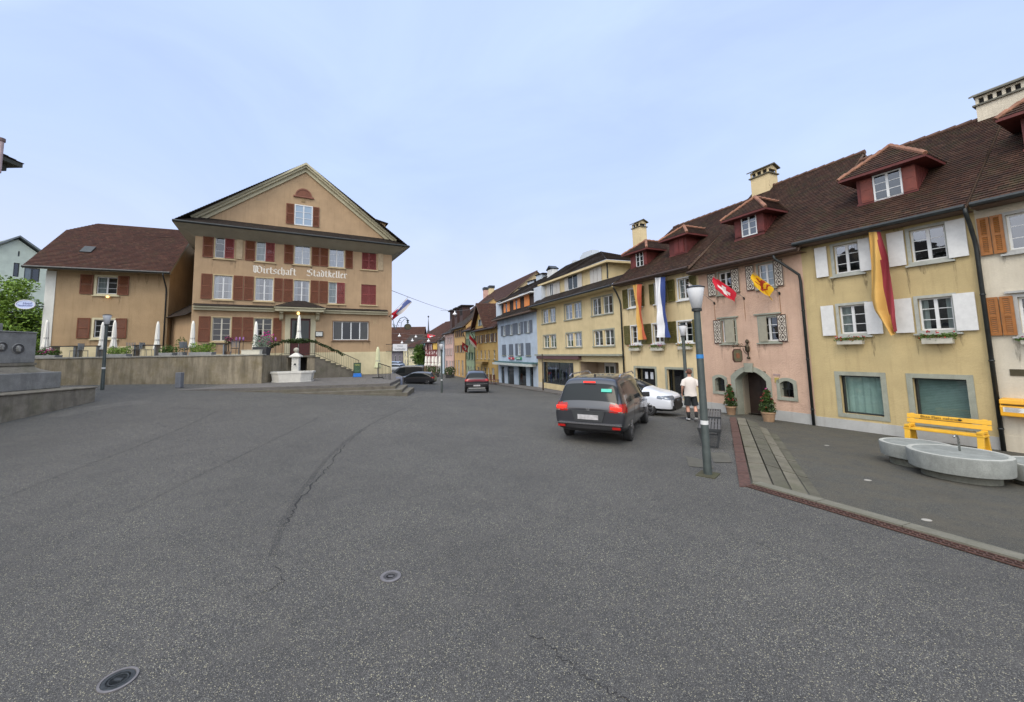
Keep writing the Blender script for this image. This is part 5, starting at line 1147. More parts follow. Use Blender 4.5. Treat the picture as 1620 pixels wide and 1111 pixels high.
IRON = simple('painted_iron', (.03, .028, .026), .5, .4, var=.2)
def rail(H, P, name='railing', h=.95, sp=.125, y=None, ret=True):
    mb = MB()
    for (a, b_) in zip(P[:-1], P[1:]):
        a, b_ = Vector(a), Vector(b_); up = Vector((0, 0, h)); mb.bar(a+up, b_+up, .04, .04); mb.bar(a+up*.12, b_+up*.12, .025, .025); k = max(1, int((b_-a).length/sp))
        for i in range(k+1): q = a.lerp(b_, i/k); mb.bar(q+up*.12, q+up, .014)
    for p in P: mb.bar(Vector(p), Vector(p)+Vector((0, 0, h+.03)), .035)
    return H.B(mb, name, IRON)
yr_ = YL+.05
rl = rail(sk_, [(xl0, yr_, DLs), (xl1, yr_, DLs), (xr1-.2, yr_, zpl+.15)]); rail(sk_, [(xl0, yr_, DLs), (xl2, yr_, zpl+.5)])
# green garland wound on the rail
LEAF1 = leafm('garland_leaves', (.02, .035, .012), (.05, .075, .02))
LEAF2 = leafm('bright_leaves', (.06, .13, .018), (.20, .30, .04)); LEAF3 = leafm('dark_leaves', (.015, .03, .008), (.05, .09, .018)); LEAF4 = leafm('mid_leaves', (.03, .07, .012), (.08, .14, .02))
FLR = simple('red_petals', (.45, .02, .02), .6, var=.3); FLP = simple('pink_petals', (.55, .08, .28), .6, var=.3); FLO = simple('orange_petals', (.6, .22, .02), .6, var=.3)
def leaves(mb, c, r, n_, s_, rnd, k=0, flat=1.0, shape=None):
    for _ in range(n_):
        while True:
            d = Vector((rnd.uniform(-1, 1), rnd.uniform(-1, 1), rnd.uniform(-1, 1)))
            if d.length <= 1: break
        if d.length > 1e-3: d = d.normalized()*(d.length**.5)
        p = Vector(c)+Vector((d.x*r[0], d.y*r[1], d.z*r[2])); a = Vector((rnd.gauss(0, 1), rnd.gauss(0, 1), rnd.gauss(0, .6))).normalized(); b_ = a.cross(Vector((rnd.gauss(0, 1), rnd.gauss(0, 1), rnd.gauss(0, 1)))).normalized()
        s2 = s_*rnd.uniform(.6, 1.3); mb.mat(k).face([p-a*s2, p-b_*s2*.45, p+a*s2, p+b_*s2*.45])
def petals(mb, c, r, n_, s_, rnd, k):
    for _ in range(n_):
        d = Vector((rnd.gauss(0, .5), rnd.gauss(0, .5), abs(rnd.gauss(0, .5)))); p = Vector(c)+Vector((d.x*r[0], d.y*r[1], d.z*r[2]))
        for j in range(3):
            a = Vector((rnd.gauss(0, 1), rnd.gauss(0, 1), rnd.gauss(0, 1))).normalized(); b_ = a.cross(Vector((rnd.gauss(0, 1), rnd.gauss(0, 1), 1))).normalized(); mb.mat(k).face([p-a*s_, p-b_*s_, p+a*s_, p+b_*s_])
rn = random.Random(11); gl = MB()
path = [(xl2, yr_, zpl+.5+.95), (xl0, yr_, DLs+.95), (xl1, yr_, DLs+.95), (xl1+(xr1-xl1)*.62, yr_, DLs+(zpl-DLs)*.62+.97)]
for a, b_ in zip(path[:-1], path[1:]):
    a, b_ = Vector(a), Vector(b_); k = int((b_-a).length/.09)
    for i in range(k): leaves(gl, a.lerp(b_, i/k)+Vector((0, -.03, -.02-.06*abs(math.sin(i*.35)))), (.10, .08, .10), 26, .06, rn)
leaves(gl, ((xl0+xl1)/2, yr_-.1, DLs+.95), ((xl1-xl0)*.42, .2, .16), 500, .07, rn)
gar = sk_.B(gl, 'garland', LEAF1)
gar['label'] = 'dark green garland wound along the stair railing'
# ================================================================== left annex house
pa0 = Vector((-21.3, 27.0)); P_l1 = isect(pa0, dirx(2400), 261.5); P_l0 = isect(P_l1, dirx(2400), 62.5)
an = House('house', 'tan two-storey house with a big hipped tile roof and red shutters, left of the inn', P_l0, P_l1, 2.55, 'house')
F = an.F; OA = .8; zea = (F.Z(40, 419, -OA)+F.Z(260, 431.5, -OA))/2; ra = F.rect(153, 185.6, 438.5, 465); rb = F.rect(148.5, 183.5, 506, 534)
YA = 4.2; zra = (F.Z(156, 353, YA)+F.Z(284, 364.5, YA))/2; zrl = F.at(101, 363, YA)[0]
for q, cu in ((ra, 'half'), (rb, None)):
    an.window(q, 2, 3, sur=.12, surm=simple('cream_window_stone', (.55, .50, .33), .8, var=.1), sill=1, curtain=cu, rev=.14)
for (a, b_), q, yy in (((127, 147.4), ra, 451), ((186.5, 204.3), ra, 453), ((122, 142.3), rb, 520), ((182.5, 200.5), rb, 521)): an.shutter(F.at(a, yy)[0], F.at(b_, yy)[0], q[2]-.05, q[3]+.1, RED_SH, 'louver')
an.wall(plaster('sandy_tan_plaster', (.40, .285, .165), .35, .8), zea+.1, 2*YA, plinth=F.Z(160, 548.5), plinthm=PL_TAN2, gable=(YA, zra-.25))
xq = F.at(85, 490)[0]; an.B(MB().box(-.02, xq, -.03, -.002, 1.9, zea-.12), 'corner_strip', plaster('white_corner_strip', (.66, .66, .6), .15, .2))
oL = .75; x_l = -oL; x_r = F.L+.25; hb = 1.1
rm = MB(); th = .13
sl_ = (zra-zea)/(YA+OA)
# front slope with a clipped (half-hipped) left end
zh = F.at(101, 363, 2.9)[1]; yh = -OA+(zh-zea)/sl_
ridge_x0 = F.at(156, 353, YA)[0]
rm.slope((x_l, -OA, zea), (x_r, -OA, zea), (x_r, yh, zh), (x_l, yh, zh), .17).slope((x_l, yh, zh), (x_r, yh, zh), (x_r, YA, zra), (ridge_x0, YA, zra), .17)
rm.slope((x_l, 2*YA-yh, zh), (x_l, yh, zh), (ridge_x0, YA, zra), (ridge_x0, YA, zra), .17)
rm.slope((x_r, 2*YA+OA, zea), (x_l, 2*YA+OA, zea), (ridge_x0, YA, zra), (x_r, YA, zra), .5)
rm.mat(1); rm.face([(x_l, -OA, zea), (x_r, -OA, zea), (x_r, -OA, zea-th), (x_l, -OA, zea-th)]).__class__ if False else None
for q in ([(x_l, -OA, zea), (x_r, -OA, zea), (x_r, -OA, zea-th), (x_l, -OA, zea-th)], [(x_l, -OA, zea-th), (x_r, -OA, zea-th), (x_r, .0, zea-.02), (x_l, .0, zea-.02)], [(x_r, -OA, zea), (x_r, YA, zra), (x_r, YA, zra-.2), (x_r, -OA, zea-.2)], [(x_r, YA, zra), (x_r, 2*YA+OA, zea), (x_r, 2*YA+OA, zea-.2), (x_r, YA, zra-.2)], [(x_l, -OA, zea), (x_l, yh, zh), (x_l, yh, zh-.2), (x_l, -OA, zea-.2)]): rm.face(q)
an.rf = an.B(rm, 'roof', [TILE_B, plaster('grey_soffit', (.34, .32, .25))])
an.B(MB().tube([(x_l, -OA-.06, zea-.05), (x_r, -OA-.06, zea-.05)], .075), 'gutter', W['zinc']); an.pipe(F.L-.12, 2.4, zea, OA, W['zinc'])
sq_ = F.on_slope(139, 396, -OA, zea, YA, zra); an.B(MB().obox((sq_.x, sq_.y, sq_.z+.05), (.3, 0, 0), (0, .3, .3*sl_), (0, -.03, .03)), 'roof_hatch', W['zinc'], an.rf)
an.B(MB().lathe([(.02, 0), (.08, .03), (.08, .1), (0, .14)], (F.at(172, 466)[0], -.12, ra[2]-.28), 10), 'wall_lamp', lm)
# low link between annex and inn
P_k0 = Vector((P_l1.x, P_l1.y))+Vector((F.y.x, F.y.y))*.7+F.d*.03; P_k1 = Vector(P_s0)+sk_.F.y*.5
lkh = House('link_building', 'low tan lean-to with a mossy tiled roof wedged between the inn and the tan house', P_k0, P_k1, 2.55, 'lean-to')
FK = lkh.F; zk = FK.Z(280, 501, -.4); lkh.wall(PL_TAN, zk+.1, 3); ks = MB(); ks.slope((-.3, -.5, zk), (FK.L+.3, -.5, zk), (FK.L+.6, 2.6, zk+2.2), (.9, 2.6, zk+2.2), .17); lkh.B(ks, 'roof', TILE_C)
# ================================================================== terrace in front
TZ = 2.57
tw0 = Vector(on_z(40, 604, zpl-.02)[:2]); 
def onw(px, z=zpl): 
    p = ground(px, 606); return p
tA = at_depth(-60, 600, 21.0); tB = at_depth(414, 600, 22.2)
tf = Fr(Vector((tA.x, tA.y)), Vector((tB.x, tB.y)))
tt = thing('terrace_wall', 'long stained concrete retaining wall carrying the restaurant terrace', 'retaining wall', (tA.x, tA.y, .4), tf.rz)
BK = sk_.F.loc((tB.x, tB.y, 0)); 
mb = MB().box(0, tf.L, 0, .35, 0, TZ-.4-.02); mb.box(tf.L-.35, tf.L, .351, 4.2, 0, TZ-.4-.02); mb.build('wall', CONC, tt, bevel=.02)
MB().box(-.02, tf.L+.04, -.04, .4, TZ-.42, TZ-.34).build('coping', stonem('terrace_coping', (.30, .29, .25), .2), tt, bevel=.01)
te = MB(); te.face([tuple(tf.w(0, .36, TZ-.03)), tuple(tf.w(tf.L-.35, .36, TZ-.03)), tuple(tf.w(tf.L-.35, 4.4, TZ-.03)), tuple(Vector((P_s0.x, P_s0.y, TZ-.03))), tuple(Vector((P_l1.x, P_l1.y, TZ-.03))), tuple(Vector((P_l0.x-12, P_l0.y-3, TZ-.03)))]); te.build('terrace', PAVE, kind='structure')
# raised platform and its steps in the square
fl = on_z(285, 618, .98); fr_ = on_z(616, 606.7, 1.0); s_r = [on_z(616.7, 606.7, 1.0), on_z(625.5, 611, .86), on_z(635.5, 616.7, .72), on_z(644.5, 621.5, .58)]
fa = on_z(92, 610, .99)
n_l = [on_z(285, 618.3, .97), on_z(315, 619.2, .93), on_z(345, 620.2, .88), on_z(390, 621.6, .80)]
back = Vector((P_s1.x+.3, P_s1.y, 1.0)); pf = MB()
pb = [fa, n_l[0], s_r[0], Vector((s_r[0].x-.35, s_r[0].y+5.5, 1.0)), back, Vector((-24, 31, 1.0)), Vector((-24, 19.5, 1.0))]
pf.face([(p.x, p.y, 1.0) for p in pb]); k = len(pb)
for i in range(k): a, b_ = pb[i], pb[(i+1) % k]; pf.face([(a.x, a.y, 1.0), (b_.x, b_.y, 1.0), (b_.x, b_.y, -1.2), (a.x, a.y, -1.2)])
pf.build('platform', PAVE, kind='structure')
for i in range(1, 4):
    z = 1.0-.14*i; a, b_ = n_l[i], s_r[i]; c = Vector((b_.x-.5+.1*i, b_.y+3.2, z)); pl = [a, b_, c, Vector((s_r[0].x-1, s_r[0].y+2, z)), n_l[0]]
    q = MB(); q.face([(p.x, p.y, z) for p in pl])
    for e in range(len(pl)): p, r_ = pl[e], pl[(e+1) % len(pl)]; q.face([(p.x, p.y, z), (r_.x, r_.y, z), (r_.x, r_.y, z-1.2), (p.x, p.y, z-1.2)])
    q.build('platform_step', STEP, kind='structure')
# ================================================================== the far street
def far_house(name, label, P0, P1, zb, wm, eave, rows, ov=.5, shm=None, roofm=None, ridge=3.2, yr=4.5, gpx=None, fm=None, cols=2, st='flat', depth=9, vl=.1, vr=.1, plinth=None, gable=True, surm=None):
    h = House(name, label, P0, P1, zb, 'house'); F = h.F; ze = (F.Z(eave[0], eave[1], -ov)+F.Z(eave[2], eave[3], -ov))/2
    for (xs_, yt, yb, sty) in rows:
        U = [F.rect(a, b_, yt, yb) for a, b_ in xs_]; z0 = sum(q[2] for q in U)/len(U); z1 = sum(q[3] for q in U)/len(U); z0 = max(z0, zb-.3)
        for q in U:
            q = q[:2]+(z0, z1); h.window(q, 1 if q[1]-q[0] < .95 else cols, 2, mt=.03, fr=.055, sill=.04 if sty != 'g' else 0, surm=surm, fm=fm, curtain=None)
            if sty == 's' and shm: w_ = min(.55, (q[1]-q[0])*.5); h.shutters(q, shm, w_, w_, style='flat')
    zr_ = ze+ridge; h.wall(wm, ze+.1, 2*yr if gable else depth, gable=(yr, zr_-.1) if gable else None); h.roof(0, F.L, ze, ov, yr, zr_, roofm or TILE_B, .3, SOFF, W['zinc'], vl=vl, vr=vr); h.ze = ze; h.zr = zr_; h.pipe(.05, zb, ze, ov); return h
oc = far_house('townhouse', 'ochre house with a tall front gable, left of the pale blue house', P_og, P_bo, -1.35, plaster('ochre_plaster'), (775, 519, 786, 516),
   [([(753.5, 755.5), (759.5, 762.5), (767, 770), (774.5, 778), (781.5, 784.5)], 529.5, 542, 's'), ([(754, 756), (760, 762.5), (766, 768.5), (772, 774.5), (780.5, 783.5)], 554.5, 568, 'n'), ([(755, 758), (761, 763), (766, 769), (771.5, 774), (777.5, 782)], 581.5, 600, 'g')], shm=simple('brown_shutter_paint', (.06, .03, .015), .6), roofm=TILE_B)
F = oc.F; ga, gb_ = F.at(752, 510)[0], F.at(771, 505)[0]; gpk = F.Z(759.8, 480); gm = MB(); gc = (ga+gb_)/2; gm.prism([(ga+.1, oc.ze-.5), (gb_-.1, oc.ze-.5), (gb_-.1, oc.ze+.6), (gc, gpk-.3), (ga+.1, oc.ze+.6)], -.05, 4)
go_ = oc.B(gm, 'front_gable', PL_OCHRE); q = MB(); q.slope((gb_+.5, -.7, oc.ze+.2), (gb_+.5, 5, oc.ze+.2), (gc, 5, gpk), (gc, -.7, gpk), .3).slope((ga-.5, 5, oc.ze+.2), (ga-.5, -.7, oc.ze+.2), (gc, -.7, gpk), (gc, 5, gpk), .3)
q.mat(1).prism([(ga-.5, oc.ze+.2), (gc, gpk), (gb_+.5, oc.ze+.2), (gb_+.5, oc.ze), (gc, gpk-.25), (ga-.5, oc.ze)], -.69, -.6); oc.B(q, 'gable_roof', [TILE_B, SOFF], go_)
wq = F.rect(758.3, 761.5, 505.5, 515.5, -.05); oc.B(MB().box(wq[0], wq[1], -.1, -.055, wq[2], wq[3]).mat(1).box(wq[0]-.5, wq[0]-.02, -.1, -.055, wq[2], wq[3]).box(wq[1]+.02, wq[1]+.5, -.1, -.055, wq[2], wq[3]), 'window', [simple('dark_pane', (.02, .03, .03), .1), W['stone']], go_)
bq = F.rect(760.5, 773, 572, 576); oc.B(MB().prism([(bq[0], bq[3]), (bq[1], bq[3]), (bq[1]-.4, bq[2]), (bq[0]+.4, bq[2])], -.8, -.002), 'oriel_base', simple('dark_ochre_stone', (.25, .17, .06), .8))
gn = far_house('townhouse', 'narrow pale green house with three rows of dark green shutters', P_go, P_og, -1.5, PL_GREEN, (738, 523, 751, 519.5),
   [([(739.5, 741.5), (744, 746), (748.5, 750.5)], 536, 545.5, 's'), ([(739.5, 741.5), (744, 746), (748.5, 750.5)], 558, 569, 's'), ([(739.5, 742), (744.5, 746.5), (749, 751)], 580, 592, 'g')], shm=simple('dark_green_shutter', (.02, .07, .03), .6), roofm=TILE_B)
op = far_house('townhouse', 'narrow ochre house with tall ground-floor openings, left of the narrow green house', P_op, P_go, -1.6, plaster('warm_ochre_plaster', (.52, .33, .14), .3), (719, 520, 737, 515),
   [([(721.2, 722.6), (724.6, 726), (728, 729.4), (731.4, 732.8)], 522.5, 533, 's'), ([(722, 724), (727, 729), (731.5, 733.5)], 546.5, 557.5, 's'), ([(721, 722.5), (724.5, 727), (730, 733)], 570, 594, 'g')], shm=simple('brown_shutter_paint'), roofm=TILE_C, ridge=4.5)
F = op.F; q = MB()
for a, b_, tp in ((712.5, 716, 493), (720, 724, 489.5), (728, 733, 486)):
    xa, xb = F.at(a, 500, 1)[0], F.at(b_, 500, 1)[0]; zt = F.Z((a+b_)/2, tp, 1); q.box(xa, xb, .9, 2.2, op.ze, zt).mat(1).box(xa-.25, xb+.25, .6, 2.8, zt, zt+.25).box(xa+.3, xb-.3, .88, .9, zt-1.4, zt-.3).mat(0)
op.B(q, 'dormers', [simple('dark_red_tile_hanging', (.05, .024, .019), .8, var=.3), TILE_C], op.rf)
pn = far_house('townhouse', 'pale pink house with a white ground floor, farther down the street', P_pb, P_op, -1.7, plaster('pale_pink_plaster', (.62, .42, .36), .2), (704, 530, 718, 522),
   [([(705.5, 707), (709, 710.8), (713, 714.8)], 534, 544, 's'), ([(705.5, 707), (709, 710.8), (713, 714.8)], 551.5, 562, 's'), ([(705, 708), (711, 713), (715, 717)], 571, 590, 'g')], shm=simple('pinkish_shutter', (.4, .3, .28), .6), roofm=TILE_C, ridge=2.8)
pn.B(MB().box(.02, pn.F.L-.02, -.06, -.003, -2, pn.F.Z(710, 567)), 'white_shopfront', WHITESH) if False else None
lb = far_house('townhouse', 'light blue-white house beside the pale pink house, farther down the street', P_bh, P_pb, -1.8, plaster('light_blue_white', (.48, .56, .6), .2), (692, 541, 703, 534),
   [([(694, 695.5), (698, 699.8)], 546, 557, 's'), ([(694, 696), (698, 700)], 566, 580, 'g')], shm=GREYSH, roofm=TILE_C, ridge=2.5)
# taller house whose cream gable and two chimneys show above the roofs
vR = Fr(P_go, P_og); A0 = isect(Vector((P_bo.x, P_bo.y))+oc.F.y*7, oc.F.d, 806); A1 = A0-oc.F.d*22
rb_ = House('townhouse', 'tall house behind with a cream gable end and two chimneys above the roofs', A1, A0, -1.3, 'house'); F = rb_.F
zk = F.Z(791, 456, 5.0); zR = F.Z(791, 456, 5.0); ze_b = zR-4.4
rb_.wall(plaster('cream_gable_plaster', (.60, .46, .27), .25), ze_b, 10, gable=(5, zR-.1)); rb_.roof(0, F.L, ze_b, .5, 5, zR, TILE_B, .35, SOFF, vl=.2, vr=.35)
for a, c in ((768, 459), (776.5, 456.5)):
    u_, z_ = F.at(a, c, 4.4); rb_.B(MB().box(u_-.55, u_+.55, 4.0, 5.0, z_-3, z_).mat(1).box(u_-.65, u_+.65, 3.9, 5.1, z_-.0, z_+.55), 'chimney', [simple('pink_chimney', (.5, .3, .24), .8) if a < 770 else PL_CREAM, W['zinc']], rb_.rf)
# half-timbered house closing the bend, and what stands beyond it
def face_px(x0, x1, Y0, Y1=None): a = at_depth(x0, hy(x0), Y0); b_ = at_depth(x1, hy(x1), Y1 or Y0); return Vector((a.x, a.y)), Vector((b_.x, b_.y))
a, b_ = face_px(673, 692, 84, 80)
ht = far_house('half_timbered_house', 'red and white half-timbered house at the bend of the street', a, b_, -1.8, plaster('white_infill', (.6, .52, .5), .2), (674, 543, 691, 541),
   [([(675, 677.5), (679, 681.5), (683, 685.5)], 545, 554, 'n'), ([(677, 679), (683, 686)], 562, 572, 'n')], roofm=TILE_B, ridge=4.6, yr=5, fm=simple('oxblood_beam', (.16, .02, .02), .7))
F = ht.F; q = MB(); BM = MATS['oxblood_beam']
for zz_ in (543.5, 554.5, 562, 574): z = F.Z(682, zz_); q.box(0, F.L, -.07, -.003, z-.14, z+.14)
for k in range(8): x = F.L*k/7; q.box(max(0, x-.1), min(F.L, x+.1), -.075, -.004, -1.5, F.Z(682, 543))
for k in range(3): x = F.L*(k+.2)/3; q.bar((x, -.05, F.Z(682, 561)), (x+1.2, -.05, F.Z(682, 555)), .12, .04, up=(0, 1, 0))
ht.B(q, 'beams', BM)
oq = F.rect(684.5, 690.5, 543.5, 553, -.3); ht.B(MB().box(oq[0], oq[1], -.25, -.08, oq[2], oq[3]), 'wall_sign', simple('yellow_sign', (.6, .38, .08), .7))
a, b_ = face_px(673, 706, 97, 92)
def roofonly(name, label, a, b_, zb, wm, rm, yE0, yE1, yR, yr=5, ov=.6, rows=(), zb2=None, hipl=0, hipr=0):
    h = House(name, label, a, b_, zb, 'house'); F = h.F; xm0 = CX+0; 
    pxm = proj(F.w(F.L/2, 0, 3))[0]; ze = F.Z(pxm, (yE0+yE1)/2, -ov); zr_ = F.Z(pxm, yR, yr)
    for (xs_, yt, yb) in rows:
        for p, q in xs_: r_ = F.rect(p, q, yt, yb); h.window(r_, 2, 1, fr=.09, sill=0)
    h.wall(wm, ze+.1, 2*yr); h.roof(0, F.L, ze, ov, yr, zr_, rm, .4, SOFF, vl=.4, vr=.4, hipl=hipl, hipr=hipr); h.zr = zr_; return h
r1_ = roofonly('townhouse', 'house with a broad red-brown hipped roof above the half-timbered house', a, b_, -1.9, plaster('ruddy_plaster', (.3, .12, .1), .3), TILE_B, 530, 530, 513, 5, hipl=1.2)
F = r1_.F; u_, z_ = F.at(697, 524, -.2); r1_.B(MB().box(u_-.8, u_+.8, -.4, 2, z_-1, z_+.9), 'dormer', simple('oxblood_boards', (.1, .02, .02), .7), r1_.rf)
# ridge turret needle
tw_ = at_depth(678, hy(678), 150); zt_ = at_depth(678, 503, 150).z; t = thing('church_spire', 'thin dark roof spire with a small ball, far off above the half-timbered house', 'spire', (tw_.x, tw_.y, 8))
MB().lathe([(.9, 0), (.5, zt_-8-5), (.28, zt_-8-4.5), (.06, zt_-8)], n=8).lathe([(0, zt_-8), (.32, zt_-8+.3), (.32, zt_-8+.6), (0, zt_-8+.9)], n=8).build('needle', simple('slate_spire', (.05, .05, .06), .7), t)
a, b_ = face_px(664, 674, 88, 86); far_house('townhouse', 'slim pale green house left of the half-timbered house', a, b_, -1.9, plaster('mint_plaster', (.42, .56, .46), .2), (664, 553, 673, 550), [([(666, 667.3), (669.5, 671)], 556, 563, 'n'), ([(666, 667.5), (669.5, 671)], 570, 580, 'g')], roofm=TILE_C, ridge=1.4, yr=3)
a, b_ = face_px(657, 665, 96, 93); far_house('townhouse', 'slim teal house behind the street tree', a, b_, -1.9, plaster('teal_plaster', (.16, .3, .3), .2), (657, 549, 665, 548), [([(658.5, 660), (662, 663.5)], 552, 558, 'n')], roofm=TILE_C, ridge=2.2, yr=3)
a, b_ = face_px(646, 657, 96, 94); far_house('townhouse', 'pale yellow house with white windows, left of the street tree', a, b_, -1.9, plaster('pale_yellow_plaster', (.60, .55, .36), .2), (646, 551, 657, 548), [([(648, 649.3), (651, 652.5), (654, 655.5)], 553, 560, 'n'), ([(648, 649.5), (651.5, 653)], 565, 572, 'n')], roofm=TILE_B, ridge=1.6, yr=3)
a, b_ = face_px(638, 648, 104, 102); far_house('townhouse', 'cream house between the grey barn-like house and the pale yellow house', a, b_, -2, plaster('soft_cream_plaster', (.6, .54, .36), .2), (638, 553, 648, 551), [([(640, 641.5), (644, 645.5)], 557, 564, 'n'), ([(640, 641.5), (644, 645.5)], 569, 576, 'n')], roofm=TILE_B, ridge=1.6, yr=3)
a, b_ = face_px(612, 640, 108, 106); far_house('townhouse', 'dark grey house at the end of the street beside the inn corner', a, b_, -2, plaster('dark_grey_plaster', (.16, .15, .17), .3), (620, 556, 640, 555), [([(624, 626), (631, 633)], 562, 572, 'n')], roofm=TILE_C, ridge=1.5, yr=3)
a, b_ = face_px(606, 667, 128, 128); roofonly('townhouse', 'long house with a large red-brown tiled roof closing the view down the street', a, b_, -2, plaster('soft_cream_plaster'), TILE_B, 546, 546, 518, 7)
a, b_ = face_px(641, 668, 118, 116); roofonly('townhouse', 'cream gabled house with a dark roof, in front of the long tiled roof', a, b_, -2, plaster('soft_cream_plaster'), TILE_C, 545, 542, 530, 4, rows=[([(643, 645), (648, 650), (659, 661)], 546, 552)])
# wooded hill far behind
rn = random.Random(5); hl = MB()
for k in range(34):
    x = -340+22*k; yy = 330+rn.uniform(-15, 15); h = 19+rn.uniform(-3, 4)+ (4 if 500 < 0 else 0); hl.lathe([(19, -6), (20, h*.55), (14, h*.85), (0, h)], (x, yy, -3), 10, 1, .7, wob=lambda a_, z_: 1+.12*math.sin(a_*5+k))
ho = hl.build('hill', leafm('far_wood', (.025, .05, .02), (.05, .09, .03)), smooth=True); ho['kind'] = 'structure'
# ================================================================== left background
a, b_ = face_px(-60, 66, 46, 52); pg = House('apartment_house', 'pale green modern gabled block behind the tan house, at the left edge', a, b_, 1.2, 'apartment house'); F = pg.F
PGM = plaster('pale_mint_render', (.60, .66, .55), .15, .1); zl_ = F.Z(0, 381); zp_ = F.Z(27, 375.5); xr_ = F.at(56, 398)[0]; xp_ = F.at(27, 400)[0]
wq1 = F.rect(21, 30.6, 416, 438); wq2 = F.rect(38, 63, 424, 445)
pg.window(wq1, 1, 1, fm=simple('dark_frame'), sill=0, fr=.1) if False else pg.window(wq1, 1, 1, fm=MATS['dark_frame'], sill=0, fr=.1); pg.window(wq2, 2, 1, fm=MATS['dark_frame'], sill=0, fr=.1, curtain='half'); wq3 = F.rect(28.6, 31.6, 393, 406); pg.window(wq3, 1, 1, fm=MATS['dark_frame'], sill=0, fr=.06)
zt3 = F.Z(40, 392); pg.wall(PGM, F.Z(56, 398)-.3, 12); q = MB(); q.prism([(0, F.Z(56, 398)-.3), (xr_+.4, F.Z(56, 398)-.3), (xp_, zp_-.25), (0, zp_-3.2)], .001, 12)
pg.B(q, 'gable_wall', PGM); q = MB(); q.prism([(-.5, zp_-3.3), (xp_, zp_), (xr_+1.1, F.Z(56, 398)-.55), (xr_+1.1, F.Z(56, 398)-.3), (xp_, zp_+.22), (-.5, zp_-3.05)], -.5, 12.4); pg.B(q, 'roof', simple('grey_metal_roof', (.18, .2, .2), .5, .3))
# roof corner of the hall just outside the left edge
pc = at_depth(38, 260, 15.0); hh = thing('hall', 'dark tiled roof corner with a chimney pot of the hall cut by the left edge', 'hall', (pc.x-1.3, pc.y-1.2, .5))
zt_ = pc.z-.5; MB().box(-8, 0, -9, 0, -1, zt_-.1).build('wall', PL_OFF, hh)
q = MB(); q.slope((1.3, -10, zt_), (1.3, 1.2, zt_), (-2.2, -2.3, zt_+2.1), (-2.2, -6.5, zt_+2.1), .17).slope((1.3, 1.2, zt_), (-9, 1.2, zt_), (-6, -2.3, zt_+2.1), (-2.2, -2.3, zt_+2.1), .17)
q.mat(1).box(-9, 1.28, -10, 1.18, zt_-.16, zt_-.01).box(-9, 1.0, -10, .9, zt_-.42, zt_-.161); hr_ = q.build('roof', [TILE_C, simple('dark_soffit_boards', (.06, .06, .045), .8)], hh)
cz = at_depth(2, 224, pc.y-1.0); cx, cy_ = cz.x-(pc.x-1.3), cz.y-(pc.y-1.2); cz = cz.z-.5
MB().tube([(cx, cy_, cz-1.2), (cx, cy_, cz)], .075, 12).mat(1).tube([(cx, cy_, cz), (cx, cy_, cz+.12)], .11, 12).build('chimney_pot', [simple('pinkish_pot', (.45, .33, .32), .7), simple('brown_pot_lid', (.14, .09, .08), .7)], hr_)
# ================================================================== trees and plants
BARK = stonem('bark', (.09, .065, .045), .3, .8, dark=.4)
def tree(name, label, loc, h, r, n_, s_, lm, th=.18, seed=1, low=.25, group=None, cat='tree', kz=.8):
    rn = random.Random(seed); t = thing(name, label, cat, loc, 0, group); tr = MB(); tr.tube([(0, 0, -.3), (rn.uniform(-.1, .1), 0, h*.3), (rn.uniform(-.2, .2), .1, h*.62), (0, 0, h*.85)], [th, th*.8, th*.5, th*.15], 10)
    cr_ = MB(); K = 15
    for k in range(K):
        a = k*2.4; q = h*(low+(.92-low)*((k+.5)/K)); rr = r*math.sin(math.pi*min(.97, .22+.78*(k+.5)/K))*.62*rn.uniform(.6, 1.15); c = Vector((rr*math.cos(a), rr*math.sin(a), q))
        tr.tube([(0, 0, q*.7), tuple(c*.6+Vector((0, 0, q*.32))), tuple(c)], [th*.4, th*.25, th*.08], 6)
        R_ = r*rn.uniform(.34, .52); leaves(cr_, c, (R_, R_, R_*kz), n_//K, s_, rn)
        for _ in range(2): leaves(cr_, c+Vector((rn.uniform(-R_, R_), rn.uniform(-R_, R_), rn.uniform(-R_, R_)*.7)), (R_*.5, R_*.5, R_*.35), n_//K//3, s_, rn)
    tr.build('trunk', BARK, t, smooth=True); cr_.build('crown', lm, t); return t
def gtop(px, Y): p = at_depth(px, hy(px), Y); return p
p = gtop(-14, 31); tree('tree', 'leafy green tree between the monument and the tan house', (p.x, p.y, 1.2), 7.6, 3.9, 11000, .13, LEAF2, .2, 3, low=.1)
p = gtop(36, 33); tree('bush', 'dark green bush under the oval sign beside the tan house corner', (p.x, p.y, 1.2), 5.4, 2.4, 5000, .12, LEAF4, .15, 5, low=.05, cat='bush')
p = gtop(663, 86); tree('street_tree', 'small round street tree far down the street', (p.x, p.y, gz(p.x, p.y)), 6.2, 1.6, 1800, .2, LEAF4, .12, 8, low=.3)
# ================================================================== text as mesh
def text_mesh(s, size, mat, parent, mtx, name='lettering', ext=.002):
    c = bpy.data.curves.new('t', 'FONT'); c.body = s; c.size = size; c.align_x = 'CENTER'; c.align_y = 'CENTER'; c.extrude = ext
    o = bpy.data.objects.new('t', c); COL.objects.link(o); dg = bpy.context.evaluated_depsgraph_get(); me = bpy.data.meshes.new_from_object(o.evaluated_get(dg))
    bpy.data.objects.remove(o); me.materials.clear(); me.materials.append(mat); o = bpy.data.objects.new(name, me); COL.objects.link(o); o.parent = parent; o.matrix_local = mtx; return o
FACE = Matrix.Rotation(R(90), 4, 'X')
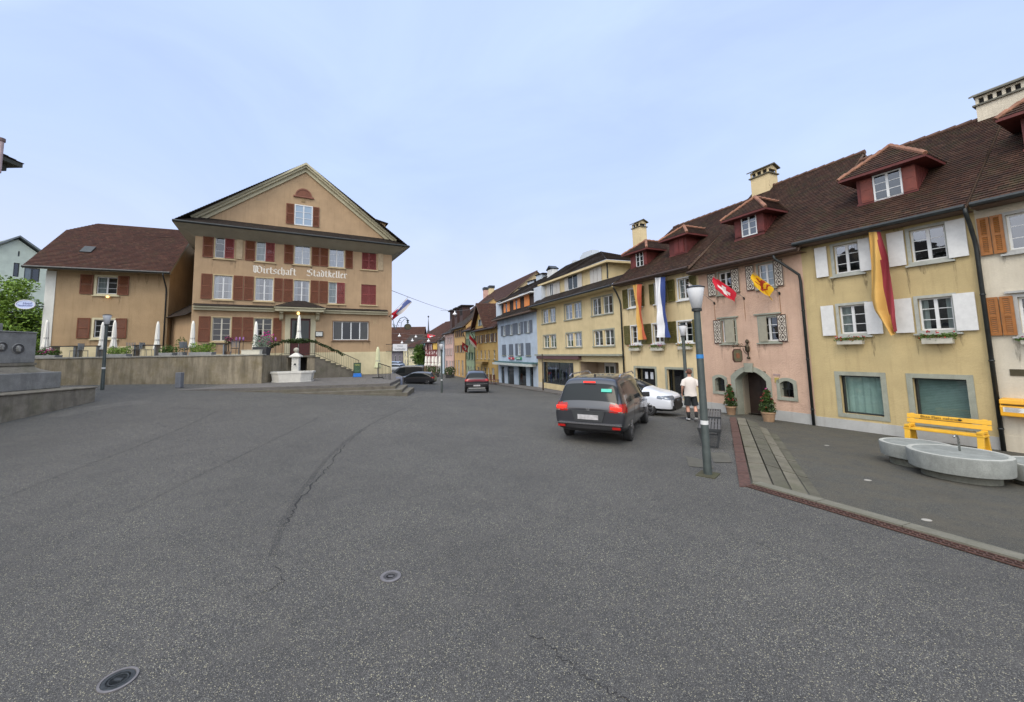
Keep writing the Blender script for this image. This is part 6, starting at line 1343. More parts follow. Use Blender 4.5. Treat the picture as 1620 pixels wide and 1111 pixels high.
# ================================================================== cars
def evalmesh(o):
    dg = bpy.context.evaluated_depsgraph_get(); dg.update(); return bpy.data.meshes.new_from_object(o.evaluated_get(dg))
GLC = simple('car_window_tint', (.012, .015, .016), .09, var=0, spec=.25); BLK = simple('black_trim', (.012, .012, .013), .45, var=.2); TYRE = simple('tyre_rubber', (.014, .014, .014), .85, var=.2); RIM = simple('alloy_rim', (.30, .30, .31), .3, .9, var=.1)
RED_L = simple('tail_light_red', (.30, .008, .006), .15, var=0); RED_E = simple('brake_light_lit', (.95, .03, .015), .3, var=0, emit=.75); LAMP_W = simple('headlight_glass', (.16, .18, .21), .08, .4, var=0); PLATE = simple('blank_number_plate', (.38, .37, .37), .5, var=.25, scale=9)
def mk_car(label, cat, loc, head, paint, st, ww, wheels, hgt, wr=.33, parts=None, glassmap=None, name='parked_car', tilt=0, group=None, lev=2, extra=None, subcrease=None):
    """st: stations (x, zb, zbelt, ztop, wl, ww, wt, glass) from tail x=0 to nose. wheels: x positions"""
    ang = math.atan2(head[1], head[0]); t = thing(name, label, cat, loc, ang, group); t.rotation_euler = (0, tilt, ang); mb = MB(); n_ = 14; rings = []
    for (x, zb, zbelt, zt, wl, wm, wt, g) in st:
        zm = zb+(zbelt-zb)*.55
        half = [(0, zb), (wl*.88, zb), (wl, zb+.1), (wm, zm), (wm*.985, zbelt), (wt, zt-.06), (wt*.86, zt), (0, zt+.025)]
        ring = [(x, -a, b_) for a, b_ in half] + [(x, a, b_) for a, b_ in half[-2:0:-1]]; rings.append(ring)
    m_ = len(rings[0])
    mb.v = [p for r_ in rings for p in r_]
    for i in range(len(rings)-1):
        for j in range(m_):
            mb.f.append((i*m_+j, i*m_+(j+1) % m_, (i+1)*m_+(j+1) % m_, (i+1)*m_+j)); g = st[i][7]; k = 0
            jj = j if j < 7 else 13-j
            if g == 'side' and jj == 4: k = 1
            if g == 'front' and jj in (5, 6): k = 1
            if g == 'both' and jj in (4, 5, 6): k = 1
            if jj in (0, 1): k = 2
            mb.mi.append(k); mb.uv.append(None)
    for i, rev in ((0, 1), (len(rings)-1, 0)):
        # end caps as quads
        for j in range(7):
            q = [i*m_+j, i*m_+j+1, i*m_+(m_-j-1) % m_, i*m_+(m_-j) % m_]; q = list(dict.fromkeys(q)); mb.f.append(tuple(q if rev == 0 else q[::-1])); mb.mi.append(0 if j > 1 else 2); mb.uv.append(None)
    o = mb.build('body', [paint, GLC, BLK], t, smooth=True); s = o.modifiers.new('s', 'SUBSURF'); s.levels = lev; s.render_levels = lev
    cut = MB(); 
    for wx in wheels:
        for sy in (-1, 1): cut.tube([(wx, sy*(ww-.30), wr), (wx, sy*(ww+.3), wr)], wr*1.14, 28)
    co = cut.build('cut', BLK, t); bo = o.modifiers.new('b', 'BOOLEAN'); bo.object = co; bo.operation = 'DIFFERENCE'; bo.solver = 'EXACT'
    try: bo.material_mode = 'TRANSFER'
    except Exception: pass
    me = evalmesh(o); bpy.data.objects.remove(co)
    o.modifiers.clear(); o.data = me
    # split the surface into parts by where it lies
    groups = {}
    for p in me.polygons:
        c = p.center; nm = None
        if p.material_index == 1 and len(me.materials) > 1: nm = 'window_glass'
        if parts:
            for key, (fn, mt) in parts.items():
                if fn(c, p.normal): nm = key
        groups.setdefault(nm, []).append(p.index)
    for nm, idx in groups.items():
        if nm is None: continue
        v = {}; b2 = MB()
        sets = {'': idx}
        if nm.startswith('tail') or nm.startswith('head'): sets = {'l': [i for i in idx if me.polygons[i].center.y > 0], 'r': [i for i in idx if me.polygons[i].center.y <= 0]}
        for _, ids in sets.items():
            if not ids: continue
            v = {}; vs_ = []; fs = []
            for i in ids:
                p = me.polygons[i]; f = []
                for vi in p.vertices:
                    if vi not in v: v[vi] = len(vs_); vs_.append(tuple(me.vertices[vi].co + me.vertices[vi].normal*(.003 if nm != 'window_glass' else 0)))
                    f.append(v[vi])
                fs.append(tuple(f))
            m2 = bpy.data.meshes.new(nm); m2.from_pydata(vs_, [], fs); m2.polygons.foreach_set('use_smooth', [True]*len(fs)); m2.materials.append(GLC if nm == 'window_glass' else parts[nm][1]); o2 = bpy.data.objects.new(nm, m2); COL.objects.link(o2); o2.parent = t
    import bmesh
    bm = bmesh.new(); bm.from_mesh(me); bm.faces.ensure_lookup_table(); dele = [bm.faces[i] for nm, idx in groups.items() if nm for i in idx]; bmesh.ops.delete(bm, geom=dele, context='FACES'); bm.to_mesh(me); bm.free()
    for p in me.polygons: p.use_smooth = True
    for wx in wheels:
        for sy in (-1, 1):
            w_ = MB(); y0 = sy*(ww-.21); y1 = sy*(ww-.015)
            w_.tube([(wx, y0, wr), (wx, y0+(y1-y0)*.12, wr), (wx, y0+(y1-y0)*.88, wr), (wx, y1, wr)], [wr*.9, wr, wr, wr*.92], 28); w = w_.build('wheel', TYRE, t, smooth=True, auto=40)
            r_ = MB(); r_.tube([(wx, y1-sy*.01, wr), (wx, y1+sy*.006, wr)], [wr*.70, wr*.68], 24); r_.mat(1)
            ro = r_.build('rim', [BLK], w); sp = MB()
            for k in range(5):
                for e in (-.14, .14): a = k*2*math.pi/5+e; sp.bar((wx+.05*wr*math.cos(a), y1+sy*.012, wr+.05*wr*math.sin(a)), (wx+wr*.66*math.cos(a), y1+sy*.008, wr+wr*.66*math.sin(a)), .03, .02, up=(0, 1, 0))
            sp.tube([(wx, y1+sy*.0, wr), (wx, y1+sy*.022, wr)], wr*.14, 12)
            nseg = 28
            for k in range(nseg): a0, a1 = 2*math.pi*k/nseg, 2*math.pi*(k+1)/nseg; sp.face([(wx+wr*.72*math.cos(a0), y1+sy*.006, wr+wr*.72*math.sin(a0)), (wx+wr*.64*math.cos(a0), y1+sy*.014, wr+wr*.64*math.sin(a0)), (wx+wr*.64*math.cos(a1), y1+sy*.014, wr+wr*.64*math.sin(a1)), (wx+wr*.72*math.cos(a1), y1+sy*.006, wr+wr*.72*math.sin(a1))])
            sp.build('rim', RIM, w)
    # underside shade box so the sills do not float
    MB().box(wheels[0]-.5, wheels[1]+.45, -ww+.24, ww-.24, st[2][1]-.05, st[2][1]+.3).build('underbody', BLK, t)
    if extra: extra(t, o)
    return t
def groundfit(x, y): return gz(x, y)
# -- people carrier
hd = Vector((.503, .864)); ra_ = Vector((3.30, 11.52)); o0 = ra_-hd*.98; zg = gz(3.3, 11.2)
MPV = [(.0, .42, .88, .93, .80, .86, .70, ''), (.04, .34, .98, 1.04, .88, .93, .80, 'front'), (.34, .30, 1.00, 1.66, .90, .95, .70, 'x'), (.50, .28, 1.00, 1.70, .91, .95, .71, 'side'), (1.15, .26, 1.0, 1.735, .91, .95, .74, 'side'), (1.28, .26, 1.0, 1.738, .91, .95, .74, 'side'), (2.2, .25, .99, 1.74, .91, .95, .74, 'side'), (2.95, .25, .98, 1.71, .91, .95, .74, 'both'), (3.35, .25, .97, 1.50, .91, .95, .72, 'both'), (3.80, .25, .96, 1.14, .91, .94, .76, ''), (4.2, .25, .90, 1.0, .90, .93, .74, ''), (4.62, .25, .74, .86, .84, .86, .66, ''), (4.80, .30, .58, .66, .70, .72, .55, '')]
def mpv_tail(c, n):
    if c.x > .42 or not (.86 < c.z < 1.07): return False
    return abs(c.y) > .55 + (1.07-c.z)*.15
def mpv_extra(t, body):
    mb = MB().box(-.045, -.0, -.27, .27, .66, .78); mb.build('number_plate', PLATE, t)
    q = MB(); q.prism([(-.44, .88), (.44, .88), (.36, .60), (-.36, .60)], -.022, .05, 'x'); q.build('plate_recess', simple('dark_grey_recess', (.03, .033, .035), .4), t)
    MB().box(-.055, .02, -.86, .86, .535, .56).build('chrome_strip', simple('chrome', (.55, .55, .56), .15, 1, var=0), t)
    for s_ in (-1, 1):
        MB().box(-.045, .02, s_*.62, s_*.82, .44, .50).build('reflector', RED_L, t)
        MB().tube([(.75, s_*.70, 1.72), (.95, s_*.70, 1.79), (2.7, s_*.70, 1.80), (3.0, s_*.69, 1.72)], [.022, .02, .02, .022], 8).build('roof_rail', simple('roof_rail_alloy', (.45, .45, .46), .25, .9, var=0), t)
        q = MB(); q.obox((3.05, s_*1.04, 1.06), (.06, 0, 0), (.03, s_*.10, 0), (0, 0, .075)); q.build('wing_mirror', BLK, t, bevel=.02)
        for x in (1.75, 2.65): MB().box(x, x+.18, s_*.945, s_*.965, .90, .925).build('door_handle', simple('grey_paint_handle', (.05, .052, .06), .3, .5), t)
        for x in (1.22, 2.18): MB().box(x, x+.05, s_*.83, s_*.885, 1.02, 1.55).build('door_pillar', BLK, t) if False else None
        for x in (1.35, 2.25, 3.1): MB().box(x, x+.008, s_*.949, s_*.953, .36, .98).build('door_seam', BLK, t)
        MB().box(.015, .03, s_*.60, s_*.88, .868, .885).build('light_trim', simple('chrome_trim', (.4, .4, .3), .3, .8), t)
    MB().box(.265, .285, -.16, .16, 1.595, 1.635).build('brake_light', RED_E, t)
    for s_ in (-1, 1):
        q = MB(); q.obox((-.006+.01, s_*.72, .965), (.012, 0, 0), (0, .14, 0), (0, 0, .035)); q.obox((.02, s_*.76, .925), (.012, 0, 0), (0, .1, 0), (0, 0, .02)); q.build('brake_light', RED_E, t, bevel=.01)
    q = MB(); q.bar((.09, .0, 1.08), (.13, -.30, 1.15), .02); q.bar((.09, .0, 1.08), (.12, .32, 1.09), .015); q.build('rear_wiper', BLK, t)
    q = MB(); q.obox((-.01, 0, .935), (.012, 0, 0), (0, .055, 0), (0, 0, .01)); q.obox((-.01, .0, .905), (.012, 0, 0), (0, .04, .018), (0, -.004, .009)); q.obox((-.01, 0, .875), (.012, 0, 0), (0, .055, 0), (0, 0, .01)); q.build('emblem', simple('chrome'), t)
    q = MB(); q.face([(.165, -.33, 1.37), (.165, -.60, 1.37), (.19, -.60, 1.45), (.19, -.33, 1.45)]); q.build('window_sticker', simple('mint_sticker', (.08, .50, .38), .6, var=0), t)
    MB().obox((.9, 0, 1.76), (.04, 0, 0), (0, .02, 0), (0, 0, .035)).build('antenna', BLK, t)
    MB().box(.3, 1.6, -.86, .86, .30, .48) and None
mk_car('dark grey people carrier seen from behind with lit brake lights and roof rails', 'car', (o0.x, o0.y, zg), hd, carpaint('graphite_paint', (.032, .034, .040), .4), MPV, .94, (.98, 3.88), 1.74, .335,
       {'tail_light': (mpv_tail, RED_L), 'rear_bumper_lower': (lambda c, n: c.x < .32 and c.z < .46, BLK)}, name='people_carrier', extra=mpv_extra, lev=3)
# -- white hatchback facing the viewer
hd = Vector((.75, -.66)).normalized(); nose = Vector((7.62, 15.7)); o0 = nose-hd*4.34; gm_ = (gz(nose.x, nose.y)+gz(o0.x, o0.y))/2
tl = math.atan2(gz(o0.x, o0.y)-gz(nose.x, nose.y), 4.34)
HAT = [(.0, .40, .80, .86, .74, .80, .62, ''), (.06, .30, .92, 1.0, .84, .87, .70, 'both'), (.40, .26, .93, 1.34, .87, .90, .60, 'side'), (1.1, .22, .93, 1.43, .87, .90, .63, 'side'), (2.1, .20, .92, 1.45, .87, .90, .64, 'side'), (2.65, .20, .91, 1.41, .87, .90, .64, 'both'), (3.38, .20, .90, 1.02, .87, .90, .72, ''), (3.7, .20, .87, .96, .87, .90, .72, ''), (4.05, .20, .82, .90, .86, .89, .70, ''), (4.26, .20, .76, .83, .82, .86, .68, ''), (4.35, .21, .70, .76, .79, .82, .66, ''), (4.37, .24, .68, .72, .76, .79, .62, '')]
def hat_extra(t, b_):
    q = MB(); q.prism([(-.42, .68), (-.54, .58), (-.40, .24), (.40, .24), (.54, .58), (.42, .68)], 4.24, 4.40, 'x'); q.build('grille', simple('black_grille', (.008, .008, .009), .35, var=.2, bmp=.5), t, bevel=.02)
    for k in range(4):
        q = MB(); 
        for i in range(14): a0, a1 = i*2*math.pi/14, (i+1)*2*math.pi/14; q.bar((4.41, -.10+.066*k+.04*math.cos(a0), .59+.04*math.sin(a0)), (4.41, -.10+.066*k+.04*math.cos(a1), .59+.04*math.sin(a1)), .008)
        q.build('emblem_ring', simple('chrome'), t)
    for s_ in (-1, 1):
        q = MB(); q.prism([(s_*.50, .60), (s_*.84, .72), (s_*.86, .66), (s_*.68, .55), (s_*.5, .56)], 3.98, 4.2, 'x'); 
        q2 = MB(); q2.obox((4.25, s_*.67, .70), (.07, -s_*.03, 0), (-.09, s_*.17, .035), (0, 0, .04)); q2.build('headlight', LAMP_W, t, bevel=.02)
        q2 = MB(); q2.obox((4.33, s_*.66, .36), (.03, 0, 0), (-.06, s_*.12, 0), (0, 0, .07)); q2.build('air_intake', BLK, t, bevel=.02)
        q2 = MB(); q2.obox((2.75, s_*.98, .98), (.05, 0, 0), (.02, s_*.10, 0), (0, 0, .065)); q2.build('wing_mirror', BLK, t, bevel=.02)
mk_car('white hatchback with a black grille parked facing right beside the cream house', 'car', (o0.x, o0.y, gz(o0.x, o0.y)+.02), hd, carpaint('white_paint', (.68, .70, .74), 0, .35), HAT, .89, (.8, 3.5), 1.43, .32, {'headlight': (lambda c, n: c.x > 3.86 and .66 < c.z < .80 and abs(c.y) > .40 and c.z > .66+(4.3-c.x)*.10, LAMP_W)}, name='parked_car', extra=hat_extra, tilt=tl, lev=3)
# -- black and red crossover driving away
HSV = [(.0, .45, .88, .93, .78, .84, .64, ''), (.05, .36, 1.0, 1.06, .88, .91, .72, 'both'), (.40, .30, 1.02, 1.50, .90, .92, .62, 'side'), (1.1, .28, 1.01, 1.60, .90, .92, .66, 'side'), (2.2, .27, 1.0, 1.61, .90, .92, .67, 'side'), (2.7, .27, .98, 1.55, .90, .92, .66, 'both'), (3.3, .27, .96, 1.08, .90, .92, .74, ''), (3.9, .27, .90, .98, .88, .90, .72, ''), (4.3, .3, .70, .78, .76, .78, .6, '')]
def suv_extra(t, b_):
    MB().box(-.03, .02, -.62, .62, .34, .40).build('skid_plate', simple('pale_skid_plate', (.4, .4, .38), .4, .5), t); MB().box(-.03, .02, -.8, .8, .66, .69).build('chrome_strip', simple('chrome'), t); MB().box(-.02, .02, -.25, .25, .50, .61).build('number_plate', PLATE, t)
    q = MB(); q.face([(.12, -.5, 1.12), (.12, .5, 1.12), (.30, .46, 1.38), (.30, -.46, 1.38)]); 
sv = at_depth(754, hy(754), 29.6); 
SUVP = {'tail_panel': (lambda c, n: c.x < .25 and .84 < c.z < 1.02, simple('dark_red_tailgate', (.13, .012, .02), .25, .3, var=0)), 'tail_light': (lambda c, n: c.x < .3 and .88 < c.z < 1.03 and abs(c.y) > .62, RED_L)}
mk_car('black crossover with a dark red tailgate driving away down the street', 'car', (sv.x-.02, sv.y, gz(sv.x, sv.y)), Vector((-.03, 1)).normalized(), carpaint('black_paint', (.012, .012, .014), .3), HSV, .93, (.85, 3.45), 1.6, .36, SUVP, name='crossover', extra=suv_extra)
# -- dark hatchback side-on, van behind it and further parked cars
p = at_depth(689, hy(689), 46.0); zc_ = 2.5-(608.5-hy(665))/625*46; HT2 = [tuple([a[0]*1.0])+tuple(x*1.04 for x in a[1:4])+a[4:] for a in HAT]
mk_car('dark grey hatchback parked side-on at the street mouth, in front of the black van', 'car', (p.x, p.y, zc_), Vector((-1, .12)).normalized(), carpaint('dark_grey_paint', (.06, .06, .065), .5), HT2, .89, (.8, 3.48), 1.43, .33, {'tail_light': (lambda c, n: c.x < .35 and .78 < c.z < .95 and abs(c.y) > .5, RED_L)})
VAN = [(.0, .40, 1.2, 2.0, .85, .92, .82, ''), (.04, .34, 1.25, 2.25, .90, .97, .86, 'x'), (.6, .3, 1.25, 2.30, .92, .98, .86, 'x'), (2.9, .3, 1.25, 2.30, .92, .98, .86, 'side'), (3.6, .3, 1.22, 2.22, .92, .98, .84, 'both'), (4.4, .3, 1.15, 1.42, .90, .96, .8, ''), (4.9, .3, 1.0, 1.12, .86, .9, .74, ''), (5.1, .35, .7, .8, .78, .8, .6, '')]
p = at_depth(672.5, hy(672), 56); zv = 2.5-(604-hy(650))/625*56
mk_car('black van parked behind the dark grey hatchback beside the inn corner', 'van', (p.x, p.y, zv), Vector((-1, .1)).normalized(), carpaint('van_black', (.014, .017, .019), .2), VAN, .97, (.95, 4.2), 2.3, .34, {}, name='parked_van')
for (px_, Y_, lab, pt, nm) in ((640, 66, 'silver car parked beyond the black van', (.35, .37, .4), 'silver_paint'), (637, 74, 'pale blue car parked farthest down the street beyond the van', (.25, .32, .42), 'pale_blue_paint')):
    p = at_depth(px_, hy(px_), Y_); mk_car(lab, 'car', (p.x, p.y, gz(p.x, p.y)+(.5 if Y_ < 70 else .9)), Vector((-1, .5)).normalized(), carpaint(nm, pt, .4), HAT, .89, (.8, 3.43), 1.43, .32, {}, lev=1)
# ================================================================== street lamps
POLE = simple('grey_green_pole_paint', (.055, .068, .063), .5, .2, var=.25, scale=5); LHEAD = simple('opal_lamp_glass', (.74, .75, .76), .35, var=.03)
def lamp(base, H, label, band=True, sc=1.0, sticker=False, slab=False, foot=None, lean=0, hs=1.0):
    t = thing('street_lamp', label, 'street lamp', base, random.uniform(0, 3), 'street lamps with white cone heads'); hh = .46*hs; zt = H-hh
    MB().lathe([(.076, -.2), (.076, .5), (.072, .52), (.062, zt-.06)], n=20).build('pole', POLE, t, smooth=True, auto=40)
    MB().lathe([(.06, zt-.06), (.095, zt-.05), (.095, zt+.0), (.07, zt+.01)], n=20).build('collar', W['zinc'], t, smooth=True, auto=40)
    MB().lathe([(.09*hs, zt+.01), (.165*hs, H-.03), (.165*hs, H-.02)], n=28).build('lamp_shade', LHEAD, t, smooth=True); MB().lathe([(.172*hs, H-.03), (.176*hs, H-.01), (.10, H+.02), (0, H+.025)], n=28).build('lamp_lid', W['zinc'], t, smooth=True, auto=40)
    if band: MB().lathe([(.0722, .98), (.0722, 1.06)], n=20).build('reflective_band', simple('white_band', (.6, .6, .58), .4), t)
    if foot: MB().lathe([(.0775, .05), (.0775, .55)], n=20).build('foot_band', simple('reddish_foot_band', (.16, .06, .045), .7), t)
    if slab: MB().box(-.22, .22, -.17, .17, -.04, .012).build('base_plate', stonem('mossy_base', (.07, .065, .04), .3, moss=.5), t)
    if sticker: q = MB(); q.lathe([(.0685, 2.30), (.0685, 2.38)], n=20); q.build('blue_sticker', simple('blue_sticker', (.02, .18, .45), .5), t); MB().box(.06, .10, -.03, .03, 1.86, 1.95).build('cable_hatch', W['zinc'], t)
    return t
p = ground(1120, 751); lamp(p, 3.78, 'tall grey-green street lamp with a white cone head, nearest, in front of the benches', sticker=True, slab=True)
p = at_depth(1082, hy(1082), 17.0); z_ = gz(p.x, p.y); lamp((p.x, p.y, z_), 3.75+0.0, 'street lamp behind the walking man, in front of the cream house', band=False, foot=True)
p = at_depth(698.5, hy(698), 30); lamp((p.x, p.y, gz(p.x, p.y)), 3.74, 'street lamp standing alone at the mouth of the street, left of the black crossover')
p = ground(161.5, 617); lamp(p, 3.55, 'street lamp in front of the terrace wall, right of the stone monument')
# thin posts at the pavement edge
def post(px, Y, H, label, mat, r=.04, cat='post'):
    p = at_depth(px, hy(px), Y); t = thing('post', label, cat, (p.x, p.y, gz(p.x, p.y))); MB().lathe([(r, -.1), (r, H), (0, H+.02)], n=12).build('pole', mat, t); return t, p
t, p = post(857.5, 31.5, 2.95, 'thin dark post on the pavement edge before the display window', simple('dark_brown_post', (.04, .028, .02), .6, var=.2)); MB().lathe([(.065, 0), (.065, 1.0)], n=12).build('sleeve', MATS['dark_brown_post'], t)
# ================================================================== folded parasols
CLOTH = simple('offwhite_parasol_cloth', (.78, .76, .68), .85, var=.05, bmp=.2); YCL = simple('pale_yellow_parasol_cloth', (.52, .52, .32), .85, var=.08)
def parasol(base, ztop, zbot, label, mat=CLOTH, group='folded parasols on the terrace', r=.17):
    t = thing('folded_parasol', label, 'parasol', base, random.uniform(0, 3), group); b0 = base[2]; h = ztop-b0; hb = zbot-b0
    MB().lathe([(.028, 0), (.028, h+.03)], n=10).build('pole', simple('grey_pole', (.25, .25, .24), .5, .4), t)
    ph = random.uniform(0, 6); MB().lathe([(.035, h), (r*.45, h-(h-hb)*.12), (r*.62, h-(h-hb)*.45), (r*.68, h-(h-hb)*.72), (r*1.02, hb+.09), (r*.98, hb), (.03, hb+.06)], n=32, wob=lambda a, z: 1+.16*math.sin(a*8+ph)).build('canopy', mat, t, smooth=True)
    MB().lathe([(r*.70, h-(h-hb)*.62), (r*.72, h-(h-hb)*.65), (r*.70, h-(h-hb)*.68)], n=24).build('strap', simple('strap', (.35, .34, .3), .8), t); MB().box(-.25, .25, -.25, .25, 0, .06).build('base_plate', W['zinc'], t, bevel=.01)
    return t
PARA = [(70, 24.0, 506, 551, 'leftmost folded parasol before the white corner strip'), (159, 23.2, 510, 554, 'folded parasol directly left of the lamp post, before the lower window'), (178, 24.2, 507, 551, 'folded parasol directly right of the lamp post, before the lower window'), (247, 24.2, 509, 554, 'folded parasol at the right end of the tan house'), (303, 23.6, 508, 551, 'folded parasol at the left corner of the inn'), (403.5, 24.0, 509, 553, 'folded parasol before the inn windows, left of the stairs')]
for px_, Y_, yt, yb, lab in PARA:
    p = at_depth(px_, hy(px_), Y_); parasol((p.x, p.y, TZ-.03), at_depth(px_, yt, Y_).z, at_depth(px_, yb, Y_).z, lab)
q = F = sk_.F; pw = F.w(F.at(472.5, 540, -2.2)[0], -2.2, DLs); parasol((pw.x, pw.y, DLs), F.Z(472, 499, -2.2), F.Z(472, 538, -2.2), 'folded parasol on the landing before the inn door')
p = at_depth(597.5, 600, 25.5); parasol((p.x, p.y, 1.0), at_depth(597, 549, 25.5).z, at_depth(597, 583, 25.5).z, 'pale yellowish folded parasol at the right corner of the inn', YCL, 'lone parasol', .2)
# ================================================================== inn fountain
WST = stonem('white_fountain_stone', (.62, .60, .54), .1, .25, dark=.25, scale=3)
p = at_depth(462, 603, 23.2); t = thing('fountain', 'white stone wall fountain with a long trough and a ball-topped pillar before the inn stairs', 'fountain', (p.x, p.y, 1.0), dS.angle_signed(Vector((1, 0))) if False else math.atan2(dS.y, dS.x)*.35)
def hexa(w_, d_, c_): return [(-w_, d_*.5), (-w_, -d_*.1), (-w_*c_, -d_*.5), (w_*c_, -d_*.5), (w_, -d_*.1), (w_, d_*.5)]
def loftpoly(mb, A, z0, B_, z1, cap0=False, cap1=False):
    n = len(A)
    for i in range(n): a, b_, c, d = A[i], A[(i+1) % n], B_[(i+1) % n], B_[i]; mb.face([(a[0], a[1], z0), (b_[0], b_[1], z0), (c[0], c[1], z1), (d[0], d[1], z1)])
    if cap0: mb.face([(a[0], a[1], z0) for a in A][::-1])
    if cap1: mb.face([(a[0], a[1], z1) for a in B_])
q = MB(); H0 = hexa(1.05, .95, .55); H1 = hexa(1.12, 1.02, .55); H2 = hexa(1.17, 1.08, .55); Hi = hexa(1.02, .86, .55)
loftpoly(q, hexa(1.08, 1, .55), 0, hexa(1.08, 1, .55), .08, True); loftpoly(q, hexa(1.04, .94, .55), .08, H1, .5); loftpoly(q, H2, .5, H2, .6); loftpoly(q, H2, .6, Hi, .6); loftpoly(q, Hi, .6, Hi, .3); loftpoly(q, H1, .5, H2, .5)
q.mat(1).face([(a, b_, .5) for a, b_ in Hi]); q.build('trough', [WST, simple('still_water', (.05, .07, .07), .05, var=0)], t)
q = MB().box(-.2, .2, .5, .9, 0, 1.42); q.prism([(-.22, 0), (.22, 0)], 0, 0) if False else None
q.build('pillar', WST, t, bevel=.015); q = MB(); A = [(-.31, .39), (.31, .39), (.31, 1.01), (-.31, 1.01)]; B_ = [(-.07, .63), (.07, .63), (.07, .77), (-.07, .77)]; loftpoly(q, A, 1.42, A, 1.48, True); loftpoly(q, A, 1.48, B_, 1.68, False, True); q.build('pillar_cap', WST, t)
MB().lathe([(0, 1.66), (.06, 1.69), (.13, 1.76), (.155, 1.84), (.13, 1.93), (.06, 1.98), (0, 1.99)], (0, .7, 0), 20).build('ball', stonem('ball_stone', (.42, .40, .33), .2), t, smooth=True)
MB().tube([(0, .5, 1.0), (0, .34, 1.0), (0, .28, .93)], .02, 8).lathe([(0, -.05), (.05, -.03), (.05, .03), (0, .05)], (0, .49, 1.0), 12).build('spout', W['zinc'], t)
# ================================================================== monument at the left
MST = stonem('monument_granite', (.23, .225, .21), .25, .5, moss=.2, dark=.6, mossc=(.10, .11, .07)); MLOW = stonem('monument_base_stone', (.21, .185, .145), .3, .5, moss=.4, dark=.8, mossc=(.09, .09, .04))
mA = ground(150, 635); mB = ground(-8, 672); md = Vector((mA.x-mB.x, mA.y-mB.y)).normalized(); mz = min(mA.z, mB.z)
t = thing('monument', 'grey granite monument with round portrait reliefs on a stepped base, cut by the left edge', 'monument', (mA.x, mA.y, mz), math.atan2(md.y, md.x)); FM = Fr(Vector((mA.x, mA.y)), Vector((mA.x, mA.y))+md)
h1 = FM.Z(149, 614)-mz
q = MB(); q.box(-12, 0, 0, 5.5, -.4, h1-.0); q.box(-12.1, .05, -.05, 5.55, h1, h1+.05); q.build('base_step', MLOW, t, bevel=.02)
y2 = 1.1; x2 = FM.at(97, 600, y2)[0]; h2 = FM.Z(96, 588, y2)-mz; q = MB().box(-11, x2, y2, 4.6, h1+.05, h2); q.build('plinth', MST, t, bevel=.03)
y3 = 1.75; x3 = FM.at(57, 550, y3)[0]; h3 = FM.Z(56, 578, y3)-mz; h4 = FM.Z(56, 527.5, y3)-mz
q = MB(); k = 8
for i in range(k):      # hollow moulding
    def off(s_): return (1-s_)**2
    a0, a1 = i/k, (i+1)/k; e0, e1 = off(a0), off(a1); z0, z1 = h2+(h3-h2)*a0, h2+(h3-h2)*a1
    X0, X1 = x3+(x2-.12-x3)*e0, x3+(x2-.12-x3)*e1; Y0, Y1 = y3-(y3-y2-.12)*e0, y3-(y3-y2-.12)*e1
    q.face([(-11, Y0, z0), (X0, Y0, z0), (X1, Y1, z1), (-11, Y1, z1)]); q.face([(X0, Y0, z0), (X0, 4.2, z0), (X1, 4.2, z1), (X1, Y1, z1)])
q.box(-11, x3+.04, y3-.04, 3.9, h3, h3+.10); q.build('moulding', MLOW, t, smooth=False)
q = MB().box(-11, x3, y3, 3.8, h3+.10, h4); q.box(-11, x3-.02+.04, y3-.03, 3.85, h4, h4+.05); xx = FM.at(17, 520, y3)[0]; q.box(-11, xx, y3+.3, 3.4, h4+.05, FM.Z(10, 511, y3)-mz); q.build('shaft', MST, t, bevel=.02)
DKR = stonem('relief_recess', (.10, .095, .09), .2); 
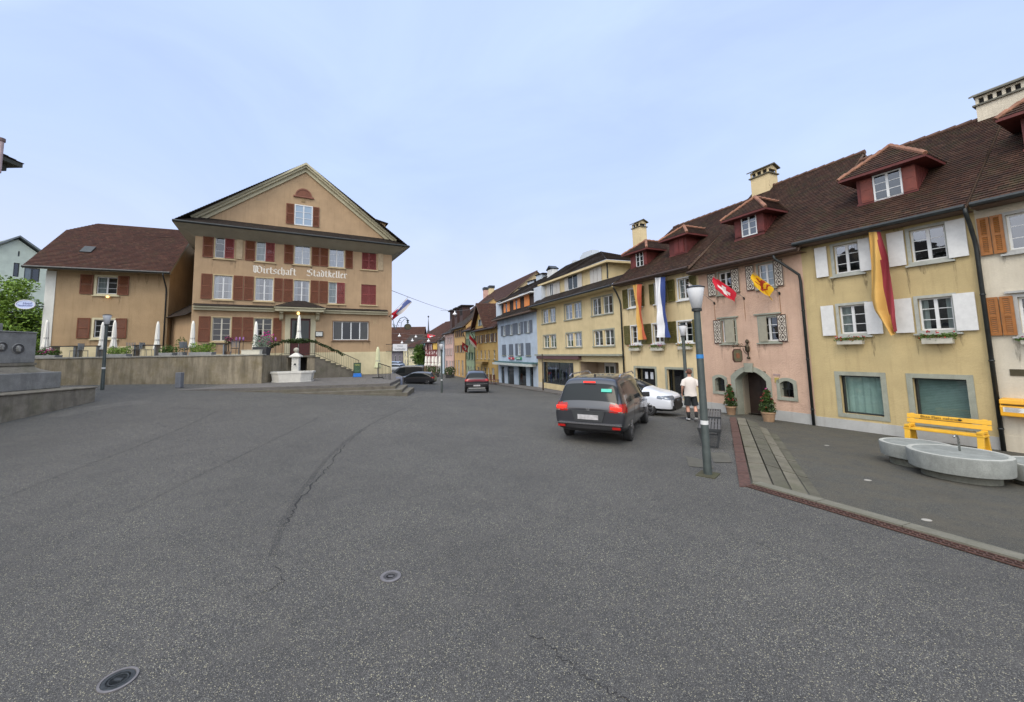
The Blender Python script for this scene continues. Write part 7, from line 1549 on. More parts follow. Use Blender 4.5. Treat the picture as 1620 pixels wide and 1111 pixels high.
for (cx, cy) in ((28.5, 552), (2, 549)):
    u_, z_ = FM.at(cx, cy, y3); z_ -= mz; r_ = abs(FM.at(cx+10.5, cy, y3)[0]-u_); t2 = MB()
    n_ = 28
    for i in range(n_):
        a0, a1 = 2*math.pi*i/n_, 2*math.pi*(i+1)/n_
        t2.face([(u_+r_*math.cos(a0), y3-.004, z_+r_*math.sin(a0)), (u_+r_*.86*math.cos(a0), y3-.03, z_+r_*.86*math.sin(a0)), (u_+r_*.86*math.cos(a1), y3-.03, z_+r_*.86*math.sin(a1)), (u_+r_*math.cos(a1), y3-.004, z_+r_*math.sin(a1))])
        t2.mat(1).face([(u_, y3-.008, z_), (u_+r_*.86*math.cos(a0), y3-.028, z_+r_*.86*math.sin(a0)), (u_+r_*.86*math.cos(a1), y3-.028, z_+r_*.86*math.sin(a1))]).__class__ if False else t2.mat(1).face([(u_, y3-.006, z_), (u_+r_*.86*math.cos(a0), y3-.006, z_+r_*.86*math.sin(a0)), (u_+r_*.86*math.cos(a1), y3-.006, z_+r_*.86*math.sin(a1))]); t2.mat(0)
    md_ = t2.build('medallion', [MST, DKR], t); s_ = r_*.8
    # generic bearded head in low relief, turned to the left
    PR = [(-.1, .72), (.22, .66), (.42, .42), (.46, .1), (.36, -.2), (.30, -.48), (.42, -.72), (-.05, -.78), (-.12, -.62), (-.30, -.58), (-.38, -.42), (-.34, -.3), (-.42, -.2), (-.37, -.1), (-.52, -.02), (-.40, .18), (-.42, .4), (-.32, .6)]
    m_ = MB(); c0 = (u_+.02, y3-.06*1.2, z_); P_ = [(u_+a*s_, y3-.008, z_+b_*s_) for a, b_ in PR]; Q_ = [(u_+a*s_*.72, y3-.07, z_+b_*s_*.74) for a, b_ in PR]; k = len(PR)
    for i in range(k): m_.face([P_[i], P_[(i+1) % k], Q_[(i+1) % k], Q_[i]]); m_.face([Q_[i], Q_[(i+1) % k], (u_+.02*s_, y3-.085, z_)])
    m_.obox((u_-.25*s_, y3-.075, z_+.12*s_), (s_*.09, 0, 0), (0, .012, 0), (0, 0, s_*.03)); m_.lathe([(0, 0)], (0, 0, 0)) if False else None
    m_.build('portrait_relief', stonem('relief_stone', (.30, .29, .26), .2), md_, smooth=True)
# ================================================================== three round basins
BST = stonem('basin_concrete', (.235, .245, .225), .2, .35, moss=.12, dark=.45, scale=4); BRIM = stonem('basin_rim', (.38, .38, .34), .12, .3, dark=.3)
def basin(c, r, zr, h, label, fill, water=True, tap=False, wall=.17):
    z0 = plz(c[0], c[1]); t = thing('basin', label, 'fountain basin', (c[0], c[1], z0), .4, 'round concrete basins joined in a row'); H = zr-z0
    MB().lathe([(r*.74, -.1), (r*.74, H-h+.04)], n=48).build('pedestal', stonem('pedestal_concrete', (.17, .17, .14), .3, .4, moss=.5), t, smooth=True, auto=50)
    q = MB().lathe([(0, H-h), (r*.9, H-h), (r*.97, H-h+.02), (r, H-.03), (r-.012, H-.004)], n=72); q.lathe([(r-wall, H-.004), (r-wall-.01, H-.3)], n=72, cap=False); q.build('bowl', BST, t, smooth=True, auto=35)
    MB().lathe([(r-.012, H-.004), (r-.05, H+.004), (r-wall+.03, H+.004), (r-wall, H-.006)], n=72, cap=False).build('rim', BRIM, t, smooth=True)
    MB().lathe([(r-wall, H-(.05 if water else .12)), (0, H-(.05 if water else .12))], n=48).build('water' if water else 'fill', fill, t)
    if tap:
        ox, oy = tap; MB().tube([(ox, oy, H-.15), (ox, oy, H+.15), (ox-.0, oy, H+.22)] + [(ox-.11+.11*math.cos(a), oy+.0, H+.22+.11*math.sin(a)) for a in np.linspace(.3, 2.4, 8)], .018, 10).build('spout', simple('steel_spout', (.35, .36, .34), .25, .95, var=.1), t, smooth=True)
    return t
WAT = simple('green_water', (.045, .058, .042), .2, var=.3, scale=3, bmp=.1, spec=.2)
c1 = at_depth(1514, 712, 8.4); basin((c1.x, c1.y), .735, .30, .36, 'large round concrete basin with bent steel spout and greenish water, before the yellow bench', WAT, True, (.12, -.0), .10)
c2 = at_depth(1448, 699, 9.4); basin((c2.x, c2.y), .61, .25, .32, 'smaller round basin behind the spout basin, nearer the arched doorway', simple('murky_water', (.09, .085, .055), .25, var=.2, spec=.2), True, None, .09)
c3 = at_depth(1662, 735, 7.9); basin((c3.x, c3.y), .62, .17, .33, 'low basin with sandy filling cut by the right edge', stonem('basin_sand', (.25, .19, .10), .2), False, None, .09)
# ================================================================== yellow bench
YEL = simple('signal_yellow_paint', (.66, .37, .025), .5, var=.1, scale=4); F = bc.F
def yb(px, py, y): u_, z = F.at(px, py, y); return u_
yb0 = -1.35
ua, ub = F.at(1425, 672, yb0)[0], F.at(1563, 690, yb0+.1)[0]; base = F.w((ua+ub)/2, yb0+.25, 0); zb_ = plz(base.x, base.y)
t = thing('bench', 'bright yellow wooden bench with black lettering on its backrest, against the ochre house', 'bench', (base.x, base.y, zb_), F.rz); L2 = (ub-ua)/2
MB().box(-L2+.04, L2-.04, -.24, -.02, .42, .47).box(-L2+.04, L2-.04, -.005, .16, .42, .47).build('seat', YEL, t, bevel=.008)
q = MB()
for z in (.64, .78): q.obox((0, .215+.03*(z-.64)/.14, z), (L2, 0, 0), (0, .022, -.004), (0, .012, .062))
bk_ = q.build('backrest', YEL, t, bevel=.008)
for s_ in (-1, 1):
    q = MB(); x = s_*(L2-.12)
    q.bar((x, -.26, 0), (x, -.16, .56), .09, .12, up=(1, 0, 0)); q.bar((x, .22, 0), (x, .12, .56), .09, .12, up=(1, 0, 0)); q.box(x-.05, x+.05, -.2, .2, .0, .06).box(x-.05, x+.05, -.25, .22, .50, .56); q.bar((x, .2, .5), (x, .27, .86), .05, .09, up=(1, 0, 0)); q.build('leg_frame', YEL, t, bevel=.006)
BT = simple('black_lettering', (.02, .018, .01), .6, var=0)
text_mesh('Bitte Platz nehmen', .105, BT, bk_, Matrix.Translation((-.12, .185, .79)) @ FACE, ext=.003); 
q = MB(); q.prism([(L2*.27, .80), (L2*.27+.10, .80), (L2*.27+.05, .745)], .180, .186); q.prism([(L2*.27+.02, .81), (L2*.27+.04, .835), (L2*.27+.05, .815), (L2*.27+.06, .835), (L2*.27+.08, .81)], .180, .186); q.build('printed_mark', BT, bk_)
# ================================================================== letter box
F = rr.F; lb0 = F.at(1583, 645, -.35)[0]; lz0 = F.at(1600, 661, -.35)[1]; lz1 = F.at(1600, 633, -.35)[1]; w_ = F.w(lb0+.3, -.18, lz0); t = thing('letter_box', 'bright yellow wall letter box with a printed timetable label at the right edge', 'letter box', tuple(w_), F.rz); hh_ = lz1-lz0
LY = simple('post_yellow', (.70, .35, .02), .35, var=.06)
q = MB().prism([(.17, 0), (-.17, .03), (-.17, hh_*.6), (-.12, hh_*.72), (-.17, hh_*.74), (-.15, hh_), (.17, hh_+.03)], -.32, .32, 'x'); q.build('body', LY, t, bevel=.02)
MB().box(-.26, .10, -.176, -.171, hh_*.3, hh_*.56).build('timetable_label', simple('white_label', (.62, .62, .58), .6, var=.1), t); MB().box(.11, .24, -.176, -.171, hh_*.3, hh_*.5).build('green_label', simple('lime_label', (.35, .42, .05), .6), t); MB().box(-.28, .28, -.178, -.16, hh_*.70, hh_*.735).build('slot', BLK, t)
text_mesh('POST', .05, BT, t, Matrix.Translation((.18, -.179, hh_*.13)) @ FACE)
q = MB(); 
for k in range(6): q.box(-.23, .0+.02*(k % 3), -.179, -.1765, hh_*.33+k*.022, hh_*.33+k*.022+.006)
q.build('print', simple('grey_print', (.1, .1, .12), .7), t)
# ================================================================== slatted benches beside the rusty strip
DST = simple('dark_bench_steel', (.035, .038, .04), .5, .4, var=.2); SLAT = simple('grey_slats', (.085, .082, .078), .6, var=.25)
sd2 = (Vector((ST.x, ST.y))-Vector((KB.x, KB.y))).normalized()
def slat_bench(front, label, Ln=1.75, Wd=.5):
    c = front+sd2*(Ln/2); t = thing('bench', label, 'bench', (c.x, c.y, gz(c.x, c.y)), math.atan2(sd2.y, sd2.x), 'backless slatted benches'); 
    for k in range(7): y = -Wd/2+Wd*(k+.5)/7; MB().box(-Ln/2, Ln/2, y-.024, y+.024, .43, .455).build('slat', SLAT, t)
    MB().box(-Ln/2, Ln/2, -Wd/2-.012, -Wd/2+.004, .40, .46).box(-Ln/2, Ln/2, Wd/2-.004, Wd/2+.012, .40, .46).box(-Ln/2-.01, -Ln/2+.02, -Wd/2, Wd/2, .40, .46).box(Ln/2-.02, Ln/2+.01, -Wd/2, Wd/2, .40, .46).build('frame', DST, t)
    for s_ in (-1, 1):
        q = MB(); x = s_*(Ln/2-.06)
        for e in (-1, 1): q.bar((x, e*(Wd/2-.02), .42), (x, e*(Wd/2-.10), 0), .05, .05)
        q.box(x-.025, x+.025, -Wd/2+.1, Wd/2-.1, .0, .03).build('leg_frame', DST, t)
f1 = on_z(1122, 681, .46); slat_bench(Vector((f1.x, f1.y)), 'dark slatted backless bench nearest the tall lamp post'); f2 = Vector((f1.x, f1.y))+sd2*2.05; slat_bench(f2, 'dark slatted backless bench behind the first, nearer the arched door')
# ================================================================== flower pots and boxes
def pot_plant(base, label, h, r, fl, seed, pot=.22):
    rn = random.Random(seed); t = thing('potted_plant', label, 'potted plant', base); MB().lathe([(pot*.7, 0), (pot*.92, .30), (pot*1.02, .32), (pot*1.02, .38), (pot*.9, .38), (pot*.88, .33), (0, .33)], n=28).build('pot', simple('terracotta_pot', (.30, .19, .11), .85, var=.2), t, smooth=True, auto=40)
    q = MB()
    for k in range(16):
        z = .4+(h-.4)*k/16; rr_ = r*(1-.75*(k/16)**1.4); a = k*2.4; c = (rr_*.35*math.cos(a), rr_*.35*math.sin(a), z); leaves(q, c, (rr_*.8, rr_*.8, .13), 95, .045, rn, 0)
    for k in range(22): a = rn.uniform(0, 6.3); z = rn.uniform(.5, h); rr_ = r*(1-.75*((z-.4)/(h-.4))**1.4); petals(q, (rr_*math.cos(a), rr_*math.sin(a), z), (.05, .05, .05), 2, .026, rn, 1)
    petals(q, (.02, 0, h+.02), (.06, .06, .05), 6, .035, rn, 2)
    q.build('plant', [LEAF3, simple('dark_red_petals', (.30, .03, .03), .6, var=.3), fl], t)
    MB().tube([(0, 0, .3), (.01, 0, h*.8)], .012, 6).build('stem', BARK, t)
p = on_plz(1157, 656); pot_plant((p.x, p.y, p.z), 'flowering shrub in a clay pot left of the arched doorway', 1.28, .26, FLR, 4)
p = on_plz(1216.5, 667); pot_plant((p.x, p.y, p.z), 'flowering shrub in a larger clay pot right of the arched doorway', 1.22, .30, FLP, 9, .25)
def flower_box(H, px0, px1, yt, yb, label, fl, cat='flower box', y=-.18, group='window flower boxes', dens=1.0, boxm=None):
    F = H.F; u0, z_ = F.at(px0, (yt+yb)/2, y); u1 = F.at(px1, (yt+yb)/2, y)[0]; z0 = F.at((px0+px1)/2, yb, y-.1)[1]; z1 = F.at((px0+px1)/2, yt, y-.1)[1]; w_ = F.w((u0+u1)/2, y, z0); L_ = (u1-u0)/2; hh = z1-z0
    t = thing('flower_box', label, cat, tuple(w_), F.rz, group); bh = min(.16, hh*.5); MB().box(-L_*.86, L_*.86, -.09, .09, 0, bh).box(-L_*.9, L_*.9, -.1, .1, bh, bh+.015).build('box', boxm or simple('pale_box', (.42, .40, .33), .7), t, bevel=.006); rn = random.Random(int(px0)); q = MB(); n_ = max(4, int(L_*2/.09))
    for k in range(n_): x = -L_*.92+2*L_*.92*k/(n_-1); leaves(q, (x, -.02, bh+.04+rn.uniform(-.02, .05)), (.08, .11, max(.06, (hh-bh)*.6)), int(34*dens), .035, rn, 0)
    for k in range(int(n_*1.6)): petals(q, (rn.uniform(-L_, L_), rn.uniform(-.12, .02), bh+rn.uniform(0, hh-bh+.04)), (.03, .03, .03), 2, .024, rn, 1)
    q.build('flowers', [LEAF4, fl], t)
flower_box(bc, 1322, 1369, 534, 545, 'sparse flower box under the left middle window of the ochre house', FLR, dens=.6)
flower_box(bc, 1455, 1512, 526, 544, 'lush red geranium box under the right middle window of the ochre house', FLR, dens=1.3)
flower_box(wg, 995, 1013, 546, 555, 'flower box under the leftmost olive-shuttered window, beneath the orange banner', FLR); flower_box(wg, 1029, 1050, 545, 555, 'flower box under the middle olive-shuttered window, beside the blue banner', FLP); flower_box(wg, 1072, 1095, 543, 553, 'flower box with orange blooms under the right olive-shuttered window', FLO)
flower_box(rr, 1613, 1650, 533, 545, 'flower box under the window of the off-white house at the right edge', FLP)
# ================================================================== hanging shop sign on the pink house
F = pk.F; bu, bz = F.at(1184, 550, -.02); dirn = -.95
w_ = F.w(bu, 0, F.Z(1184, 568)); t = thing('hanging_sign', 'octagonal dark guild sign hanging from a wrought-iron bracket above the arched door', 'hanging sign', tuple(w_), F.rz); z_t = F.Z(1184, 540)-w_.z; z_a = F.Z(1184, 548)-w_.z
q = MB(); q.tube([(0, -.06, 0), (0, -.06, z_t)], .025, 8); q.lathe([(.06, 0), (.075, .05), (.03, .12)], (0, -.07, 0), 10).lathe([(.03, 0), (.08, .06), (.06, .14), (0, .2)], (0, -.08, z_t-.1), 10).lathe([(.03, 0), (.09, .1), (.09, .25), (.03, .38)], (0, -.1, z_a-.28), 10)
q.tube([(0, -.06, z_a), (0, -1.05, z_a)], .018, 8); q.tube([(0, -.06, z_a-.35)]+[(0, -.06-.32*math.sin(a), z_a-.35+.30*(1-math.cos(a))) for a in np.linspace(.2, 1.6, 6)], .014, 6)
for k in range(3): c = -.45-.25*k; q.tube([(0, c+.07*math.cos(a), z_a+.07+.05*math.sin(a)) for a in np.linspace(0, 5.2, 10)], .01, 5)
q.build('bracket', simple('wrought_iron', (.045, .035, .02), .5, .5, var=.3), t)
so_ = MB(); sc = Vector((0, -.78, z_a-.40)); hw, hv = .30, .29; o8 = [(-hw, -hv*.6), (-hw*.65, -hv), (hw*.65, -hv), (hw, -hv*.6), (hw, hv*.6), (hw*.65, hv), (-hw*.65, hv), (-hw, hv*.6)]
so_.prism([(sc.y+a, sc.z+b_) for a, b_ in o8], -.02, .02, 'x'); sg = so_.build('board', simple('sign_brown_rim', (.06, .028, .02), .6), t); q = MB()
for e, mm in ((.85, 0), (.4, 1)):
    for xs_ in (-.023-.003*mm, .023+.003*mm): q.mat(mm).face([(xs_, sc.y+a*e, sc.z+b_*e) for a, b_ in o8])
q.build('sign_face', [simple('sign_olive', (.10, .10, .06), .6, var=.4, scale=12), simple('sign_red_brown', (.2, .08, .04), .6, var=.3)], sg)
for yy in (-.55, -1.0): MB().bar((0, yy, z_a), (0, yy, z_a-.12), .01).build('hanger', W['zinc'], t)
# ================================================================== banners and flags
def cloth_grid(P, n_, m_, cols, split, mb=None):
    """P(s,t)->point, s across 0..1, t down 0..1; colour index from split(s,t)"""
    mb = mb or MB()
    for i in range(n_):
        for j in range(m_):
            mb.mat(split((i+.5)/n_, (j+.5)/m_)).face([P(i/n_, j/m_), P((i+1)/n_, j/m_), P((i+1)/n_, (j+1)/m_), P(i/n_, (j+1)/m_)])
    return mb
def fab(n, c=(.5,.5,.5)): return simple(n, c, .8, var=.1, scale=2)
def banner(H, top, lft, rgt, label, cols, ratio, yo=-.45, tails=None, sw=.1):
    """lft/rgt: lists of pixel points down each edge, on a plane in front of the wall"""
    F = H.F; Lp = [F.at(a, b_, yo) for a, b_ in lft]; Rp = [F.at(a, b_, yo) for a, b_ in rgt]; z0 = min(p[1] for p in Lp+Rp); w_ = F.w(Lp[0][0], yo, z0); t = thing('banner', label, 'banner', tuple(w_), F.rz, 'long banners hanging from the eaves'); x0 = Lp[0][0]
    def interp(Q, v):
        k = v*(len(Q)-1); i = min(int(k), len(Q)-2); f = k-i; return (Q[i][0]*(1-f)+Q[i+1][0]*f, Q[i][1]*(1-f)+Q[i+1][1]*f)
    def P(s_, v):
        a, b_ = interp(Lp, v), interp(Rp, v); x = a[0]*(1-s_)+b_[0]*s_; z = a[1]*(1-s_)+b_[1]*s_; return (x-x0, sw*math.sin(s_*9+v*4)*min(1, v*3+.2)+.02*math.sin(v*17+s_*3), z-z0)
    mb = cloth_grid(P, 16, 40, cols, ratio); o = mb.build('cloth', cols, t, smooth=True); tp = P(0, 0), P(1, 0); MB().bar(Vector(tp[0])+Vector((-.04, 0, 0)), Vector(tp[1])+Vector((.04, 0, 0)), .03).bar(((tp[0][0]+tp[1][0])/2, 0, tp[0][2]), ((tp[0][0]+tp[1][0])/2, -yo*.9, tp[0][2]+.05), .025).build('rod', W['zinc'], t); return t
YF, RF, OF, WF, BF = fab('yellow_banner_cloth', (.56, .33, .085)), fab('red_banner_cloth', (.25, .025, .035)), fab('orange_red_banner_cloth', (.40, .085, .035)), fab('white_banner_cloth', (.72, .72, .72)), fab('blue_banner_cloth', (.03, .055, .20))
banner(bc, None, [(1374, 366), (1377, 420), (1376, 470), (1384, 492), (1412, 532)], [(1392, 366), (1405, 405), (1412, 440), (1417, 490), (1418, 524)], 'long yellow and dark red banner hanging over the ochre house front', [YF, RF], lambda s_, v: 0 if s_ < .56+.16*min(1, max(0, .35-v)*2.2)-.0*v + (.12 if v > .8 else 0) else 1, -.5)
banner(wg, None, [(1000.5, 450), (1004, 480), (1007, 510), (1011, 538)], [(1015.5, 449), (1015.5, 480), (1018, 510), (1022, 537)], 'yellow and orange-red banner with two tails on the cream house', [YF, OF], lambda s_, v: 0 if s_ < .5 else 1, -.5)
banner(wg, None, [(1036, 439), (1036, 480), (1038, 510), (1041, 534)], [(1052.5, 438), (1054, 480), (1057, 510), (1060, 534)], 'white and blue banner with two tails on the cream house', [WF, BF], lambda s_, v: 0 if s_ < .54 else 1, -.5)
def flag(H, sock, tip, y_tip, drop, label, cols, design, sl=(0.35, 1.0), wave=.05, extra=None, group='small flags on slanting poles', pr=.014, skew=.25, rows=18):
    F = H.F; s0 = Vector((*F.at(sock[0], sock[1], -.02)[:1], -.02, F.at(sock[0], sock[1], -.02)[1])); s1 = Vector((F.at(tip[0], tip[1], y_tip)[0], y_tip, F.at(tip[0], tip[1], y_tip)[1])); w_ = F.w(s0.x, 0, s0.z)
    t = thing('flag', label, 'flag', tuple(w_), F.rz, group); off = Vector((s0.x, 0, s0.z)); a = s0-off; b_ = s1-off
    MB().tube([a, b_], pr, 8).lathe([(0, -.03), (.03, 0), (0, .03)], tuple(b_), 8).build('pole', simple('grey_flag_pole', (.3, .28, .24), .5, .3), t); MB().tube([a+Vector((0, .02, -.08)), a+Vector((0, -.03, .02))], .035, 8).build('socket', W['zinc'], t)
    def P(s_, v):
        q = a.lerp(b_, sl[0]+(sl[1]-sl[0])*s_); d = Vector(drop)*v; return q+d+Vector((wave*math.sin(v*6+s_*3), wave*math.cos(v*5+s_*6), .03*math.sin(s_*9)*v))
    cloth_grid(P, 30, 30, cols, design).build('cloth', cols, t, smooth=True); return t
def cross(s_, v): return 1 if (abs(s_-.5) < .095 and abs(v-.5) < .31) or (abs(v-.5) < .095 and abs(s_-.5) < .31) else 0
FR_, FW = fab('flag_red', (.50, .01, .03)), fab('flag_white', (.66, .62, .60)); FY, FD = fab('flag_yellow', (.70, .42, .01)), fab('flag_dark_red', (.32, .03, .01))
flag(pk, (1177, 471), (1127, 437), -1.15, (.06, .02, -.62), 'red flag with a white cross on a slanting pole on the pink house', [FR_, FW], cross, (.30, 1.0))
def beast(s_, v):      # rearing lion-like figure as simple strokes
    segs = [((.5, .2), (.45, .55), .085), ((.45, .55), (.6, .85), .06), ((.45, .55), (.3, .85), .05), ((.5, .3), (.75, .2), .045), ((.48, .42), (.78, .45), .04), ((.5, .15), (.42, .1), .075), ((.4, .6), (.2, .45), .03), ((.2, .45), (.25, .2), .03), ((.25, .2), (.15, .12), .04)]
    for (a, b_, r_) in segs:
        a, b_ = Vector(a), Vector(b_); p = Vector((s_, v)); d = b_-a; k = max(0, min(1, (p-a).dot(d)/d.length_squared)); 
        if (a+d*k-p).length < r_: return 1
    return 0
flag(pk, (1233, 463), (1189, 431), -1.1, (.02, .0, -.60), 'yellow flag with a dark red heraldic lion on a slanting pole on the pink house', [FY, FD], beast, (.30, 1.0), wave=.07)
flag(pk, (1130, 479), (1089, 447), -1.1, (.0, .05, -.45), 'black and white flag half hidden behind the tall lamp head', [fab('flag_black', (.02, .02, .03)), FW], lambda s_, v: 1 if v < .35 else 0, (.55, 1.0), wave=.03)
for a, b_ in ((1130, 482), (1177, 474), (1233, 466)):   # rust runs below the sockets
    u_, z_ = pk.F.at(a, b_); q = MB(); q.face([(u_-.012, -.0035, z_), (u_+.012, -.0035, z_), (u_+.02, -.0035, z_-.75), (u_, -.0035, z_-1.05), (u_-.016, -.0035, z_-.7)]); pk.B(q, 'rust_stain', simple('rust_run', (.26, .13, .06), .9, var=.3))
# flags and sign at the inn corner
flag(sk_, (616, 500), (646, 470), -1.5, (.15, .0, -.5), 'white, blue and red flag on a pole at the right corner of the inn', [fab('flag_white'), fab('flag_pale_blue', (.12, .16, .4)), FR_], lambda s_, v: 2 if s_ < .3 else (1 if .35 < v < .75 else 0), (.1, 1.0), wave=.12, group='flags over the street')
SF = [(lb, (693, 532), (676, 528), (.3, 0, -.9), 'red flag with a white cross above the half-timbered house', cross), (gn, (741, 548), (731, 541), (.2, 0, -1.1), 'red flag with a white cross before the narrow ochre house', cross), (oc, (754.5, 543), (742, 529), (.5, 0, -1.1), 'red and white flag before the narrow green house', lambda s_, v: 1 if v > .55 else 0)]
for H, s0, s1, dr_, lab, ds in SF: flag(H, s0, s1, -1.8, dr_, lab, [FR_, FW], ds, (.1, 1.0), group='flags over the street', pr=.02)
# sign bracket, banner sign on the inn's corner
F = sk_.F; xc = F.L; IRN = simple('blue_grey_wrought_iron', (.10, .14, .17), .5, .5); w_ = F.w(xc, 0, F.Z(620, 526, 0)); t = thing('hanging_sign', 'scrolled wrought-iron bracket with a round dark emblem on the inn corner', 'hanging sign', tuple(w_), F.rz)
def SP(px, py, y=-.5): u_, z = F.at(px, py, y); return (u_-xc, y, z-w_.z)
q = MB(); q.tube([(0, -.3, SP(620, 512)[2]), SP(626, 522), SP(629, 511), SP(633, 504), SP(640, 501.5), SP(645, 505)], .03, 6).tube([(0, -.3, SP(620, 503)[2]), SP(623, 512), SP(626, 522)], .025, 6).tube([SP(634, 521), SP(635, 511), SP(640, 505), SP(645, 505)], .02, 6)
for cx, cy in ((629, 516), (633, 509), (624, 516)): c = Vector(SP(cx, cy)); q.tube([tuple(c+Vector((.1*math.cos(a), 0, .1*math.sin(a)))) for a in np.linspace(0, 5.5, 10)], .014, 5)
q.build('bracket', IRN, t); c = Vector(SP(645, 517)); q = MB(); q.tube([tuple(c-Vector((0, .05, 0))), tuple(c+Vector((0, .05, 0)))], .28, 24, squash=.85); q.mat(1).tube([tuple(c-Vector((0, .06, 0))), tuple(c-Vector((0, .051, 0)))], .22, 20, squash=.85).mat(0).lathe([(0, 0), (.1, .06), (.06, .2), (.14, .26), (0, .34)], tuple(c+Vector((0, 0, .24))), 8); q.build('emblem', [simple('dark_green_emblem', (.03, .05, .04), .5, .3), simple('bronze_emblem', (.08, .07, .035), .5, .3, var=.4, scale=15)], t)
a_ = F.at(621.5, 549, -1.0); b2 = F.at(644, 549, -1.0); z1 = F.at(633, 544.5, -1.0)[1]; z0 = F.at(633, 555.5, -1.0)[1]; w_ = F.w(a_[0], -1.0, z0); t = thing('street_sign', 'white rectangular inn sign sticking out from the inn corner over the street', 'sign', tuple(w_), F.rz); Lw = b2[0]-a_[0]
MB().box(0, Lw, -.03, .03, 0, z1-z0).build('board', simple('white_sign_board', (.66, .66, .66), .5, var=.04), t); MB().bar((0, 0, z1-z0), (-.3, .9, z1-z0), .04).bar((0, 0, 0), (-.3, .9, 0), .04).build('bracket', W['zinc'], t)
text_mesh('Hotel', .19, simple('grey_sign_text', (.12, .12, .14), .6, var=0), t, Matrix.Translation((Lw/2, -.034, (z1-z0)*.72)) @ FACE); text_mesh('Stadtkeller', .2, MATS['grey_sign_text'], t, Matrix.Translation((Lw/2, -.034, (z1-z0)*.28)) @ FACE)
# wire across the street with hanging lamps
F2 = sk_.F; A = F2.w(F2.L, .5, F2.Z(620, 457.5, 0)); Bp = op.F.w(op.F.L*.3, 0, 0); B3 = at_depth(713, 492.5, 66); t = thing('street_wire', 'thin cable strung over the street from the inn to the roofs opposite', 'cable', tuple(A)); 
MB().tube([tuple(Vector(A).lerp(B3, k/12)-Vector(A)-Vector((0, 0, .12*math.sin(math.pi*k/12)))) for k in range(13)], .022, 5).build('cable', simple('grey_cable', (.12, .12, .13), .6), t)
for px_, py_, Y_ in ((719.5, 496, 60), (632, 531, 80), (652.5, 538.5, 84), (636, 542, 90), (678, 539, 74), (658, 532.5, 95)):
    p = at_depth(px_, py_, Y_); t = thing('street_wire_lamp', 'white pendant lamp on a street wire, by %s' % {719.5: 'the brick-red dormers', 632: 'the inn sign', 652.5: 'the dark roof beyond the van', 636: 'the grey house above the sign', 678: 'the eave of the half-timbered house', 658: 'the round emblem on the inn corner'}[px_], 'pendant lamp', tuple(p), 0, 'pendant lamps over the street')
    MB().lathe([(0, -.32), (.26, -.25), (.33, -.1), (.2, .05), (.06, .15), (.04, .4)], n=16).build('shade', simple('white_lamp_shade', (.75, .75, .75), .4, var=0), t, smooth=True); MB().tube([(-2.2, .2, .5), (0, 0, .38), (2.2, -.2, .5)], .02, 4).build('wire', MATS['grey_cable'], t)
# ================================================================== the walking man
def skin_mesh(V, E, Rd, lev=2):
    me = bpy.data.meshes.new('sk'); me.from_pydata([tuple(v) for v in V], E, []); o = bpy.data.objects.new('sk', me); COL.objects.link(o); md_ = o.modifiers.new('s', 'SKIN'); md_.use_smooth_shade = True; md_.branch_smoothing = .4
    for i, r_ in enumerate(Rd): sv_ = me.skin_vertices[0].data[i]; sv_.radius = r_ if isinstance(r_, tuple) else (r_, r_); sv_.use_root = (i == 0)
    s = o.modifiers.new('u', 'SUBSURF'); s.levels = lev; s.render_levels = lev; m2 = evalmesh(o); bpy.data.objects.remove(o); 
    for p in m2.polygons: p.use_smooth = True
    return m2
def put(me, name, mat, parent):
    me.materials.clear(); me.materials.append(mat)
    for p in me.polygons: p.material_index = 0
    o = bpy.data.objects.new(name, me); COL.objects.link(o); o.parent = parent; return o
pp = ground(1095, 666); zp_ = pp.z
t = thing('person', 'man in a pale t-shirt, black shorts and black socks walking away beside the lamp post', 'person', (pp.x, pp.y, zp_), R(-14))
SKN = simple('skin', (.50, .26, .18), .55, var=.08, scale=9)
V = [(0, 0, .96), (0, .01, 1.12), (0, .0, 1.30), (0, -.01, 1.44), (0, .0, 1.53), (0, .01, 1.60), (0, .015, 1.68), (0, .01, 1.74),
     (-.10, 0, .90), (-.105, .03, .50), (-.105, -.015, .30), (-.105, -.02, .09), (-.115, .10, .035), (-.12, .19, .03),
     (.10, 0, .90), (.125, .02, .52), (.10, -.16, .33), (.075, -.27, .17), (.07, -.20, .08), (.07, -.13, .045),
     (-.165, 0, 1.40), (-.255, -.05, 1.16), (-.245, .08, .98), (-.24, .12, .93), (.165, 0, 1.40), (.265, -.06, 1.17), (.33, .11, 1.10), (.345, .15, 1.09)]
E = [(0,1),(1,2),(2,3),(3,4),(4,5),(5,6),(6,7),(0,8),(8,9),(9,10),(10,11),(11,12),(12,13),(0,14),(14,15),(15,16),(16,17),(17,18),(18,19),(3,20),(20,21),(21,22),(22,23),(3,24),(24,25),(25,26),(26,27)]
Rd = [(.15,.11),(.145,.10),(.15,.10),(.115,.08),(.055,.058),(.062,.075),(.078,.095),(.055,.07), .088,.056,.058,.036,.035,.025, .088,.056,.058,.036,.035,.025, .052,.040,.03,.022, .052,.040,.03,.022]
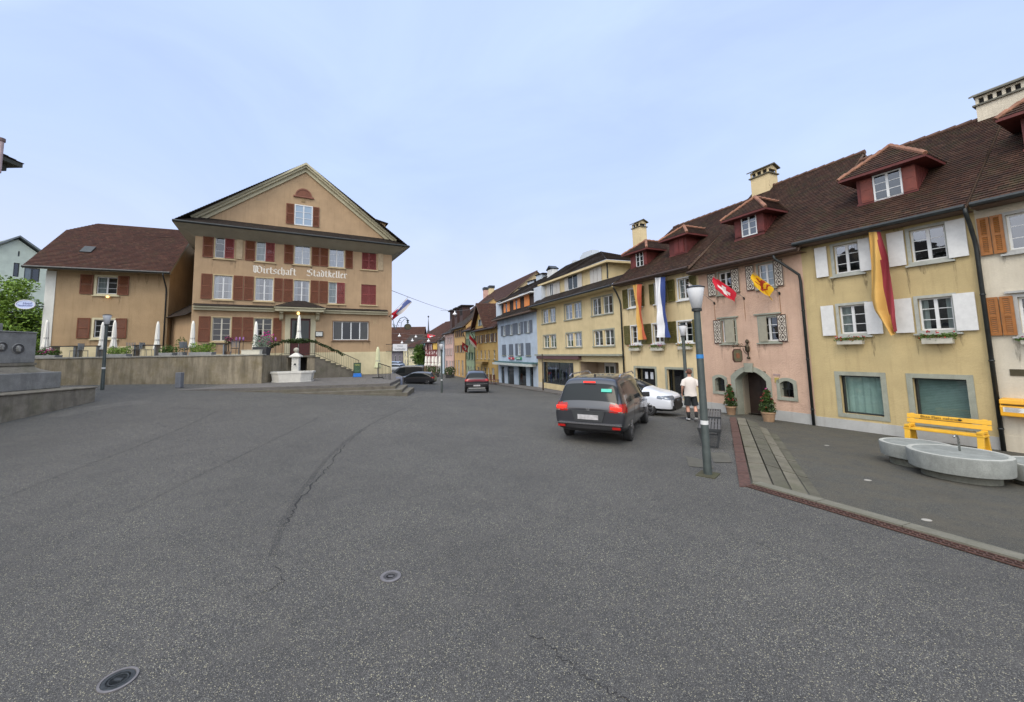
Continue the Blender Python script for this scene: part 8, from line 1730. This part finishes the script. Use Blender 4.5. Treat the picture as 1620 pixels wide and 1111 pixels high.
def finger_chain(w_, dirv, side):
    dirv = Vector(dirv).normalized(); side = Vector(side).normalized(); dn = dirv.cross(side).normalized(); b0 = len(V); w_i = w_; P = Vector(V[w_i]); palm = P+dirv*.05; V.append(tuple(palm)); E.append((w_i, b0)); Rd.append((.026, .014))
    for k in range(4):
        off = side*(-.030+.02*k); l = (.068, .078, .073, .058)[k]; a = palm+dirv*.025+off; b_ = a+dirv*l*.5+dn*.012; c = b_+dirv*l*.35+dn*.03; n0 = len(V); V.extend([tuple(a), tuple(b_), tuple(c)]); E.extend([(b0, n0), (n0, n0+1), (n0+1, n0+2)]); Rd.extend([.0095, .009, .0075])
    a = P+dirv*.02-side*.03; b_ = a-side*.02+dirv*.03+dn*.012; c = b_+dirv*.025; n0 = len(V); V.extend([tuple(a), tuple(b_), tuple(c)]); E.extend([(w_i, n0), (n0, n0+1), (n0+1, n0+2)]); Rd.extend([.011, .010, .008])
finger_chain(23, (0, .35, -.9), (.2, .9, .3)); finger_chain(27, (.25, .9, -.2), (.1, .2, .95))
body = put(skin_mesh(V, E, Rd), 'body', SKN, t)
def rings(mb, L_, n=24, wob=None):
    b0 = len(mb.v)
    for i, (cx, cy, cz, rx, ry) in enumerate(L_):
        for j in range(n): a = 2*math.pi*j/n; k = 1+(wob(a, i) if wob else 0); mb.v.append((cx+rx*k*math.cos(a), cy+ry*k*math.sin(a), cz+(.006*math.sin(a*5+i) if i == 0 else 0)))
    for i in range(len(L_)-1):
        for j in range(n): mb.f.append((b0+i*n+j, b0+i*n+(j+1) % n, b0+(i+1)*n+(j+1) % n, b0+(i+1)*n+j)); mb.mi.append(mb.k); mb.uv.append(None)
q = MB(); wb = lambda a, i: .035*math.sin(a*4+i*1.3)+.02*math.sin(a*7-i*2.1)
rings(q, [(.01, -.01, .855, .208, .152), (.005, -.01, .92, .20, .147), (0, 0, 1.02, .190, .140), (0, 0, 1.15, .192, .142), (0, -.005, 1.28, .205, .145), (0, -.01, 1.38, .205, .132), (0, -.01, 1.435, .18, .11), (0, -.01, 1.465, .14, .095), (0, -.005, 1.49, .10, .078), (0, 0, 1.515, .068, .068)], 32, wb)
for s_, el in ((-1, (-.245, -.045, 1.20)), (1, (.252, -.052, 1.21))):
    a = Vector((s_*.10, -.005, 1.43)); b_ = Vector((s_*.188, -.01, 1.375)); c = Vector(el); q.tube([a, b_, b_.lerp(c, .6), c], [.045, .068, .070, .078], 16, cap=False)
q.build('t_shirt', simple('pale_tshirt', (.58, .52, .47), .9, var=.08, bmp=.3, scale=4), t, smooth=True)
q = MB(); rings(q, [(0, 0, .98, .172, .125), (0, 0, .88, .185, .14), (0, 0, .80, .18, .135)], 28); SHB = simple('black_shorts', (.010, .012, .014), .85, var=.2)
for s_, kx, ky in ((-1, -.108, .02), (1, .128, .015)): q.tube([(s_*.088, 0, .90), (s_*.098, .0, .78), ((s_*.098+kx)/2, .01, .66), (kx, ky, .53)], [.10, .105, .104, .112], 18, cap=False)
q.build('shorts', SHB, t, smooth=True)
SOK = simple('black_socks', (.012, .012, .012), .9, var=.1); SHO = simple('pale_grey_trainers', (.42, .42, .42), .6, var=.2)
MB().tube([(-.105, -.018, .31), (-.105, -.02, .2), (-.105, -.02, .08)], [.056, .048, .044], 14).build('sock', SOK, t, smooth=True); MB().tube([(.098, -.175, .32), (.085, -.235, .225), (.074, -.28, .15)], [.056, .048, .044], 14).build('sock', SOK, t, smooth=True)
def shoe(h, toe, up): 
    h, toe, up = Vector(h), Vector(toe), Vector(up); d = toe-h; m_ = MB(); m_.tube([h-d*.12, h, h+d*.5, h+d*.85, h+d*1.05], [.035, .05, .05, .044, .022], 14, squash=.85); m_.mat(1).tube([h-d*.12-up*.032, h+d*.5-up*.032, h+d*1.02-up*.028], [.036, .048, .028], 10, squash=.35); m_.build('shoe', [SHO, simple('dark_sole', (.03, .03, .03), .8)], t, smooth=True)
shoe((-.105, -.04, .06), (-.12, .17, .045), (0, 0, 1)); shoe((.074, -.28, .135), (.07, -.13, .05), (0, -.45, .9))
HR = simple('short_reddish_hair', (.09, .035, .02), .8, var=.3, scale=20, bmp=.6); q = MB(); rings(q, [(0, -.012, 1.615, .068, .070), (0, -.015, 1.66, .085, .094), (0, -.012, 1.72, .088, .10), (0, -.005, 1.765, .072, .085), (0, 0, 1.79, .035, .045), (0, 0, 1.795, .004, .004)], 24)
q.v = [(x, y if y < .05 or z > 1.72 else y*.75, z) for x, y, z in q.v]; q.build('hair', HR, t, smooth=True)
q = MB()
for s_ in (-1, 1): q.tube([(s_*.082, .0, 1.645), (s_*.096, -.008, 1.675), (s_*.082, 0, 1.70)], [.012, .018, .012], 8)
q.tube([(0, .10, 1.69), (0, .125, 1.65)], [.01, .016], 8)
q.build('ears_and_nose', SKN, body, smooth=True); q = MB()
for s_ in (-1, 1): q.lathe([(0, -.008), (.011, 0), (0, .008)], (s_*.032, .102, 1.685), 8)
q.box(-.022, .022, .098, .104, 1.612, 1.618); q.build('eyes_and_mouth', simple('dark_features', (.05, .02, .02), .5), body)
# ================================================================== terrace furniture
GM_ = simple('grey_tube_metal', (.20, .22, .24), .4, .6, var=.1); DKT = simple('dark_table', (.025, .025, .027), .5, var=.2)
def chair0():
    t = thing('chair', 'x', 'chair', (0, 0, 0), 0, 'metal chairs on the terrace'); 
    for sx in (-1, 1):
        for sy in (-1, 1): MB().tube([(sx*.2, sy*.2, 0), (sx*.18, sy*.18, .44)], .012, 6).build('leg', GM_, t)
    MB().box(-.2, .2, -.2, .2, .43, .46).build('seat', DKT, t, bevel=.01); q = MB().tube([(-.19, .19, .44), (-.2, .24, .86), (.2, .24, .86), (.19, .19, .44)], .014, 6)
    for k in range(5): x = -.14+.07*k; q.box(x-.012, x+.012, .205, .235, .5, .85)
    q.build('backrest', GM_, t); return t
CH0 = chair0(); first = True
def on_terr(px, Y): p = at_depth(px, hy(px), Y); return (p.x, p.y, TZ-.03)
for px_, Y_, lab in ((120, 22.4, 'between the first two parasols on the left of the terrace'), (131, 22.6, 'left of the lamp post, beside the dark table'), (206, 22.5, 'in the middle of the terrace, right of the round shrub'), (214, 22.7, 'beside the dark table in the middle of the terrace'), (293, 22.7, 'at the parasol by the left corner of the inn'), (300, 23.0, 'behind the parasol by the left corner of the inn'), (371, 22.9, 'below the inn windows, left of the white box'), (230, 22.9, 'left of the parasol at the end of the tan house')):
    c = CH0 if first else copy_tree(CH0); first = False; c.location = on_terr(px_, Y_); c.rotation_euler = (0, 0, random.uniform(0, 6.3)); c['label'] = 'grey metal chair '+lab
def table(px, Y, lab):
    t = thing('table', lab, 'table', on_terr(px, Y), .3, 'dark tables on the terrace'); MB().box(-.6, .6, -.35, .35, .70, .74).build('tabletop', DKT, t)
    for sx in (-1, 1): MB().box(sx*.5-.03, sx*.5+.03, -.3, .3, 0, .70).build('leg', GM_, t)
table(104, 22.8, 'dark terrace table left of the lamp post'); table(140, 23.0, 'dark terrace table just left of the lamp post, behind the chairs'); table(232, 23.2, 'dark terrace table beside the parasol at the tan house'); table(340, 23.3, 'dark terrace table below the inn windows')
def planter(px0, px1, Y, hb, hp, lab, lm_, fl=None, mat=None, cat='planter', dens=1.0):
    a, b_ = on_terr(px0, Y), on_terr(px1, Y); c = ((a[0]+b_[0])/2, (a[1]+b_[1])/2, a[2]); L2 = abs(b_[0]-a[0])/2; t = thing('planter', lab, cat, c, .05, 'planters along the terrace wall'); MB().prism([(-L2, hb), (L2, hb), (L2*.93, 0), (-L2*.93, 0)], -.22, .22).build('trough', mat or simple('grey_planter_concrete', (.25, .25, .24), .85, var=.15), t, bevel=.01); rn = random.Random(int(px0)); q = MB(); n_ = max(3, int(L2*2/.16))
    for k in range(n_): x = -L2*.85+2*L2*.85*k/(n_-1); h = hp*rn.uniform(.7, 1.15); leaves(q, (x, 0, hb+h*.45), (.16, .2, h*.55), int(120*dens), .05, rn, 0)
    if fl: 
        for k in range(n_*5): petals(q, (rn.uniform(-L2, L2), rn.uniform(-.2, .1), hb+rn.uniform(.2, 1)*hp), (.04, .04, .04), 2, .035, rn, 1)
    q.build('plants', [lm_, fl or FLR], t)
planter(60, 92, 22.2, .22, .35, 'planter with pink blooms at the left end of the terrace wall', LEAF4, FLP); planter(172, 204, 22.3, .22, .42, 'planter with a bright green rounded shrub right of the lamp post', LEAF2)
planter(255, 276, 22.5, .25, .42, 'planter with a dark green shrub before the link between the houses', LEAF4); planter(302, 338, 22.6, .25, .50, 'long planter with a bright green hedge before the inn', LEAF2); planter(402, 424, 22.9, .5, .70, 'bushy silver-green plant in a dark tub at the top of the stairs', leafm('silver_leaves', (.10, .14, .10), (.20, .26, .2)), mat=simple('dark_tub', (.03, .03, .032), .7), dens=1.4)
planter(280, 292, 24.5, .3, 1.0, 'taller green bush against the lean-to wall', LEAF4)
t = thing('white_box', 'low white oblong box standing on the terrace wall left of the stairs', 'box', on_terr(398, 22.25), .05); MB().box(-.5, .5, -.15, .15, .06, .30).box(-.52, .52, -.17, .17, .30, .33).build('box', simple('off_white_box', (.60, .57, .46), .7, var=.08), t, bevel=.01)
t = thing('flower_ball', 'round magenta flowering plant on a thin stem below the inn windows', 'potted plant', on_terr(361, 23.6)); q = MB(); rn = random.Random(4); leaves(q, (0, 0, .95), (.25, .25, .2), 160, .05, rn, 0); 
for k in range(60): petals(q, (rn.gauss(0, .12), rn.gauss(0, .12), .98+rn.gauss(0, .09)), (.05, .05, .05), 2, .035, rn, 1)
q.build('flowers', [LEAF3, simple('dusky_pink_petals', (.35, .06, .16), .6)], t); MB().tube([(0, 0, 0), (0, 0, .9)], .03, 6).build('stem', BARK, t); MB().lathe([(.12, 0), (.17, .28), (0, .28)], n=14).build('pot', simple('terracotta_pot'), t)
t = thing('flower_bush', 'bright magenta bush beside the stair head, before the inn window', 'plant', on_terr(421, 24.3)); q = MB(); leaves(q, (0, 0, .9), (.45, .35, .35), 320, .06, rn, 0)
for k in range(90): petals(q, (rn.gauss(0, .2), rn.gauss(0, .2), 1.0+rn.gauss(0, .15)), (.06, .06, .06), 2, .045, rn, 1)
q.build('flowers', [LEAF3, simple('magenta_petals', (.6, .03, .30), .6)], t); MB().lathe([(.2, 0), (.28, .5), (0, .5)], n=14).build('pot', MATS['dark_tub'], t)
F = sk_.F     # small lantern table items on the window sills
for k, px_ in enumerate((374, 379.5, 385, 436)):
    u_, z_ = F.at(px_, 538, -.6); w_ = F.w(u_, -.6, z_-.05); t = thing('glass_lantern', 'small violet glass lantern, %s of the row before the inn window' % ('leftmost', 'second', 'third', 'rightmost')[k], 'lantern', tuple(w_), 0, 'violet lanterns'); MB().lathe([(.05, 0), (.065, .08), (.05, .2), (.02, .25)], n=12).build('glass', simple('violet_glass', (.28, .12, .3), .2), t, smooth=True); MB().tube([(0, 0, 0), (0, 0, -(z_-.05-(TZ-.03)))], .015, 6).build('stake', W['zinc'], t)
# oval sign on the annex corner
F = an.F; c0 = F.at(41, 482, -.3); r0 = F.at(57, 486, -.3)[0]-F.at(27, 480, -.3)[0]; w_ = F.w(c0[0], -.3, c0[1]); t = thing('oval_sign', 'pale blue oval inn sign held out from the white corner of the tan house', 'sign', tuple(w_), F.rz); rx = r0/2; rz_ = rx*.62
q = MB(); n_ = 32; q.prism([(rx*math.cos(2*math.pi*k/n_), rz_*math.sin(2*math.pi*k/n_)) for k in range(n_)], -.06, .06); bo_ = q.build('board', simple('pale_blue_sign', (.50, .58, .80), .4, var=.03), t); q = MB()
for k in range(n_): a0, a1 = 2*math.pi*k/n_, 2*math.pi*(k+1)/n_; q.bar((rx*math.cos(a0), -.06, rz_*math.sin(a0)), (rx*math.cos(a1), -.06, rz_*math.sin(a1)), .04)
q.build('rim', simple('white_sign_board'), t); IT = simple('blue_ink', (.05, .06, .25), .6, var=0); text_mesh('Hotel', rx*.42, IT, bo_, Matrix.Translation((.1, -.064, rz_*.25)) @ FACE); text_mesh('Stadtkeller', rx*.36, IT, bo_, Matrix.Translation((0, -.064, -rz_*.25)) @ FACE); dx = -c0[0]
MB().bar((rx*.8, .0, rz_*.3), (dx+.02, .3, rz_*.3), .04).bar((rx*.8, 0, -rz_*.3), (dx+.02, .3, -rz_*.3), .04).build('bracket', W['zinc'], t)
# objects at the foot of the stairs
F = sk_.F; u_, z_ = F.at(565, 596, -3.1); w_ = F.w(u_, -3.1, 1.0); t = thing('menu_board', 'dark green menu board on a blue foot at the bottom of the inn stairs', 'menu board', tuple(w_), F.rz)
MB().box(-.24, .24, -.03, .03, .25, .95).mat(1).box(-.2, .2, -.036, -.03, .3, .9).build('panel', [simple('board_frame', (.03, .05, .03), .5), simple('board_green', (.05, .10, .05), .6, var=.5, scale=14)], t); MB().prism([(-.27, 0), (.27, 0), (.22, .24), (-.22, .24)], -.2, .2).build('foot', simple('blue_plastic_foot', (.02, .16, .55), .4), t, bevel=.02)
text_mesh('MENU', .12, simple('chalk_yellow', (.5, .5, .12), .8, var=0), t, Matrix.Translation((0, -.04, .80)) @ FACE)
def dec(px, py, w_px, h, lab, nm, mat, Y, text=None, legs=True):
    p = at_depth(px, hy(px), Y); z = gz(p.x, p.y); z = max(z, 1.0) if px < 600 else z; t = thing(nm, lab, 'utility box' if not legs else 'notice stand', (p.x, p.y, z)); w_ = w_px*Y/FPX/2
    MB().box(-w_, w_, -.12 if not legs else -.03, .12 if not legs else .03, 0 if not legs else .25, h).build('body', mat, t, bevel=.015)
    if legs: MB().box(w_*.7, w_*.7+.05, -.025, .025, 0, .26).box(-w_*.7-.05, -w_*.7, -.025, .025, 0, .26).build('legs', W['zinc'], t)
    return t
dec(286, 617, 8.5, .74, 'small grey metal box standing before the terrace wall', 'utility_box', simple('grey_metal_box', (.17, .18, .20), .5, .3, var=.1), 19.6, legs=False)
dec(631.5, 613, 10.5, .82, 'blue-grey notice panel on legs beside the platform steps', 'notice_stand', simple('blue_grey_panel', (.15, .17, .23), .5, var=.1), 24.5)
# railing beside the platform steps at the inn corner
ra1 = on_z(599, 603, 1.0); rb1 = Vector((ra1.x+.9, ra1.y+1.6, .55)); ra1 = at_depth(598.5, 600, 25.0); rb1 = at_depth(617, 613, 23.5); t = thing('railing', 'short sloping iron railing beside the cream corner of the inn', 'railing', (ra1.x, ra1.y, 0)); q = MB(); a = Vector((0, 0, 1.0)); b_ = Vector((rb1.x-ra1.x, rb1.y-ra1.y, .8)); up = Vector((0, 0, .95))
q.bar(a+up, b_+up, .04).bar(a+up*.12, b_+up*.12, .025); k = 8
for i in range(k+1): c = a.lerp(b_, i/k); q.bar(c+(up*.12 if 0 < i < k else up*0), c+up, .016 if 0 < i < k else .04)
q.build('bars', IRON, t)
# ================================================================== cafe greenery and parasols down the street
for k, (px_, Y_) in enumerate(((667, 66), (676, 65), (683, 64), (690, 63), (709, 60), (714, 62))):
    p = at_depth(px_, hy(px_), Y_); t = thing('hedge_tub', 'clipped dark green shrub in a tub, %s in the row before the far cafe' % ('first', 'second', 'third', 'fourth', 'fifth', 'last')[k], 'shrub', (p.x, p.y, gz(p.x, p.y)), 0, 'tubbed shrubs before the far cafe'); q = MB(); rn = random.Random(k); MB().box(-.4, .4, -.3, .3, 0, .45).build('tub', MATS['dark_tub'], t)
    leaves(q, (0, 0, 1.0), (.65, .5, .7), 420, .11, rn, 0); q.build('foliage', LEAF3, t)
for k, (px_, Y_) in enumerate(((674, 70), (679, 72), (685, 69), (690, 71), (696, 68))):
    p = at_depth(px_, hy(px_), Y_); z_ = gz(p.x, p.y); parasol((p.x, p.y, z_), z_+3.3, z_+1.6, 'folded white cafe parasol far down the street, %s from the left' % ('first', 'second', 'third', 'fourth', 'fifth')[k], CLOTH, 'folded cafe parasols far down the street', .3)
for k, (px_, Y_) in enumerate(((773, 45), (778.5, 44), (784, 43.5))):       # wooden trough and low seats by the ochre house
    p = at_depth(px_, hy(px_), Y_); t = thing('wooden_chair', 'reddish wooden chair %s before the blue house' % ('farthest left', 'in the middle', 'farthest right')[k], 'chair', (p.x, p.y, gz(p.x, p.y)+.1), 1.2, 'reddish chairs before the blue house'); CR = simple('red_brown_wood', (.16, .07, .05), .7, var=.2)
    MB().box(-.25, .25, -.25, .25, .42, .47).build('seat', CR, t); q = MB()
    for i in range(4): q.box(-.24+.15*i, -.18+.15*i, .2, .24, .47, 1.0)
    q.box(-.25, .25, .2, .25, .95, 1.02).build('backrest', CR, t)
    for sx in (-1, 1):
        for sy in (-1, 1): MB().box(sx*.22-.02, sx*.22+.02, sy*.22-.02, sy*.22+.02, 0, .42).build('leg', CR, t)
